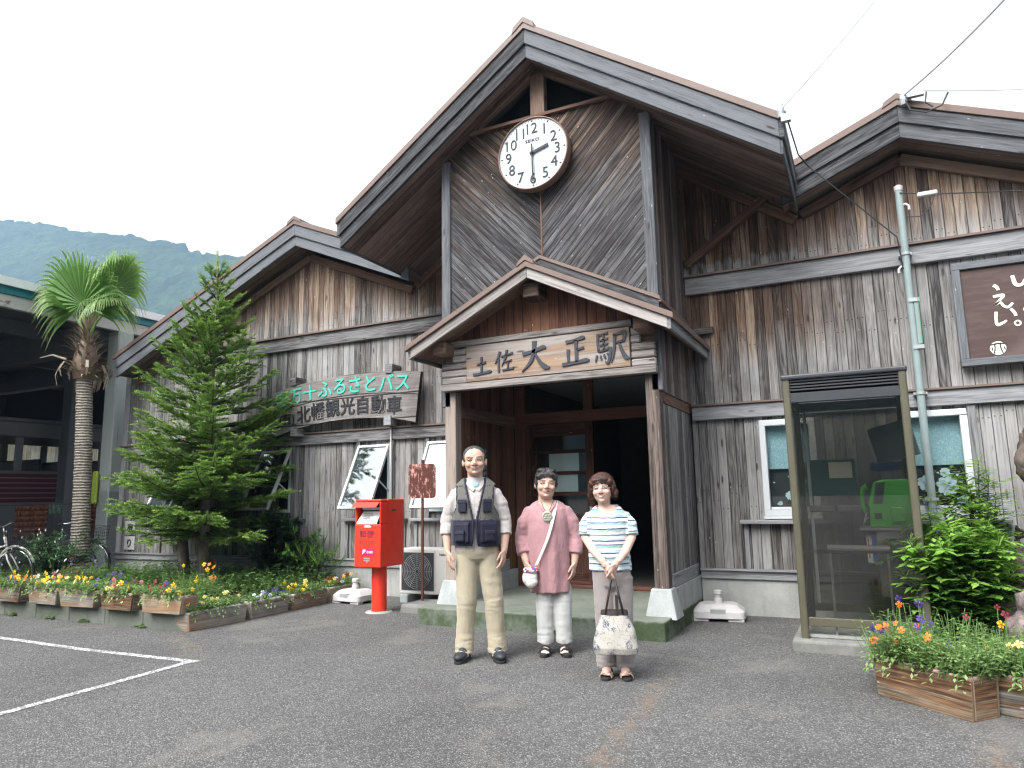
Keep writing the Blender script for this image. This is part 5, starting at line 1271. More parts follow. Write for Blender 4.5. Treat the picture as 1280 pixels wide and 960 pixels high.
def flower_mesh(kind):
    """a pansy: five overlapping petals around a dark or yellow eye"""
    b = MB()
    for k in range(5):
        a = k*2*math.pi/5+math.pi/2; r = 1. if k in (0, 1, 4) else .9; P = []
        for (rr_, da) in ((.05, 0), (.55, -.5), (.95, -.42), (1.08, 0), (.95, .42), (.55, .5)):
            P.append(Vector((math.cos(a+da)*rr_*r, -.10+.16*rr_*rr_-.02*k, math.sin(a+da)*rr_*r)))
        n0 = len(b.v); b.face(P); b.c += [((1. if i == 0 else .42 if i in (1, 5) else .0),)*3 for i in range(6)]
    me = b.build('flower', FL[kind]); d = me.data; bpy.data.objects.remove(me); return d
FM = {k: flower_mesh(k) for k in FL}
def pansies(name, label, loc, rz, w, d, z, cols, nf, seed, h=.2, dens=1., trail=True, group=None):
    """one clump of bedding plants: stems and leaves, and every flower head a child"""
    rnd = random.Random(seed); t = thing(name, label, 'flowers', loc, rz, group); b = MB()
    herbs(b, -w/2, w/2, -d/2, d/2, z, int(260*dens*w*d/.12), h, rnd, .045, .018, .62)
    if trail:
        for k in range(int(12*dens)):
            p = Vector((rnd.uniform(-w/2, w/2), -d/2, z+.05)); 
            for j in range(5): leaf(b, p+Vector((rnd.uniform(-.02, .02), -.015*j, -.028*j+.04)), Vector((rnd.uniform(-1, 1), -.7, rnd.uniform(-.8, .3))), Vector((0, 0, 1)), .04, .018, rnd.uniform(.4, 1), .1)
    cen = {}
    for k in range(nf):
        kind = rnd.choice(cols)
        if kind not in cen or rnd.random() < .25: cen[kind] = (rnd.uniform(-w*.42, w*.42), rnd.uniform(-d*.4, d*.3))
        cx, cy = cen[kind]
        p = Vector((max(-w/2, min(w/2, cx+rnd.gauss(0, .075))), max(-d/2-.03, min(d/2, cy+rnd.gauss(0, .05))), z+h*rnd.uniform(.55, 1.22)))
        s = Vector((.0025, 0, 0)); q = Vector((p.x+rnd.uniform(-.02, .02), p.y+.02, z)); b.face([q-s, q+s, p+s, p-s], None, 0, (.6,)*3)
        o = bpy.data.objects.new('flower', FM[kind]); COL.objects.link(o); o.parent = t; r_ = rnd.uniform(.019, .031)
        o.location = p; o.scale = (r_, r_, r_); o.rotation_euler = (rnd.uniform(-.75, .25), rnd.uniform(-.4, .4), rnd.uniform(-.7, 1.3)-rz*.6)
    b.build('foliage', M_herb, t)
    return t
def planter(label, loc, rz, L, D, H, flare, mat, rim, rimd=1):
    t = thing('planter_box', label, 'planter', loc, rz); b = MB(); k = flare
    # four flared boards, real thickness
    T = .022; tl, bl = L/2, L/2*(1-k); td, bd = D/2, D/2*(1-k*.6)
    def board(p, q, r_, s_, inn, u):
        P = [Vector(x) for x in (p, q, r_, s_)]; Q = [x+Vector(inn) for x in P]; o = random.uniform(0, 20)
        uv = [(x[u]+o, x[2]) for x in P]
        b.face(P, uv); b.face(Q[::-1], uv[::-1])
        for i in range(4): j = (i+1) % 4; b.face([P[j], P[i], Q[i], Q[j]], [(P[j][u]+o, .0), (P[i][u]+o, .0), (P[i][u]+o, T), (P[j][u]+o, T)])
    board((-bl, -bd, 0), (bl, -bd, 0), (tl, -td, H), (-tl, -td, H), (0, T, 0), 0); board((bl, bd, 0), (-bl, bd, 0), (-tl, td, H), (tl, td, H), (0, -T, 0), 0)
    board((bl+.002, -bd+T, 0), (bl+.002, bd-T, 0), (tl+.002, td-T, H-.004), (tl+.002, -td+T, H-.004), (-T, 0, 0), 1); board((-bl-.002, bd-T, 0), (-bl-.002, -bd+T, 0), (-tl-.002, -td+T, H-.004), (-tl-.002, td-T, H-.004), (T, 0, 0), 1)
    b.box(-bl+.02, bl-.02, -bd+.02, bd-.02, .004, .02, g=0)
    b.build('box', mat, t, bevel=.004)
    r = MB(); a, c = tl-.012, td-.012
    q = .03
    for (x0, x1, y0, y1) in ((-a, a, -c, -c+q), (-a, a, c-q, c), (-a, -a+q, -c+q, c-q), (a-q, a, -c+q, c-q)): r.box(x0, x1, y0, y1, H-.06, H+.012)
    r.build('liner', rim, t, bevel=.006)
    MB().box(-a+.028, a-.028, -c+.028, c-.028, H-.08, H-.03).build('soil', M_soil, t)
    return t
GP = 'planter boxes along the flower bed'
FLAB = 'pansies growing in the planter boxes of the bed'
# front row, on the kerb (x centre, length, colours, wood)
front = [(-3.66, .60, ['crimson', 'crimson', 'yellow', 'violet'], M_planter_o, 'orange-stained planter box at the right end of the kerb row', 'crimson and yellow pansies in the orange-stained planter'),
         (-4.36, .56, ['pink', 'pink', 'yellow', 'cream'], M_planter_o, 'planter box with an orange stain, second from the right end of the kerb row', 'pink and yellow pansies trailing over the second planter'),
         (-5.03, .60, ['yellow', 'cream', 'violet'], M_planter, 'plain grey planter box in the middle of the kerb row', 'sparse yellow and violet pansies in the middle kerb planter'),
         (-5.66, .58, ['yellow', 'yellow', 'white', 'violet'], M_planter, 'speckled grey planter box, fourth from the right on the kerb', 'pale blue and yellow pansies over the speckled grey planter'),
         (-6.36, .60, ['yellow', 'yellow', 'violet', 'orange'], M_planter, 'grey planter box, fifth from the right on the kerb', 'bright yellow pansies in the fifth kerb planter'),
         (-7.15, .66, ['violet', 'yellow', 'orange'], M_planter, 'grey planter box cut off by the left edge', 'violet and orange pansies at the left edge of the kerb row')]
for i, (x, L, cols, mat, l1, l2) in enumerate(front):
    planter(l1, (x, -2.87+.01*math.sin(i*3), .172), R(random.Random(i).uniform(-3, 3)), L, .22, .17, .13, mat, M_pinkrim)
    pansies('pansies', l2, (x, -2.87, .172), 0, L*.95, .24, .14, cols, 15, 40+i, .13)
side_ = [(-2.53, .74, 'grey weathered planter box at the front corner of the bed', ['crimson', 'yellow', 'violet', 'cream'], 'crimson, violet and yellow pansies in the front corner planter'),
         (-1.80, .62, 'long brown planter box, second along the right side of the bed', ['violet', 'white'], 'violet and white pansies in the second side planter'),
         (-1.13, .62, 'dark brown planter box, third along the right side of the bed', ['crimson', 'cream', 'yellow'], 'dark red pansies in the third side planter'),
         (-.46, .62, 'dark brown planter box at the wall end of the right side of the bed', ['yellow', 'white', 'crimson'], 'yellow pansies in the planter nearest the post box')]
for i, (y, L, l1, cols, l2) in enumerate(side_):
    planter(l1, (-3.415, y, 0), R(90+(2 if i else -3)), L, .22, .175, .05, M_planter, M_greyrim)
    pansies('pansies', l2, (-3.42, y, 0), R(90), L*.95, .22, .14, cols, 14, 60+i, .15 if i != 1 else .11, .8)
bedf = [(-4.6, -1.75, ['yellow', 'yellow', 'yellow', 'orange'], 'tall yellow pansies standing in the bed right of the fir trunk', 11, .34), (-5.0, -2.2, ['crimson', 'violet', 'pink'], 'crimson and violet pansies in the bed in front of the fir trunk', 14, .20),
        (-5.75, -2.1, ['yellow', 'violet', 'violet'], 'violet pansies with a few tall yellow ones left of the fir trunk', 16, .26), (-6.3, -2.35, ['pink', 'pink', 'cream'], 'pink pansies in the bed behind the middle kerb planter', 15, .24),
        (-7.0, -2.3, ['yellow', 'yellow', 'white'], 'mass of yellow pansies in the bed near the palm', 20, .26), (-8.0, -2.2, ['violet', 'yellow', 'orange', 'white'], 'mixed violet and yellow pansies at the far left of the bed', 22, .26), (-7.3, -1.5, ['violet', 'white', 'crimson'], 'pale violet pansies in the bed behind the yellow mass', 16, .34)]
for i, (x, y, cols, l, n, h) in enumerate(bedf): pansies('pansies', l, (x, y, .13), 0, .7, .4, .0, cols, n, 80+i, h, .45, False)
# right-hand planters
planter('long wooden planter box with pink rim in front of the phone booth', (3.225, -2.95, 0), math.atan2(-.45, .50), .66, .235, .225, .04, M_planter_o, M_pinkrim)
pansies('pansies', 'orange, dark red and violet pansies in the long planter by the phone booth', (3.225, -2.95, 0), math.atan2(-.45, .50), .68, .26, .2, ['orange', 'crimson', 'violet', 'violet', 'orange'], 15, 71, .24, 1.3)
planter('grey planter box cut off by the right edge of the photo', (3.86, -3.02, 0), R(-20), .62, .25, .215, .05, M_planter, M_pinkrim)
pansies('pansies', 'large yellow pansies in the planter at the right edge', (3.86, -2.98, 0), R(-20), .66, .32, .2, ['yellow', 'cream', 'cream', 'yellow', 'orange'], 20, 72, .21, 1.4)
pansies('pansies', 'tall orange flowers on pale stems behind the long planter', (3.2, -2.45, 0), 0, .5, .3, .0, ['orange', 'violet'], 7, 73, .52, .8, False)
pansies('pansies', 'yellow and dark red pansies below the gnarled root', (3.75, -2.3, 0), 0, .6, .4, .0, ['yellow', 'crimson', 'yellow'], 12, 74, .42, .9, False)
# weeds at the kerb foot
b = MB(); rw = random.Random(6)
for x in (-4.05, -5.0, -5.6, -6.35, -6.9): herbs(b, x-.08, x+.08, -2.93, -2.89, 0, 14, .05, rw, .035, .014, .7)
tag(b.build('weeds', M_herb), 'tiny weeds growing along the foot of the kerb', 'weeds', kind='stuff')

# ---- gnarled root and boulder at the right edge
def blob_obj(name, parts, voxel, mat, parent, sm=4, disp=0., dscale=3., colf=None, loc=(0, 0, 0)):
    b = MB()
    for f in parts: f(b)
    o = b.build(name, mat, None)
    r = o.modifiers.new('r', 'REMESH'); r.mode = 'VOXEL'; r.voxel_size = voxel; r.adaptivity = 0
    if sm: s_ = o.modifiers.new('s', 'SMOOTH'); s_.factor = .5; s_.iterations = sm
    dg = bpy.context.evaluated_depsgraph_get(); dg.update()
    me = bpy.data.meshes.new_from_object(o.evaluated_get(dg)); old = o.data; o.modifiers.clear(); o.data = me; bpy.data.meshes.remove(old); me.name = name
    if disp:
        me.update(); co = np.array([v.co for v in me.vertices]); no = np.array([v.normal for v in me.vertices])
        d = np.array([mnoise.turbulence(Vector(c)*dscale, 4, False) - .5 for c in co]) if callable(disp) is False else np.array([disp(Vector(c)) for c in co])
        co = co+no*(d*(disp if not callable(disp) else 1.))[:, None]; me.vertices.foreach_set('co', co.astype(np.float32).ravel())
    if colf:
        ca = me.color_attributes.new('Col', 'FLOAT_COLOR', 'POINT'); no = [v.normal.copy() for v in me.vertices]
        ca.data.foreach_set('color', np.array([(*colf(v.co, v.normal), 1.) for v in me.vertices], dtype=np.float32).ravel())
    me.polygons.foreach_set('use_smooth', np.ones(len(me.polygons), dtype=bool)); me.update()
    if parent: o.parent = parent
    return o
rt = thing('gnarled_root', 'large gnarled brown root with a bulging rounded top at the right edge', 'driftwood', (4.185, -.62, 0))
blob_obj('root', [lambda b: b.ell((.12, 0, .42), (.38, .34, .48), 20, 12), lambda b: b.ell((-.08, -.14, .55), (.26, .24, .24), 18, 10), lambda b: b.ell((-.15, -.1, .25), (.2, .22, .3)), lambda b: b.ell((.35, -.2, .25), (.3, .3, .35)), lambda b: b.ell((.0, -.28, .3), (.16, .13, .34)),
                  lambda b: b.tube([(.1, 0, .7), (.2, .02, 1.0), (.16, .0, 1.3)], [.16, .12, .2], 14), lambda b: b.ell((.27, .0, 1.58), (.33, .3, .46), 20, 12), lambda b: b.ell((.42, .0, 1.9), (.3, .28, .3), 18, 10), lambda b: b.tube([(.0, -.05, .75), (-.12, -.1, .86), (-.06, -.12, .98)], [.06, .045, .03], 10)], .022, M_stone, rt, 3, .10, 3.2)
rk = thing('boulder', 'mottled reddish grey stone among the flowers below the gnarled root', 'stone', (4.05, -1.5, 0))
blob_obj('stone', [lambda b: b.ell((0, 0, .25), (.28, .24, .33), 18, 10), lambda b: b.ell((.1, .1, .2), (.3, .2, .2), 18, 10)], .025, bark('reddish_stone', (.09, .065, .06), (.27, .22, .21), (6, 6, 6)), rk, 2, .1, 4)
# ------------------------------------------------------------------ open bus garage on the left
gs = thing('bus_garage', 'open sided bus garage with concrete columns and a white roof edge left of the station', 'garage', (-9.0, 0, 0))
def gp(b, nm, m, **k): o = b.build(nm, m, gs, **k); o.matrix_parent_inverse = Matrix.Translation((9.0, 0, 0)); return o
X0 = -9.75; ZO = .34
b = MB(); b.box(-21, X0, -9, 4.5, 4.50+ZO, 4.55+ZO, g=1); gp(b, 'roof_deck', M_steelbeam)
M_ = Matrix.Translation((X0+.08, 0, 4.60+ZO)) @ Matrix.Rotation(R(9), 4, 'Y')
b = MB(); b.box(-6, .06, -9, 4.7, .02, .05, M=M_); b.box(-.02, .10, -9, 4.7, .0, .14, M=M_); gp(b, 'roof_sheet', M_whiteroof)
b = MB(); b.box(X0-.02, X0+.10, -9, 4.6, 4.46+ZO, 4.615+ZO, g=1); gp(b, 'fascia', M_tealroof)
g = G('rust_stained_white_beam'); o = g.pos(); n = g.noise(g.vm('MULTIPLY', o, (3, 3, 5)), 1., 5, .7)
M_rustbeam = g.done(g.bsdf(g.mix(g.mr(n, .56, .7), (.50, .50, .47), (.16, .07, .035)), .7))
b = MB(); b.box(X0-.05, X0+.06, -9, 4.5, 4.24+ZO, 4.455+ZO, g=1); gp(b, 'edge_beam', M_rustbeam)
for y in (-8.2, -5.4, -2.6, .66, 2.9):
    b = MB(); b.box(-21, X0-.055, y-.13, y+.13, 3.95+ZO, 4.49+ZO, g=0); gp(b, 'cross_beam', M_steelbeam)
for x in (-11.5, -14.5, -17.5):
    b = MB(); b.box(x-.08, x+.08, -9, 4.5, 4.2+ZO, 4.47+ZO, g=1); gp(b, 'purlin', M_steelbeam)
g = G('stained_column_paint'); o = g.pos(); n = g.noise(g.vm('MULTIPLY', o, (9, 9, .7)), 1., 5, .7); n2 = g.noise(o, 3, 4, .6)
M_col = g.done(g.bsdf(g.mix(g.mr(n, .56, .68, 0., .8), g.mix(n2, (.30, .335, .32), (.42, .45, .43)), (.20, .10, .06)), .8))
b = MB(); b.box(-9.98, -9.66, .50, .82, 0, 4.24+ZO, g=2); gp(b, 'column', M_col, bevel=.02)
b = MB(); b.box(-9.986, -9.654, .494, .826, 0, 1.55, g=2); gp(b, 'column_guard', M_galv, bevel=.02)
for (x, y) in ((-12.55, 1.55), (-15, 4.3), (-20.7, -8.8), (-20.7, 4.3), (-9.9, 4.3)):
    b = MB(); b.box(x-.16, x+.16, y-.16, y+.16, 0, 4.24+ZO, g=2); gp(b, 'column', M_steelbeam, bevel=.02)
b = MB(); b.box(-21.1, -20.95, -9, 4.5, 0, 1.9, g=1); b.box(-21.1, -20.95, -9, 4.5, 3.4, 4.8, g=1); b.box(-21, -9.9, -9.15, -9, 0, 4.8, g=0); b.box(-21, -9.9, 4.5, 4.62, 0, 2.0, g=0); b.box(-21, -9.9, 4.5, 4.62, 3.3, 4.8, g=0); gp(b, 'daylight_block_wall', M_dark)  # black walls added to shut out daylight and keep the garage dark
b = MB(); b.face([(-21, -9, .006), (-10.1, -9, .006), (-10.1, 4.5, .006), (-21, 4.5, .006)]); gp(b, 'garage_floor', M_block)
# far fence that shows, bright, through the bus windows
fc = thing('board_fence', 'pale boarded fence in daylight beyond the dark garage', 'fence', (-25, 5, 0))
b = MB(); b.box(-.04, .04, -14, 14, .3, 3.6, g=2); b.build('panel', M_fence, fc)
for y in range(-14, 15, 2): MB().box(.04, .12, y-.05, y+.05, 0, 3.6, g=2).build('post', M_fence, fc)
# bus: side towards the yard, stripes, window openings
bu = thing('parked_bus', 'pale grey bus with dark red stripes parked inside the shaded garage', 'bus', (-14.2, .6, 0))
y0, y1, xs = -4.5, 4.6, 1.15
b = MB(); wz0, wz1 = 2.02, 2.74
for s in (-1, 1):
    xa, xb = sorted((s*xs, s*(xs-.06)))
    b.box(xa, xb, y0, y1, .45, wz0, g=1); b.box(xa, xb, y0, y1, wz1, 3.05, g=1)
    y = y0
    while y < y1: b.box(xa, xb, y, y+.16, wz0+.001, wz1-.001, g=2); y += .92
b.box(-xs+.06, xs-.06, y0, y0+.06, .45, 3.05); b.box(-xs+.06, xs-.06, y1-.06, y1, .45, 3.05); b.box(-xs+.02, xs-.02, y0+.02, y1-.02, 3.052, 3.14); b.box(-xs+.06, xs-.06, y0+.06, y1-.06, .46, .52)
b.build('body', M_bus, bu, bevel=.02)
for s in (1,):
    for k in range(6):
        z = 1.36+k*.105; b = MB(); b.box(xs+.001, xs+.006, y0+.1, y1-.1, z, z+.075, g=1); b.build('stripe', M_busred, bu)
for k in range(9):
    y = y0+.6+k*.92; b = MB(); b.box(-.9, .9, y, y+.12, 1.7, 2.32+.04*math.sin(k*2)); b.box(-.9, .9, y, y+.45, 1.2, 1.3); b.build('seat', M_blackmetal, bu, bevel=.04)
y = y0+.16
while y < y1-.7:
    for s in (-1, 1): MB().box(s*xs-.03*s-.003, s*xs-.03*s+.003, y, y+.76, wz0, wz1).build('pane', M_glass, bu)
    y += .92
for yy in (y0+1.7, y1-2.0):
    for s in (-1, 1): MB().lathe([(.2, s*.9), (.44, s*.9), (.46, s*.95), (.46, s*1.1), (.42, s*1.14), (.2, s*1.12)], 28, c=(0, yy, .46), axis='x').build('wheel', M_rubber, bu)
# cloths hanging on a line in the garage, hose of the yard
for (nm, lab, y, z, w, h, m, c) in (('hanging_towel', 'orange brown towel hanging in the dark garage', -.02, .98, .62, .62, M_towel, 'towel'), ('hanging_cloth', 'small grey green cloth hanging beside the orange towel', .62, 1.22, .24, .2, M_greencloth, 'cloth'), ('hanging_towel', 'dark brown towel hanging furthest right in the dark garage', 1.35, 1.0, .3, .6, M_towel, 'towel')):
    b = MB(); nx, nz = 10, 6
    for i in range(nx):
        for j in range(nz):
            f = lambda i, j: (-11.6+.04*math.sin(i*1.7+j*.4)*(1-j/nz*.5), y+w*i/nx, z-h/2+h*j/nz+.01*math.sin(i*2.2)*(j == 0))
            b.face([f(i, j), f(i+1, j), f(i+1, j+1), f(i, j+1)])
    o = b.build(nm, m, None, smooth=True); sm = o.modifiers.new('t', 'SOLIDIFY'); sm.thickness = .012; tag(o, lab, c)
ln = MB(); ln.tube([(-11.6, -4, 1.34), (-11.6, 0, 1.30), (-11.6, 4, 1.34)], .006, 5); tag(ln.build('washing_line', M_wire), 'thin line strung across the garage carrying the hanging towels', 'line')
tag(MB().box(-11.2, -10.6, .55, 1.45, .0, .62).build('storage_crate', M_steelbeam, None, bevel=.03), 'grey crate in the garage behind the bicycles', 'crate')
vs_ = thing('safety_vest', 'yellow green cloth hanging behind the palm trunk on the column', 'vest', (-10.0, .45, 1.6))
MB().box(-.05, .10, -.03, .02, -.30, .30).build('cloth', M_yellow, vs_, bevel=.02)

# ---- bicycles
def bicycle(label, loc, rz, frame_m, lean=.12, basket=True):
    t = thing('bicycle', label, 'bicycle', loc, rz); t.rotation_euler = (lean, 0, rz); r = .33
    def wheel(x):
        b = MB(); n = 36; b.tube([(x+r*math.cos(i/n*6.2832), 0, r+r*math.sin(i/n*6.2832)) for i in range(n+1)], .017, 8, cap=False); w = b.build('wheel', M_rubber, t, smooth=True)
        b = MB(); b.tube([(x+(r-.025)*math.cos(i/n*6.2832), 0, r+(r-.025)*math.sin(i/n*6.2832)) for i in range(n+1)], .012, 6, cap=False); b.build('rim', M_chrome, w)
        b = MB()
        for k in range(18): a = k*math.pi/9; b.tube([(x+.02*math.cos(a+.5), (-1)**k*.02, r+.02*math.sin(a+.5)), (x+(r-.03)*math.cos(a), 0, r+(r-.03)*math.sin(a))], .0014, 4, cap=False)
        b.build('spokes', M_chrome, w)
        b = MB(); b.tube([(x, -.04, r), (x, .04, r)], .02, 8); b.build('hub', M_chrome, w)
        b = MB(); b.tube([(x+(r+.03)*math.cos(a), 0, r+(r+.03)*math.sin(a)) for a in [R(20+k*8) for k in range(20)]], .02, 6); b.build('mudguard', frame_m, t, smooth=True)
    wheel(0.); wheel(1.08)
    b = MB(); bb, hd, st = (.45, 0, .28), (.90, 0, .72), (.30, 0, .72)
    for p, q, rr_ in ((bb, (.93, 0, .62), .018), ((.33, 0, .60), (.90, 0, .70), .016), (bb, st, .016), ((0, .05, .33), bb, .009), ((0, -.05, .33), bb, .009), ((0, .05, .33), (.33, 0, .62), .008), ((0, -.05, .33), (.33, 0, .62), .008)): b.tube([p, q], rr_, 8)
    b.tube([(.935, 0, .60), (.875, 0, .84)], .02, 8)
    for s in (-1, 1): b.tube([(.935, s*.03, .58), (.98, s*.05, .5), (1.08, s*.05, .33)], .012, 8)
    b.build('frame', frame_m, t, smooth=True)
    b = MB(); b.tube([(.875, 0, .84), (.855, 0, .98)], .012, 8); b.tube([(.66, -.29, 1.0), (.74, -.27, 1.01), (.84, -.12, 1.02), (.86, 0, .99), (.84, .12, 1.02), (.74, .27, 1.01), (.66, .29, 1.0)], .011, 8); b.build('handlebar', M_chrome, t, smooth=True)
    for s in (-1, 1): b = MB(); b.tube([(.73, s*.275, 1.01), (.62, s*.292, 1.0)], .017, 8); b.build('grip', M_rubber, t)
    b = MB(); b.ell((.26, 0, .80), (.13, .085, .045), 14, 8); b.build('saddle', M_rubber, t, smooth=True)
    b = MB(); b.tube([(.45, -.07, .28), (.45, .07, .28)], .012, 6); b.tube([(.45, .07, .28), (.58, .07, .17)], .01, 6); b.tube([(.45, -.07, .28), (.32, -.07, .39)], .01, 6); b.build('crank', M_chrome, t)
    for p in ((.58, .1, .165), (.32, -.1, .395)): b = MB(); b.box(p[0]-.045, p[0]+.045, p[1]-.04, p[1]+.04, p[2]-.012, p[2]+.012); b.build('pedal', M_rubber, t)
    if basket:
        b = MB()
        for k in range(5):
            z = .70+k*.055; e = .12+.006*k
            b.tube([(1.0-.02, -e, z), (1.24+.01*k, -e, z), (1.24+.01*k, e, z), (.98, e, z), (.98, -e, z)], .003, 4)
        for k in range(7): y = -.12+.04*k; b.tube([(.98, y, .70), (.98, y, .93)], .003, 4); b.tube([(1.24, y, .70), (1.28, y, .93)], .003, 4); b.tube([(.98, y, .70), (1.24, y, .70)], .003, 4)
        b.build('basket', M_blackmetal, t)
        b = MB(); b.lathe([(.02, 0), (.035, .02), (.035, .05)], 12, c=(1.0, 0, .62), axis='x'); b.build('lamp', M_chrome, t)
    b = MB(); b.tube([(.03, .06, .33), (-.02, .16, .0)], .01, 6); b.build('kickstand', M_chrome, t)
bicycle('cream white bicycle leaning at the left edge by the flower bed', (-9.75, -1.75, 0), R(12), M_bikewhite)
bicycle('dark bicycle with chrome bars half hidden behind the palm trunk', (-9.9, -.35, 0), R(8), M_blackmetal, .1)
# ------------------------------------------------------------------ people
def fabric(name, weave=900., bumps=.25, rough=.85, sheen=.2):
    g = G(name); a = g.attr(); o = g.obj(); n = g.noise(o, 14, 4, .6); n2 = g.noise(o, 260, 2, .5); n3 = g.noise(g.vm('MULTIPLY', o, (22, 22, 7)), 1., 3, .6, .8)
    c = g.mix(g.mr(n, .35, .7, 0., .07), a, g.mix(1., a, (.72, .70, .70), 'MULTIPLY'))
    return g.done(g.bsdf(c, rough, g.bump(g.m('ADD', g.m('ADD', g.m('MULTIPLY', n2, .05), n3), g.m('MULTIPLY', n, .6)), bumps*1.5, .03), **{'Sheen__Weight': sheen, 'Specular__IOR__Level': .2}))
M_cloth = fabric('cotton_cloth')
M_pants = fabric('trouser_cloth', bumps=.16)
g = G('skin'); a = g.attr(); o = g.obj(); n = g.noise(o, 60, 3, .6); n2 = g.noise(o, 9, 3, .6)
M_skin = g.done(g.bsdf(g.mix(g.mr(n2, .35, .7, 0., .15), a, g.mix(1., a, (.86, .70, .66), 'MULTIPLY')), .5, g.bump(n, .12, .003), **{'Subsurface__Weight': .12, 'Subsurface__Radius': (.012, .005, .003), 'Subsurface__Scale': 1., 'Specular__IOR__Level': .35}))
def hairmat(name, c1, c2):
    g = G(name); o = g.obj(); n = g.noise(g.vm('MULTIPLY', o, (90, 90, 14)), 1., 4, .7); n2 = g.noise(o, 12, 3, .5)
    return g.done(g.bsdf(g.mix(g.mr(g.m('ADD', g.m('MULTIPLY', n, .7), g.m('MULTIPLY', n2, .35)), .35, .72), c1, c2), .48, g.bump(n, .9, .008), **{'Specular__IOR__Level': .45}))
M_hairblack = hairmat('black_hair', (.010, .009, .009), (.045, .04, .038)); M_hairgrey = hairmat('greying_hair', (.012, .012, .012), (.085, .082, .08)); M_hairred = hairmat('reddish_brown_hair', (.016, .007, .005), (.09, .032, .02))
M_leather = plain('dark_leather', (.028, .020, .018), .5, .25, 14); M_beige = plain('beige_leather', (.48, .33, .23), .5, .15, 14); M_sole = plain('dark_sole', (.02, .018, .018), .8, .2, 14)
M_sneaker = plain('black_sneaker', (.025, .028, .034), .55, .25, 20); M_sneakgrey = plain('grey_sneaker_panel', (.42, .43, .44), .6, .2, 20); M_sock = plain('pale_sock', (.62, .50, .46), .8, .1, 20)
M_silver = plain('silver_wire_frame', (.55, .55, .55), .3, .05, 20, metal=.9)
SKIN = (.50, .325, .245)

def merge(b, hb, Mx):
    o = len(b.v); b.v += [tuple(Mx @ Vector(p)) for p in hb.v]; b.f += [tuple(i+o for i in f) for f in hb.f]; b.m += hb.m; b.uv += hb.uv
def hand(b, w, d, side, nrm, curl=.35, s=1., spread=.06):
    w, d, side, nrm = Vector(w), Vector(d).normalized(), Vector(side).normalized(), Vector(nrm).normalized()
    Mx = Matrix((side, d, nrm)).transposed(); 
    b.ell(w+d*.045*s, (.041*s, .054*s, .0165*s), 14, 8, M=Mx); b.tube([w-d*.03*s, w+d*.03*s], [.027*s, .025*s], 10)
    for off, L, sp in ((.031, .072, .9), (.0105, .083, .3), (-.0105, .077, -.3), (-.0305, .060, -.9)):
        p = w+d*.078*s+side*off*s; dd = (d+side*sp*spread).normalized(); pts = [p-d*.03*s, p]; r = [.0098*s, .0096*s]
        for k, f in enumerate((.45, .30, .25)):
            a = curl*(k+1)*.75; v = dd*math.cos(a)+nrm*math.sin(a); p = p+v*L*f*s; pts.append(p); r.append((.0093, .0086, .0068)[k]*s)
        b.tube(pts, r, 8)
    p = w+d*.018*s+side*.028*s; v1 = (d*.62+side*.62+nrm*.35).normalized(); v2 = (d*.9+side*.15+nrm*.4).normalized()
    b.tube([p-v1*.02*s, p+v1*.028*s, p+v1*.028*s+v2*.030*s, p+v1*.028*s+v2*.052*s], [.015*s, .0125*s, .0105*s, .0075*s], 8)
def head(b, Mx, kind):
    h = MB()
    h.ell((0, .014, .035), (.077, .094, .089), 24, 16); h.ell((0, -.014, -.022), (.067, .074, .092), 24, 16)
    jw = {'m': (.058, .056), 'w1': (.060, .057), 'w2': (.048, .053)}[kind]
    h.ell((0, -.022, -.062), (jw[0], .058, jw[1]), 20, 12); h.ell((0, -.066, -.088), (.022, .020, .017))
    for s in (-1, 1):
        h.ell((s*.038, -.060, -.024), (.026, .025, .026)); h.ell((s*.031, -.073, .010), (.019, .012, .011)); h.tube([(s*.012, -.082, .028), (s*.035, -.080, .033), (s*.055, -.062, .026)], [.008, .009, .007], 8)
        h.ell((s*.079, .012, -.004), (.011, .020, .034), M=Matrix.Rotation(R(-12*s), 3, 'Z')); h.ell((s*.013, -.094, -.027), (.010, .010, .008))
    h.tube([(0, -.082, .022), (0, -.094, .0), (0, -.108, -.022)], [.009, .010, .0135], 10); h.ell((0, -.100, -.024), (.013, .014, .011))
    h.tube([(-.024, -.078, -.050), (0, -.090, -.048), (.024, -.078, -.050)], [.005, .0078, .005], 8); h.tube([(-.02, -.078, -.060), (0, -.088, -.062), (.02, -.078, -.060)], [.005, .0082, .005], 8)
    h.tube([(0, .030, -.03), (0, .035, -.12), (0, .045, -.19)], [.055, .054 if kind != 'w2' else .046, .062 if kind != 'w2' else .052], 18)
    merge(b, h, Mx)
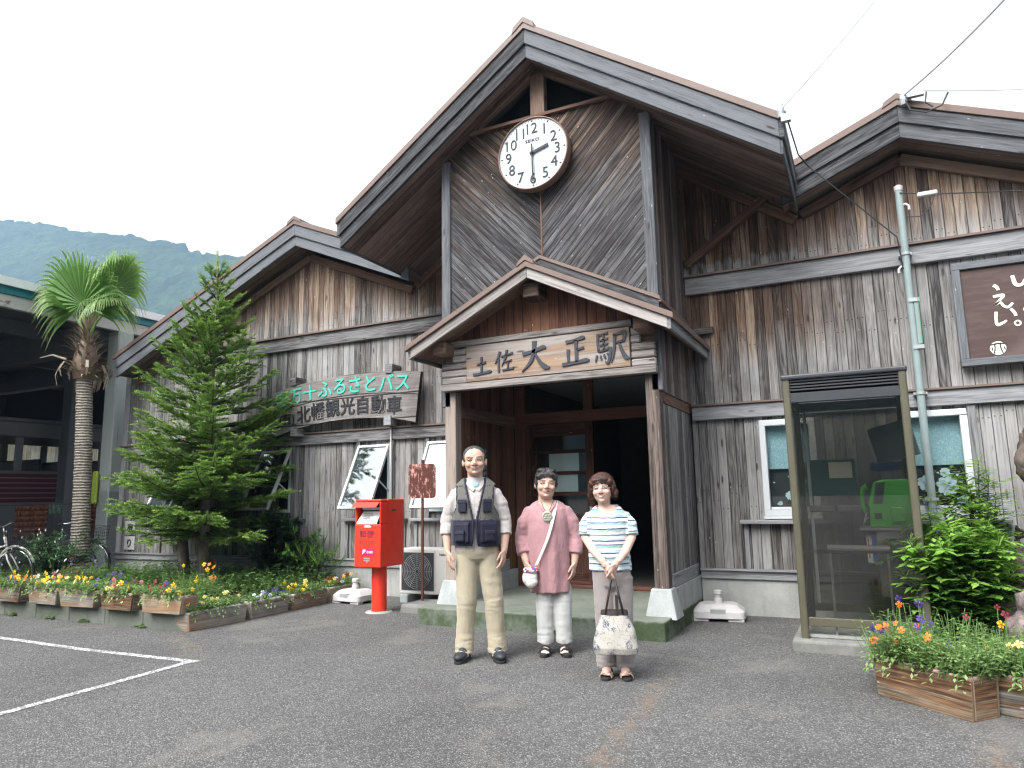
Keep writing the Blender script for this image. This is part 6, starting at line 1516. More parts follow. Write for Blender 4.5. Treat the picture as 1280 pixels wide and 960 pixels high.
def skinf(Mi, kind, tone=SKIN):
    def f(co, no):
        q = Mi @ co; c = Vector(tone)
        if q.z > -.12 and abs(q.x) < .1:
            ax = abs(q.x)
            d = math.sqrt(((ax-.040)/.030)**2+((q.z+.020)/.028)**2)
            if q.y < -.02 and d < 1: c = c.lerp(Vector((.52, .235, .175)), .45*(1-d))
            if q.y < -.045:
                arc = .0045*(1-((ax-.031)/.016)**2)
                if abs(ax-.031) < .0165 and abs(q.z-(.007+arc)) < (.0046 if kind != 'w1' else .0036): c = Vector((.022, .013, .011))
                elif abs(ax-.031) < .018 and 0 < q.z-(.007+arc) < .009: c = c.lerp(Vector((.33, .19, .14)), .5)  # eye shadow put into the skin colour above the eye
                bz = .031+.005*(1-((ax-.034)/.024)**2)
                if .011 < ax < .055 and abs(q.z-bz) < .0048: c = c.lerp(Vector((.035, .026, .022)), .9 if kind == 'm' else .8)
                if ax < .026 and abs(q.z+.0545-.004*(ax/.026)**2) < .0095*(1-(ax/.034)**2): c = Vector((.36, .14, .12)) if kind != 'm' else Vector((.36, .19, .15))
                if kind in ('w2', 'w1') and ax < .018 and abs(q.z+.0545-.003*(ax/.02)**2) < .0036: c = Vector((.68, .64, .60)) if kind == 'w2' else Vector((.30, .12, .11))
                if kind == 'm' and ax < .022 and abs(q.z+.0545) < .0018: c = Vector((.15, .07, .06))
                if .006 < ax < .017 and abs(q.z+.033) < .0035 and q.y < -.088: c = Vector((.16, .08, .06))
                fold = abs((ax-.024)-(-.030-q.z)*.55)
                if kind != 'w2' and -.062 < q.z < -.028 and fold < .0025: c = c.lerp(Vector((.30, .165, .12)), .45)
        return (c.x, c.y, c.z)
    return f
def garment(name, parts, mat, parent, colf, voxel=.008, sm=4, disp=None): return blob_obj(name, parts, voxel, mat, parent, sm, disp or 0., 3., colf)
def N3(x, y, z): return mnoise.noise(Vector((x, y, z)))
def leg_disp(amp=.005):
    def f(c):
        a = amp*.7*N3(c.x*16, c.y*16, c.z*5)+amp*.6*(.6-1.6*abs(N3(c.x*7+3, c.y*7, c.z*13)))
        if c.z < .26: a += (.26-c.z)/.26*.011*(.6-1.6*abs(N3(c.x*6, c.y*6+c.x*8, c.z*30)))
        k = math.exp(-((c.z-.46)/.10)**2); a += k*.005*(.5-1.5*abs(N3(c.x*8, c.y*8, c.z*26)))
        return a
    return f
def shoe(b, x, y, rz, L=.27, W=.095, H=.075, z0=.0):
    T = Matrix.Translation((x, y, z0)) @ Matrix.Rotation(rz, 4, 'Z')
    h = MB(); h.ell((0, -L*.22, .036), (W*.52, L*.33, .036), 18, 10); h.ell((0, L*.20, .045), (W*.43, L*.26, .048), 18, 10); h.ell((0, .02, .055), (W*.40, L*.24, H*.62), 18, 10); h.tube([(0, L*.16, .05), (0, L*.16, H+.03)], [W*.40, W*.43], 14)
    merge(b, h, T)
def sole(x, y, rz, L, W, h, parent, mat, name='sole', z0=0., heel=0.):
    b = MB(); pr = []
    for k in range(28):
        t = 2*math.pi*k/28; yy = math.sin(t)*L*.5; w = W*.5*(1 if yy < 0 else .84)*(.98-.10*math.exp(-((yy-.02)/.05)**2)); pr.append((math.copysign(abs(math.cos(t))**.75, math.cos(t))*w, yy))
    T = Matrix.Translation((x, y, z0)) @ Matrix.Rotation(rz, 4, 'Z'); hz = lambda yy: h+heel*max(0., min(1., (yy+.02)/(L*.4)))
    n = len(pr)
    for i in range(n):
        j = (i+1) % n; p, q = pr[i], pr[j]; b.face([T @ Vector((*p, 0)), T @ Vector((*q, 0)), T @ Vector((*q, hz(q[1]))), T @ Vector((*p, hz(p[1])))])
    b.face([T @ Vector((*p, hz(p[1]))) for p in pr]); b.face([T @ Vector((*p, 0)) for p in pr[::-1]]); b.build(name, mat, parent, bevel=.004)

def strands(parent, Hm, mat, n, seed, a0, a1, r, z, L, out=.004):
    """fine tapering locks along the hair line"""
    b = MB(); rnd = random.Random(seed)
    for k in range(n):
        a = rnd.uniform(a0, a1); zz = z+rnd.uniform(-.010, .03); p = Vector((r[0]*math.cos(a), .012+r[1]*math.sin(a), zz)); o = Vector((math.cos(a), math.sin(a), 0)); s = Vector((-o.y, o.x, 0))*rnd.uniform(.0018, .0038)
        l = L*rnd.uniform(.5, 1.2); q = p+o*(out+rnd.uniform(-.003, .003))+s*rnd.uniform(-2.5, 2.5)-Vector((0, 0, l*.55)); e = q-o*.003+s*rnd.uniform(-3, 3)-Vector((0, 0, l*.45)); P = [Hm @ v for v in (p-s, p+s, q+s*.8, q-s*.8, e)]
        b.face(P[:4]); b.face([P[3], P[2], P[4]])
    b.build('hair_strands', mat, parent)
# ================= the man
def man():
    t = thing('person', 'man in a pale shirt, navy fishing vest and khaki trousers, standing leftmost of three', 'person', (.035, -2.87, 0), R(26))
    Hm = Matrix.Translation((-.035, -.03, 1.592)) @ Matrix.Rotation(R(-2), 4, 'Y') @ Matrix.Rotation(R(3), 4, 'Z') @ Matrix.Diagonal((1.19, 1.07, 1.03, 1))
    torso = [(-.03, 0, .86, .178, .125, .125), (-.03, 0, .98, .176, .14, .115), (-.03, 0, 1.08, .176, .142, .115), (-.03, 0, 1.20, .184, .135, .12), (-.03, 0, 1.29, .188, .12, .12), (-.03, .005, 1.35, .180, .10, .105), (-.03, .01, 1.395, .156, .086, .09), (-.03, .015, 1.43, .116, .072, .08), (-.03, .02, 1.458, .082, .062, .070)]
    sh = lambda d: [(c[0], c[1], c[2], c[3]+d, c[4]+d, c[5]+d) for c in torso]
    arm = {s: [Vector((-.03+s*.150, .01, 1.345)), Vector((-.03+s*.205, .012, 1.23)), Vector((-.03+s*.240, .022, 1.09)), Vector((-.03+s*.242, -.012, .975)), Vector((-.03+s*.232, -.045, .865))] for s in (-1, 1)}
    def limbs(b):
        for s in (-1, 1):
            b.tube(arm[s], [.05, .047, .042, .038, .029], 12)
            hand(b, arm[s][4], (-.10*s, -.16, -1), (-.35*s, -.9, .1), (-s*.9, .4, -.1), .42, 1.06)
            b.tube([(s*.10, 0, .85), (s*.112, -.01, .47), (s*.128, .01, .09)], [.075, .052, .042], 12)
            b.ell((s*.135, -.05, .05), (.038, .09, .035))
    blob_obj('body', [lambda b: head(b, Hm, 'm'), lambda b: b.rings(sh(-.02), 36), limbs], .0042, M_skin, t, 5, 0., 3., skinf(Hm.inverted(), 'm'))
    # hair: short cap, thin sides
    blob_obj('hair', [lambda b: (lambda h: (h.ell((0, .0275, .0515), (.0813, .0925, .0834), 28, 16), h.ell((0, .050, .0), (.0805, .068, .075), 24, 14), [h.ell((s*.0685, .010, .034), (.0140, .040, .038)) for s in (-1, 1)], merge(b, h, Hm)))(MB())], .0045, M_hairgrey, t, 2, lambda c: .0022*N3(c.x*90, c.y*90, c.z*40))
    strands(t, Hm, M_hairgrey, 70, 9, -.35, .35, (.082, .06), .03, .022, .001); strands(t, Hm, M_hairgrey, 70, 10, math.pi-.35, math.pi+.35, (.082, .06), .03, .022, .001)
    # shirt with three-quarter sleeves
    SH = (.40, .365, .35)
    def shirt_parts(b):
        b.rings(sh(.0), 44)
        for s in (-1, 1): b.tube([Vector((-.03+s*.09, .012, 1.345)), Vector((-.03+s*.152, .012, 1.315))]+arm[s][1:3]+[arm[s][3].lerp(arm[s][2], .12)], [.045, .070, .066, .060, .056], 18)
        h = MB(); h.lathe([(.066, -.135), (.070, -.165), (.078, -.20)], 26, c=(0, .037, .01)); merge(b, h, Hm)
    def shirt_d(c):
        a = .004*N3(c.x*14, c.y*14, c.z*9)+.004*N3(c.x*6, c.y*9, c.z*26)
        if abs(c.x+.03) > .19: a += .005*N3(c.x*10, c.y*10, c.z*34)
        return a
    garment('shirt', [shirt_parts], M_cloth, t, lambda c, n: (tuple(x*.8 for x in SH) if abs(c.x+.032) < .0035 and c.y < -.05 and c.z < 1.40 else SH), .0075, 3, shirt_d)
    b = MB(); h = MB(); h.prism([(-.012, -.20), (.012, -.20), (.020, -.168), (-.020, -.168)], -.052, -.044); merge(b, h, Hm); b.build('undershirt', plain('pale_blue_cotton', (.30, .52, .72), .8, .1), t)
    for s in (-1, 1):
        b = MB(); h = MB()
        h.face([(s*.004, -.068, -.215), (s*.060, -.030, -.158), (s*.072, -.03, -.175), (s*.020, -.075, -.240)]); h.face([(s*.004, -.071, -.215), (s*.020, -.078, -.240), (s*.072, -.033, -.175), (s*.060, -.033, -.158)]); merge(b, h, Hm); o = b.build('collar', plain('shirt_collar_cloth', SH, .85, .1), t)
    # fishing vest: open mesh top, navy skirt with pockets
    Z = [c[2] for c in torso]
    def ring(z, d): return [np.interp(z, Z, [c[k] for c in torso])+(d if k > 2 else 0) for k in (0, 1, 3, 4, 5)]
    Vh = lambda z: float(np.interp(z, [.88, .96, 1.10, 1.12, 1.42], [.030, .012, .006, .010, .076]))
    nz, nt = 84, 150; gm = MB(); NAVY, MESH = (.009, .009, .021), (.105, .10, .09)
    P = {}
    for i in range(nz+1):
        z = .905+(1.455-.905)*i/nz
        for j in range(nt):
            th = 2*math.pi*j/nt; d = .016+(.014 if z < 1.11 else 0)*(1 if z > .93 else .8)
            cx, cy, rx, rf, rb = ring(z, d); x = cx+math.cos(th)*rx; y = cy+math.sin(th)*(rf if math.sin(th) < 0 else rb)
            k = .004*N3(x*14, y*14, z*16); P[i, j] = (x+k, y-k, z+.006*math.sin(th*2)*(i == 0))
    def dead(x, y, z):
        if y < 0 and abs(x+.03) < Vh(z): return True
        ax = abs(x+.03); return 1.145 < z < 1.395 and ax > .155+.0*(z) and abs(y) < .085*(1-abs((z-1.27)/.135)**3)+.012
    for i in range(nz):
        for j in range(nt):
            q = [P[i, j], P[i, (j+1) % nt], P[i+1, (j+1) % nt], P[i+1, j]]; c = [sum(p[k] for p in q)/4 for k in range(3)]
            if dead(*c): continue
            x, y, z = c; ax = abs(x+.03)
            edge = (y < 0 and ax < Vh(z)+.011) or any(dead(x+dx, y+dy, z+dz) for dx, dy, dz in ((.01, 0, 0), (-.01, 0, 0), (0, .012, 0), (0, -.012, 0), (0, 0, .012), (0, 0, -.012))) or z > 1.446 or abs(z-1.385) < .004
            col = NAVY if (z < 1.115 or edge) else MESH
            gm.face(q, None, 0, col)
    v = gm.build('vest', fabric('vest_mesh_cloth', bumps=.3), t, smooth=False)
    bm = bmesh.new(); bm.from_mesh(v.data); bmesh.ops.remove_doubles(bm, verts=bm.verts, dist=1e-5)
    for f in bm.faces: f.smooth = True
    bm.to_mesh(v.data); bm.free()
    so = v.modifiers.new('t', 'SOLIDIFY'); so.thickness = .005; so.offset = 1
    Mnavy = plain('navy_nylon', (.010, .010, .024), .7, .2, 20, bumps=.1)
    for s in (-1, 1):
        pts = []
        for i in range(16):
            z = .915+(1.452-.915)*i/15; cx, cy, rx, rf, rb = ring(z, .021+(.012 if z < 1.11 else 0)); x = -.03+s*(Vh(z)+.007); pts.append((x, cy-rf*math.sqrt(max(.02, 1-((x-cx)/rx)**2)), z))
        b = MB(); b.tube(pts, .0075, 8); b.build('binding', Mnavy, v, smooth=True)
    def pocket(x, z, w, h, out, flap, rz):
        cx, cy, rx, rf, rb = ring(z, .02); yy = cy-rf*math.sqrt(max(.02, 1-((x-cx)/rx)**2))
        T = Matrix.Translation((x, yy-out*.4, z)) @ Matrix.Rotation(rz, 4, 'Z')
        b = MB(); b.box(-w/2, w/2, -out*.6, .012, -h/2, h/2-.004, M=T); o = b.build('pocket', Mnavy, v, bevel=.009, seg=2)
        b = MB(); b.box(-w/2-.004, w/2+.004, -out*.6-.006, -out*.3, h/2-flap, h/2+.006, M=T @ Matrix.Rotation(R(-7), 4, 'X')); b.build('pocket_flap', Mnavy, v, bevel=.005)
    for s in (-1, 1):
        pocket(-.03+s*.100, 1.225-.0, .075, .098, .026, .028, -s*-.42); pocket(-.03+s*.108, 1.015, .135, .155, .030, .02, -s*-.42); pocket(-.03+s*.112, .985, .075, .075, .052, .026, -s*-.42)
    b = MB(); b.box(-.055, -.005, -.172, -.156, 1.098, 1.122); b.build('buckle', Mnavy, v, bevel=.004)
    # trousers
    KH = (.345, .30, .215)
    def tr(b):
        b.rings([(-.02, 0, .765, .10, .06, .08), (-.02, 0, .80, .165, .105, .12), (-.02, 0, .86, .180, .126, .132), (-.03, 0, .97, .172, .13, .112)], 40)
        for s in (-1, 1): b.tube([(-.015+s*.088, .0, .82), (-.01+s*.098, .0, .66), (-.0+s*.112, -.012, .45), (s*.126, .005, .22), (s*.134, .0, .055)], [.096, .092, .079, .074, .077], 24)
    garment('trousers', [tr], M_pants, t, lambda c, n: KH, .008, 4, leg_disp(.0055))
    for s in (-1, 1):
        x, y, rz = s*.142, -.055, R(14*s)
        o = blob_obj('shoe', [lambda b: shoe(b, x, y, rz, .28, .104, .08, .012)], .005, M_sneaker, t, 2)
        sole(x, y-.0, rz, .285, .108, .024, o, M_sole)
        T = Matrix.Translation((x, y, .012)) @ Matrix.Rotation(rz, 4, 'Z')
        for w in (-1, 1): b = MB(); b.tube([T @ Vector((w*.047, -.02, .025)), T @ Vector((w*.040, .0, .055)), T @ Vector((w*.045, .03, .04))], .006, 6); b.build('side_logo', M_sneakgrey, o)
        for k in range(3): b = MB(); b.tube([T @ Vector((-.022, -.055+k*.026, .066+k*.006)), T @ Vector((0, -.057+k*.026, .074+k*.006)), T @ Vector((.022, -.055+k*.026, .066+k*.006))], .0035, 5); b.build('lace', M_sneakgrey, o)
man()

# ================= the woman in pink
def woman1():
    t = thing('person', 'smiling woman in a long dusty pink top and pale trousers, standing in the middle', 'person', (.515, -2.47, 0), R(22))
    cx = -.03
    Hm = Matrix.Translation((cx-.005, -.035, 1.392)) @ Matrix.Rotation(R(3), 4, 'Y') @ Matrix.Rotation(R(6), 4, 'Z') @ Matrix.Diagonal((1.13, 1.02, 1.02, 1))
    torso = [(cx+.01, 0, .50, .168, .13, .13), (cx+.008, 0, .62, .172, .140, .14), (cx, 0, .78, .178, .155, .14), (cx, 0, .92, .178, .160, .13), (cx, 0, 1.03, .176, .158, .12), (cx, 0, 1.11, .178, .145, .12), (cx, 0, 1.19, .172, .115, .115), (cx, .008, 1.235, .135, .085, .09), (cx, .015, 1.262, .088, .066, .072)]
    sh = lambda d, lo=0: [(c[0], c[1], c[2], c[3]+d, c[4]+d, c[5]+d) for c in torso[lo:]]
    arm = {-1: [Vector((cx-.140, .01, 1.185)), Vector((cx-.195, .012, 1.07)), Vector((cx-.222, .02, .955)), Vector((cx-.212, -.04, .84)), Vector((cx-.185, -.085, .745))], 1: [Vector((cx+.140, .01, 1.185)), Vector((cx+.200, .012, 1.07)), Vector((cx+.232, .02, .955)), Vector((cx+.232, -.02, .84)), Vector((cx+.215, -.045, .735))]}
    def limbs(b):
        for s in (-1, 1):
            b.tube(arm[s], [.05, .047, .044, .038, .028], 12); lx = .004+s*.075
            b.tube([(lx, 0, .6), (lx, -.01, .33), (lx, .01, .075)], [.06, .05, .035], 12)
            b.ell((lx+s*.004, -.06, .042), (.036, .088, .026)); 
            for k in range(5): b.ell((lx+s*.004+(-.028+.014*k)*1, -.140+.006*abs(k-(3.2 if s < 0 else .8)), .036), (.008, .016, .009), 8, 6)
        hand(b, arm[-1][4], (.10, -.16, -1), (.5, -.85, .1), (.85, .4, .0), .75, .95, .02)
        hand(b, arm[1][4], (-.12, -.10, -1), (-.35, -.9, .1), (-.9, .35, -.1), .4, .95)
    def sk(co, no):
        f = skinf(Hm.inverted(), 'w1', (.52, .335, .262))
        return (.60, .50, .47) if co.z < .13 else f(co, no)
    blob_obj('body', [lambda b: head(b, Hm, 'w1'), lambda b: b.rings(sh(-.02), 36), limbs], .0042, M_skin, t, 5, 0., 3., sk)
    def hair(b):
        h = MB(); h.ell((0, .024, .052), (.086, .098, .090), 26, 16); h.ell((0, .052, .005), (.084, .072, .085), 22, 14)
        for s in (-1, 1): h.ell((s*.071, .008, .020), (.018, .038, .045)); h.ell((s*.050, -.045, .066), (.034, .030, .026)); h.ell((s*.028, .01, .115), (.045, .07, .026))
        h.ell((-.020, -.062, .080), (.045, .024, .026)); h.ell((.025, -.060, .082), (.042, .024, .024)); merge(b, h, Hm)
    blob_obj('hair', [hair], .0045, M_hairblack, t, 2, lambda c: .006*N3(c.x*38, c.y*38, c.z*24)+.003*N3(c.x*110, c.y*110, c.z*50))
    strands(t, Hm, M_hairblack, 110, 5, math.pi*1.08, math.pi*1.92, (.082, .092), .078, .030); strands(t, Hm, M_hairblack, 60, 6, -.5, math.pi+.5, (.086, .088), .0, .03)
    PK = (.355, .195, .205)
    def top(b):
        b.rings(sh(.0), 48)
        for s in (-1, 1): b.tube([Vector((cx+s*.08, .012, 1.185)), Vector((cx+s*.142, .012, 1.155))]+arm[s][1:4]+[arm[s][3].lerp(arm[s][4], .25)], [.045, .072, .070, .064, .060, .058], 18)
    def td(c):
        a = .003*N3(c.x*12, c.y*12, c.z*9); k = max(0, min(1, (1.02-c.z)/.25))
        if abs(c.x-cx) < .19: a += k*.0085*math.sin(c.x*62+2.2*N3(c.x*5, c.y*5, c.z*3))*(.5+.5*N3(c.x*7, 2, c.z*2)+.3)
        else: a += .005*N3(c.x*9, c.y*9, c.z*30)
        return a
    # V neck: the front of the collar is cut by colour of bare skin beneath, so lower the front rim
    o = garment('tunic', [top], M_cloth, t, lambda c, n: (tuple(x*.72 for x in PK) if c.z < .512 else PK), .0075, 3, td)
    bm = bmesh.new(); bm.from_mesh(o.data)
    dl = [f for f in bm.faces if (lambda c: c.y < .01 and abs(c.x-cx) < .085 and c.z > 1.135+abs(c.x-cx)*1.05)(f.calc_center_median())]
    bmesh.ops.delete(bm, geom=dl, context='FACES'); bm.to_mesh(o.data); bm.free()
    so = o.modifiers.new('t', 'SOLIDIFY'); so.thickness = .004; so.offset = -1
    b = MB(); b.tube([(cx+s_*.085*k/5, -.125+.10*(k/5)**1.6-.012, 1.142+.100*(k/5)) for s_, k in [(-1, 5), (-1, 4), (-1, 3), (-1, 2), (-1, 1), (1, 0), (1, 1), (1, 2), (1, 3), (1, 4), (1, 5)]], [.012]*11, 8); b.build('collar', plain('pink_jersey_edge', PK, .85, .12), t, smooth=True)
    b = MB(); b.box(cx-.08, cx+.08, -.105, -.100, 1.10, 1.24); 
    def pd(b_):
        h = MB(); h.rings([(cx, .004, 1.06, .15, .112, .10), (cx, .004, 1.15, .155, .112, .105), (cx, .008, 1.20, .13, .095, .1), (cx, .012, 1.245, .085, .066, .07)], 40); merge(b_, h, Matrix.Identity(4))
    # pendant brooch on a cord
    pn = MB(); pn.lathe([(.012, .0), (.041, .004), (.044, .010), (.036, .014)], 20, c=(0, 0, 0), axis='y')
    for k in range(6): a_ = k*math.pi/3; pn.tube([(.022*math.cos(a_)+.013*math.cos(q), -.018, .022*math.sin(a_)+.013*math.sin(q)) for q in [i*.628 for i in range(11)]], .003, 5)
    o = pn.build('pendant', plain('carved_shell', (.40, .40, .32), .5, .5, 60), t); o.location = (cx+.0, -.150, 1.128)
    b = MB(); b.tube([(cx-.055, -.055, 1.262), (cx-.03, -.11, 1.20), (cx, -.152, 1.15), (cx+.03, -.11, 1.20), (cx+.055, -.055, 1.262)], .0025, 5); b.build('pendant_cord', M_leather, t)
    TR = (.43, .43, .415)
    def tr(b):
        b.rings([(.0, 0, .50, .08, .05, .06), (.0, 0, .56, .13, .10, .10), (-.01, 0, .75, .13, .10, .10)], 36)
        for s in (-1, 1): lx = .004+s*.078; b.tube([(lx-s*.006, 0, .56), (lx, -.008, .33), (lx, .004, .09)], [.076, .072, .066], 22)
    garment('trousers', [tr], M_pants, t, lambda c, n: TR, .008, 4, leg_disp(.005))
    for s in (-1, 1):
        x, y, rz = .008+s*.080, -.055, R(10*s); sole(x, y, rz, .245, .092, .030, t, M_sole, 'sandal_sole')
        for yy, w in ((-.055, .034), (.0, .028)):
            b = MB(); T = Matrix.Translation((x, y, .03)) @ Matrix.Rotation(rz, 4, 'Z'); q = [T @ Vector((.046*math.cos(a_), yy-.02*math.sin(a_)*.3, .038*math.sin(a_)-.004)) for a_ in [math.pi*i/10 for i in range(11)]]
            for i in range(10): d = Vector((0, w/2, .004)); b.face([q[i]-d, q[i+1]-d, q[i+1]+d, q[i]+d])
            o = b.build('sandal_strap', M_leather, t); so = o.modifiers.new('t', 'SOLIDIFY'); so.thickness = .004
    # white shoulder pouch, hanging on its strap and held in her right hand
    p = thing('shoulder_pouch', 'small white pouch with flower trim on a white strap across the pink top', 'bag', t.location, R(22))
    b = MB()
    pth = [(cx+.085, .05, 1.250), (cx+.078, -.04, 1.245), (cx+.062, -.125, 1.16), (cx+.035, -.172, 1.06), (cx+.00, -.176, .95), (cx-.05, -.172, .84), (cx-.10, -.165, .735)]
    for i in range(len(pth)-1):
        q0, q1 = Vector(pth[i]), Vector(pth[i+1]); w = Vector((.014, 0, .004))
        b.face([q0-w, q0+w, q1+w, q1-w])
    q0, q1 = Vector(pth[0]), Vector((cx-.15, .12, .72)); mid = Vector((cx+.0, .155, 1.0)); w = Vector((.014, 0, .004))
    b.face([q0-w, q0+w, mid+w, mid-w]); b.face([mid-w, mid+w, q1+w, q1-w])
    o = b.build('strap', plain('white_webbing', (.62, .60, .56), .8, .1), p); so = o.modifiers.new('t', 'SOLIDIFY'); so.thickness = .005
    bp = blob_obj('pouch', [lambda b: b.ell((cx-.155, -.150, .635), (.065, .042, .075), 18, 12), lambda b: b.ell((cx-.145, -.150, .60), (.055, .045, .05), 18, 12)], .006, plain('white_quilted_cloth', (.60, .58, .55), .8, .2, 30, bumps=.2), p, 2, lambda c: .004*N3(c.x*30, c.y*30, c.z*30))
    g = G('flower_print_cloth'); n = g.vor(g.obj(), 42., 'F1', 1); s3 = g.sep(n); c = g.mix(g.mr(s3[0], .45, .5), (.62, .58, .56), g.mix(g.mr(s3[1], .49, .51), (.45, .03, .07), (.06, .07, .30))); Mfp = g.done(g.bsdf(c, .8))
    b = MB(); b.rings([(cx-.150, -.150, .675, .066, .046, .046), (cx-.148, -.150, .70, .062, .042, .042), (cx-.146, -.150, .715, .050, .030, .030)], 24); b.build('trim', Mfp, p, smooth=True)
woman1()

# ================= the woman with the striped shirt
def woman2():
    t = thing('person', 'woman with brown bobbed hair and glasses in a striped short-sleeved top, hands joined in front, rightmost', 'person', (1.225, -2.985, 0), R(17))
    t['label'] = 'woman with brown bob and glasses in a blue and white striped top, standing rightmost'
    cx = -.03
    Hm = Matrix.Translation((cx-.030, -.035, 1.338)) @ Matrix.Rotation(R(-4), 4, 'Y') @ Matrix.Rotation(R(-6), 4, 'Z') @ Matrix.Diagonal((.99, .93, .905, 1))
    torso = [(cx+.01, 0, .745, .158, .115, .13), (cx+.005, 0, .86, .152, .118, .115), (cx, 0, .96, .146, .118, .10), (cx, 0, 1.05, .15, .122, .105), (cx, 0, 1.11, .150, .112, .105), (cx, .003, 1.165, .138, .09, .095), (cx, .008, 1.20, .110, .072, .08), (cx, .012, 1.222, .080, .060, .066)]
    sh = lambda d: [(c[0], c[1], c[2], c[3]+d, c[4]+d, c[5]+d) for c in torso]
    arm = {-1: [Vector((cx-.122, .005, 1.155)), Vector((cx-.158, .005, 1.07)), Vector((cx-.165, -.02, .985)), Vector((cx-.105, -.105, .895)), Vector((cx-.030, -.172, .812))], 1: [Vector((cx+.122, .005, 1.155)), Vector((cx+.160, .005, 1.07)), Vector((cx+.172, -.02, .985)), Vector((cx+.125, -.11, .89)), Vector((cx+.058, -.188, .812))]}
    def limbs(b):
        for s in (-1, 1):
            b.tube(arm[s], [.042, .040, .036, .031, .0235], 12); lx = -.008+s*.062
            b.tube([(lx, 0, .72), (lx, -.01, .40), (lx, .01, .09)], [.065, .046, .034], 12)
            b.ell((lx+s*.004, -.055, .050), (.034, .085, .026)); 
            for k in range(5): b.ell((lx+s*.004-.026+.013*k, -.132+.006*abs(k-(3.2 if s < 0 else .8)), .038), (.0075, .015, .008), 8, 6)
        hand(b, arm[-1][4], (.42, -.12, -1), (.6, -.75, .2), (.25, .95, .0), .30, .88, .03)
        hand(b, arm[1][4], (-.48, -.05, -1), (-.6, -.7, .2), (-.25, .95, .1), .42, .88, .03)
    blob_obj('body', [lambda b: head(b, Hm, 'w2'), lambda b: b.rings(sh(-.016), 36), limbs], .004, M_skin, t, 4, 0., 3., skinf(Hm.inverted(), 'w2', (.56, .375, .30)))
    def hair(b):
        h = MB(); h.ell((0, .022, .056), (.092, .103, .088), 26, 16); h.ell((0, .048, -.005), (.092, .078, .095), 24, 14)
        for s in (-1, 1): h.ell((s*.083, .006, .005), (.024, .050, .062), 16, 10); h.ell((s*.092, .018, -.036), (.026, .046, .040), 16, 10); h.ell((s*.062, -.040, .058), (.030, .034, .034), 14, 9)
        h.ell((-.02, -.062, .078), (.05, .026, .022), 14, 9); h.ell((.030, -.058, .080), (.038, .026, .022), 14, 9); merge(b, h, Hm)
    blob_obj('hair', [hair], .0045, M_hairred, t, 2, lambda c: .004*N3(c.x*40, c.y*40, c.z*12)+.003*N3(c.x*120, c.y*120, c.z*30))
    b = MB(); rnd = random.Random(3)
    for k in range(120):                                  # loose strands at the tips
        a_ = rnd.uniform(-.2, math.pi+.2); p = Vector((.098*math.cos(a_), .02+.085*math.sin(a_), -.03+rnd.uniform(-.03, .02))); o_ = Vector((math.cos(a_), math.sin(a_)*.6, 0)); s = Vector((-o_.y, o_.x, 0))*.0025
        q = p+o_*rnd.uniform(.004, .018)+Vector((0, 0, -.03)); r_ = q+o_*rnd.uniform(.0, .022)+Vector((0, 0, -.018)); P4 = [Hm @ v_ for v_ in (p-s, p+s, q+s, q-s, r_)]; b.face(P4[:4]); b.face([P4[3], P4[2], P4[4]])
    b.build('hair_tips', M_hairred, t)
    strands(t, Hm, M_hairred, 130, 8, math.pi*1.05, math.pi*1.95, (.088, .096), .072, .034)
    # glasses
    b = MB()
    for s in (-1, 1):
        b.tube([Hm @ Vector((s*.031+.0195*math.cos(q), -.092, .004+.0135*math.sin(q))) for q in [i*2*math.pi/20 for i in range(21)]], .0008, 5, cap=False)
        b.tube([Hm @ Vector((s*.050, -.090, .008)), Hm @ Vector((s*.074, -.06, .010)), Hm @ Vector((s*.082, .0, .008))], .0012, 5)
    b.tube([Hm @ Vector((-.012, -.094, .007)), Hm @ Vector((0, -.101, .010)), Hm @ Vector((.012, -.094, .007))], .0011, 5); b.build('glasses', M_silver, t)
    ST_ = [(.0, (.60, .62, .62)), (.020, (.18, .24, .30)), (.032, (.64, .65, .66)), (.052, (.34, .48, .48)), (.068, (.03, .035, .075)), (.076, (.58, .62, .64)), (.098, (.27, .44, .40)), (.112, (.16, .20, .27)), (.122, (.66, .66, .67)), (.146, (.03, .035, .08)), (.154, (.35, .44, .52)), (.172, (.56, .60, .62)), (.184, (.25, .45, .38)), (.205, (.10, .13, .20)), (.213, (.60, .50, .55)), (.232, (.03, .035, .08)), (.240, (.38, .45, .52))]
    g = G('striped_jersey'); o = g.sep(g.obj()); n = g.noise(g.obj(), 9, 3, .5); n2 = g.noise(g.obj(), 24, 3, .6, .6)
    sl = g.mr(g.m('ABSOLUTE', g.m('SUBTRACT', o[0], cx)), .150, .153, 0., .022)
    z = g.m('ADD', g.m('ADD', o[2], sl), g.m('MULTIPLY', g.m('SUBTRACT', n, .5), .016))
    u = g.m('FRACT', g.m('DIVIDE', g.m('ADD', z, .03), .252))
    nd = g.n('ValToRGB', None, Fac=u); cr = nd.color_ramp; cr.interpolation = 'CONSTANT'
    cr.elements[0].position = 0; cr.elements[0].color = (*ST_[0][1], 1); cr.elements[1].position = ST_[1][0]/.252; cr.elements[1].color = (*ST_[1][1], 1)
    for a_, cc in ST_[2:]: q = cr.elements.new(a_/.252); q.color = (*cc, 1)
    M_stripe = g.done(g.bsdf(nd.outputs[0], .85, g.bump(g.m('ADD', n2, n), .5, .025), **{'Sheen__Weight': .2, 'Specular__IOR__Level': .2}))
    def top(b):
        b.rings(sh(.0), 44)
        for s in (-1, 1): b.tube([Vector((cx+s*.07, .008, 1.155)), Vector((cx+s*.122, .008, 1.128))]+[arm[s][1], arm[s][1].lerp(arm[s][2], .85)], [.036, .056, .058, .056], 18)
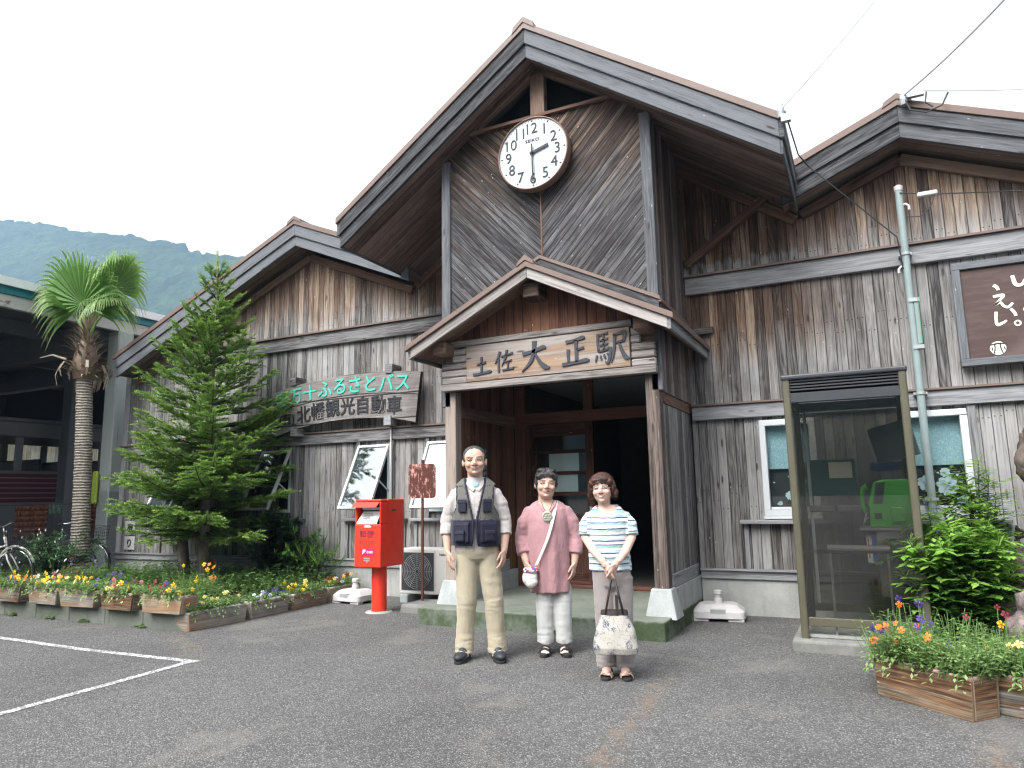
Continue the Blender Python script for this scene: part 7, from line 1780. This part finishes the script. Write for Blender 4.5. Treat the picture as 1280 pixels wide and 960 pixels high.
    o = garment('striped_top', [top], M_stripe, t, None, .006, 3, lambda c: .004*N3(c.x*12, c.y*12, c.z*14)+.004*N3(c.x*7, c.y*7, c.z*30)*(c.z < .95)+.0025*math.sin(c.x*80)*max(0, min(1, (c.z-1.08)/.03))*(c.z < 1.15))
    bm = bmesh.new(); bm.from_mesh(o.data)
    dl = [f for f in bm.faces if (lambda c: c.z > 1.152+.9*max(0, c.y+.06)+((c.x-cx)/.092)**2*.055 and abs(c.x-cx) < .092 and c.y < .03)(f.calc_center_median())]
    bmesh.ops.delete(bm, geom=dl, context='FACES'); bm.to_mesh(o.data); bm.free()
    so = o.modifiers.new('t', 'SOLIDIFY'); so.thickness = .004; so.offset = -1
    TR = (.245, .215, .205)
    def tr(b):
        b.rings([(-.01, 0, .60, .08, .06, .07), (-.01, 0, .64, .130, .098, .115), (-.015, 0, .73, .144, .106, .128), (-.025, 0, .80, .126, .098, .10)], 36)
        for s in (-1, 1): lx = -.008+s*.066; b.tube([(lx-s*.0, 0, .70), (lx, -.008, .42), (lx+s*.004, .006, .22), (lx+s*.006, .005, .065)], [.084, .071, .066, .069], 22)
    garment('trousers', [tr], M_pants, t, lambda c, n: TR, .008, 4, leg_disp(.004))
    for s in (-1, 1):
        x, y, rz = -.005+s*.066, -.05, R(8*s); sole(x, y, rz, .235, .086, .020, t, M_sole, 'shoe_sole', 0, .022)
        b = MB(); T = Matrix.Translation((x, y, .02)) @ Matrix.Rotation(rz, 4, 'Z')
        for i in range(12):
            a0, a1 = math.pi*i/12, math.pi*(i+1)/12
            for (ya, yb, ha, hb) in ((-.082, -.045, .030, .036), (-.045, -.01, .036, .042)): b.face([T @ Vector((.042*math.cos(a0), ya, ha*math.sin(a0)-.004)), T @ Vector((.042*math.cos(a1), ya, ha*math.sin(a1)-.004)), T @ Vector((.043*math.cos(a1), yb, hb*math.sin(a1)-.004)), T @ Vector((.043*math.cos(a0), yb, hb*math.sin(a0)-.004))])
        o = b.build('shoe_upper', M_beige, t, smooth=True); so = o.modifiers.new('t', 'SOLIDIFY'); so.thickness = .004
    # canvas bag held by both handles
    g = G('floral_canvas'); ob = g.obj(); v1 = g.vor(ob, 17.); n1 = g.noise(ob, 60, 3, .7, 2.); sel = g.sep(g.vor(ob, 17., 'F1', 1))[0]
    f = g.m('MULTIPLY', g.m('MULTIPLY', g.mr(v1, .55, .40), g.mr(n1, .46, .54)), g.mr(sel, .42, .5)); tw = g.m('MULTIPLY', g.mr(g.noise(ob, 26, 2, .5, 3.), .60, .63), .5)
    M_canvas = g.done(g.bsdf(g.mix(g.m('MAXIMUM', f, tw), (.38, .355, .31), (.03, .045, .11)), .85, g.bump(g.noise(ob, 300, 2, .5), .2, .003)))
    p = thing('canvas_bag', 'cream canvas handbag with navy flower print and dark handles held by the woman in stripes', 'bag', t.location, R(17))
    bx = -.0
    blob_obj('bag', [lambda b: b.rings([(bx, -.20, .195, .150, .050, .055), (bx, -.20, .24, .160, .068, .068), (bx, -.20, .36, .135, .062, .06), (bx+.0, -.20, .455, .098, .042, .042), (bx, -.20, .475, .094, .038, .038)], 40, e=2.6)], .006, M_canvas, p, 2, lambda c: .006*N3(c.x*14, c.y*14, c.z*10)+.004*math.sin(c.x*55)*max(0, (c.z-.33)/.14))
    b = MB(); b.rings([(bx, -.20, .462, .099, .044, .044), (bx, -.20, .492, .093, .039, .039)], 36, e=2.6); b.build('top_band', M_leather, p, smooth=False)
    for (xa, xb, yy) in ((-.062, .062, -.238), (-.062, .062, -.163)):
        b = MB(); k = [(bx+xa, yy, .47), (bx+xa*.55, yy*.5-.10+.0, .60), (bx-.012, -.197, .700), (bx+.012, -.197, .700), (bx+xb*.55, yy*.5-.10, .60), (bx+xb, yy, .47)]
        b.tube(k, .0075, 8); b.build('handle', M_leather, p, smooth=True)
    b = MB(); b.box(bx+.01, bx+.032, -.246, -.240, .46, .60); b.build('tag', M_leather, p)
woman2()

# ------------------------------------------------------------------ groups of like things
GROUPS = {'planter_box': 'wooden planter boxes', 'pansies': 'clumps of pansies', 'fir_tree': 'fir trees in the flower bed', 'overhead_wire': 'wires on the station roofs and pole', 'cable_anchor': 'cable anchors on the eaves',
          'stand_weight': 'white stand weights', 'wall_plate': 'white plates at the end of the wall', 'bicycle': 'bicycles by the garage', 'person': 'people posing in front of the station', 'hanging_towel': 'towels hanging in the garage',
          'leafy_shrub': 'bright shrubs by the right window', 'dark_shrub': 'shrubs below the left windows'}
for o in COL.objects:
    if o.parent is None and o.get('category'):
        gname = GROUPS.get(o.name.split('.')[0])
        if gname: o['group'] = gname
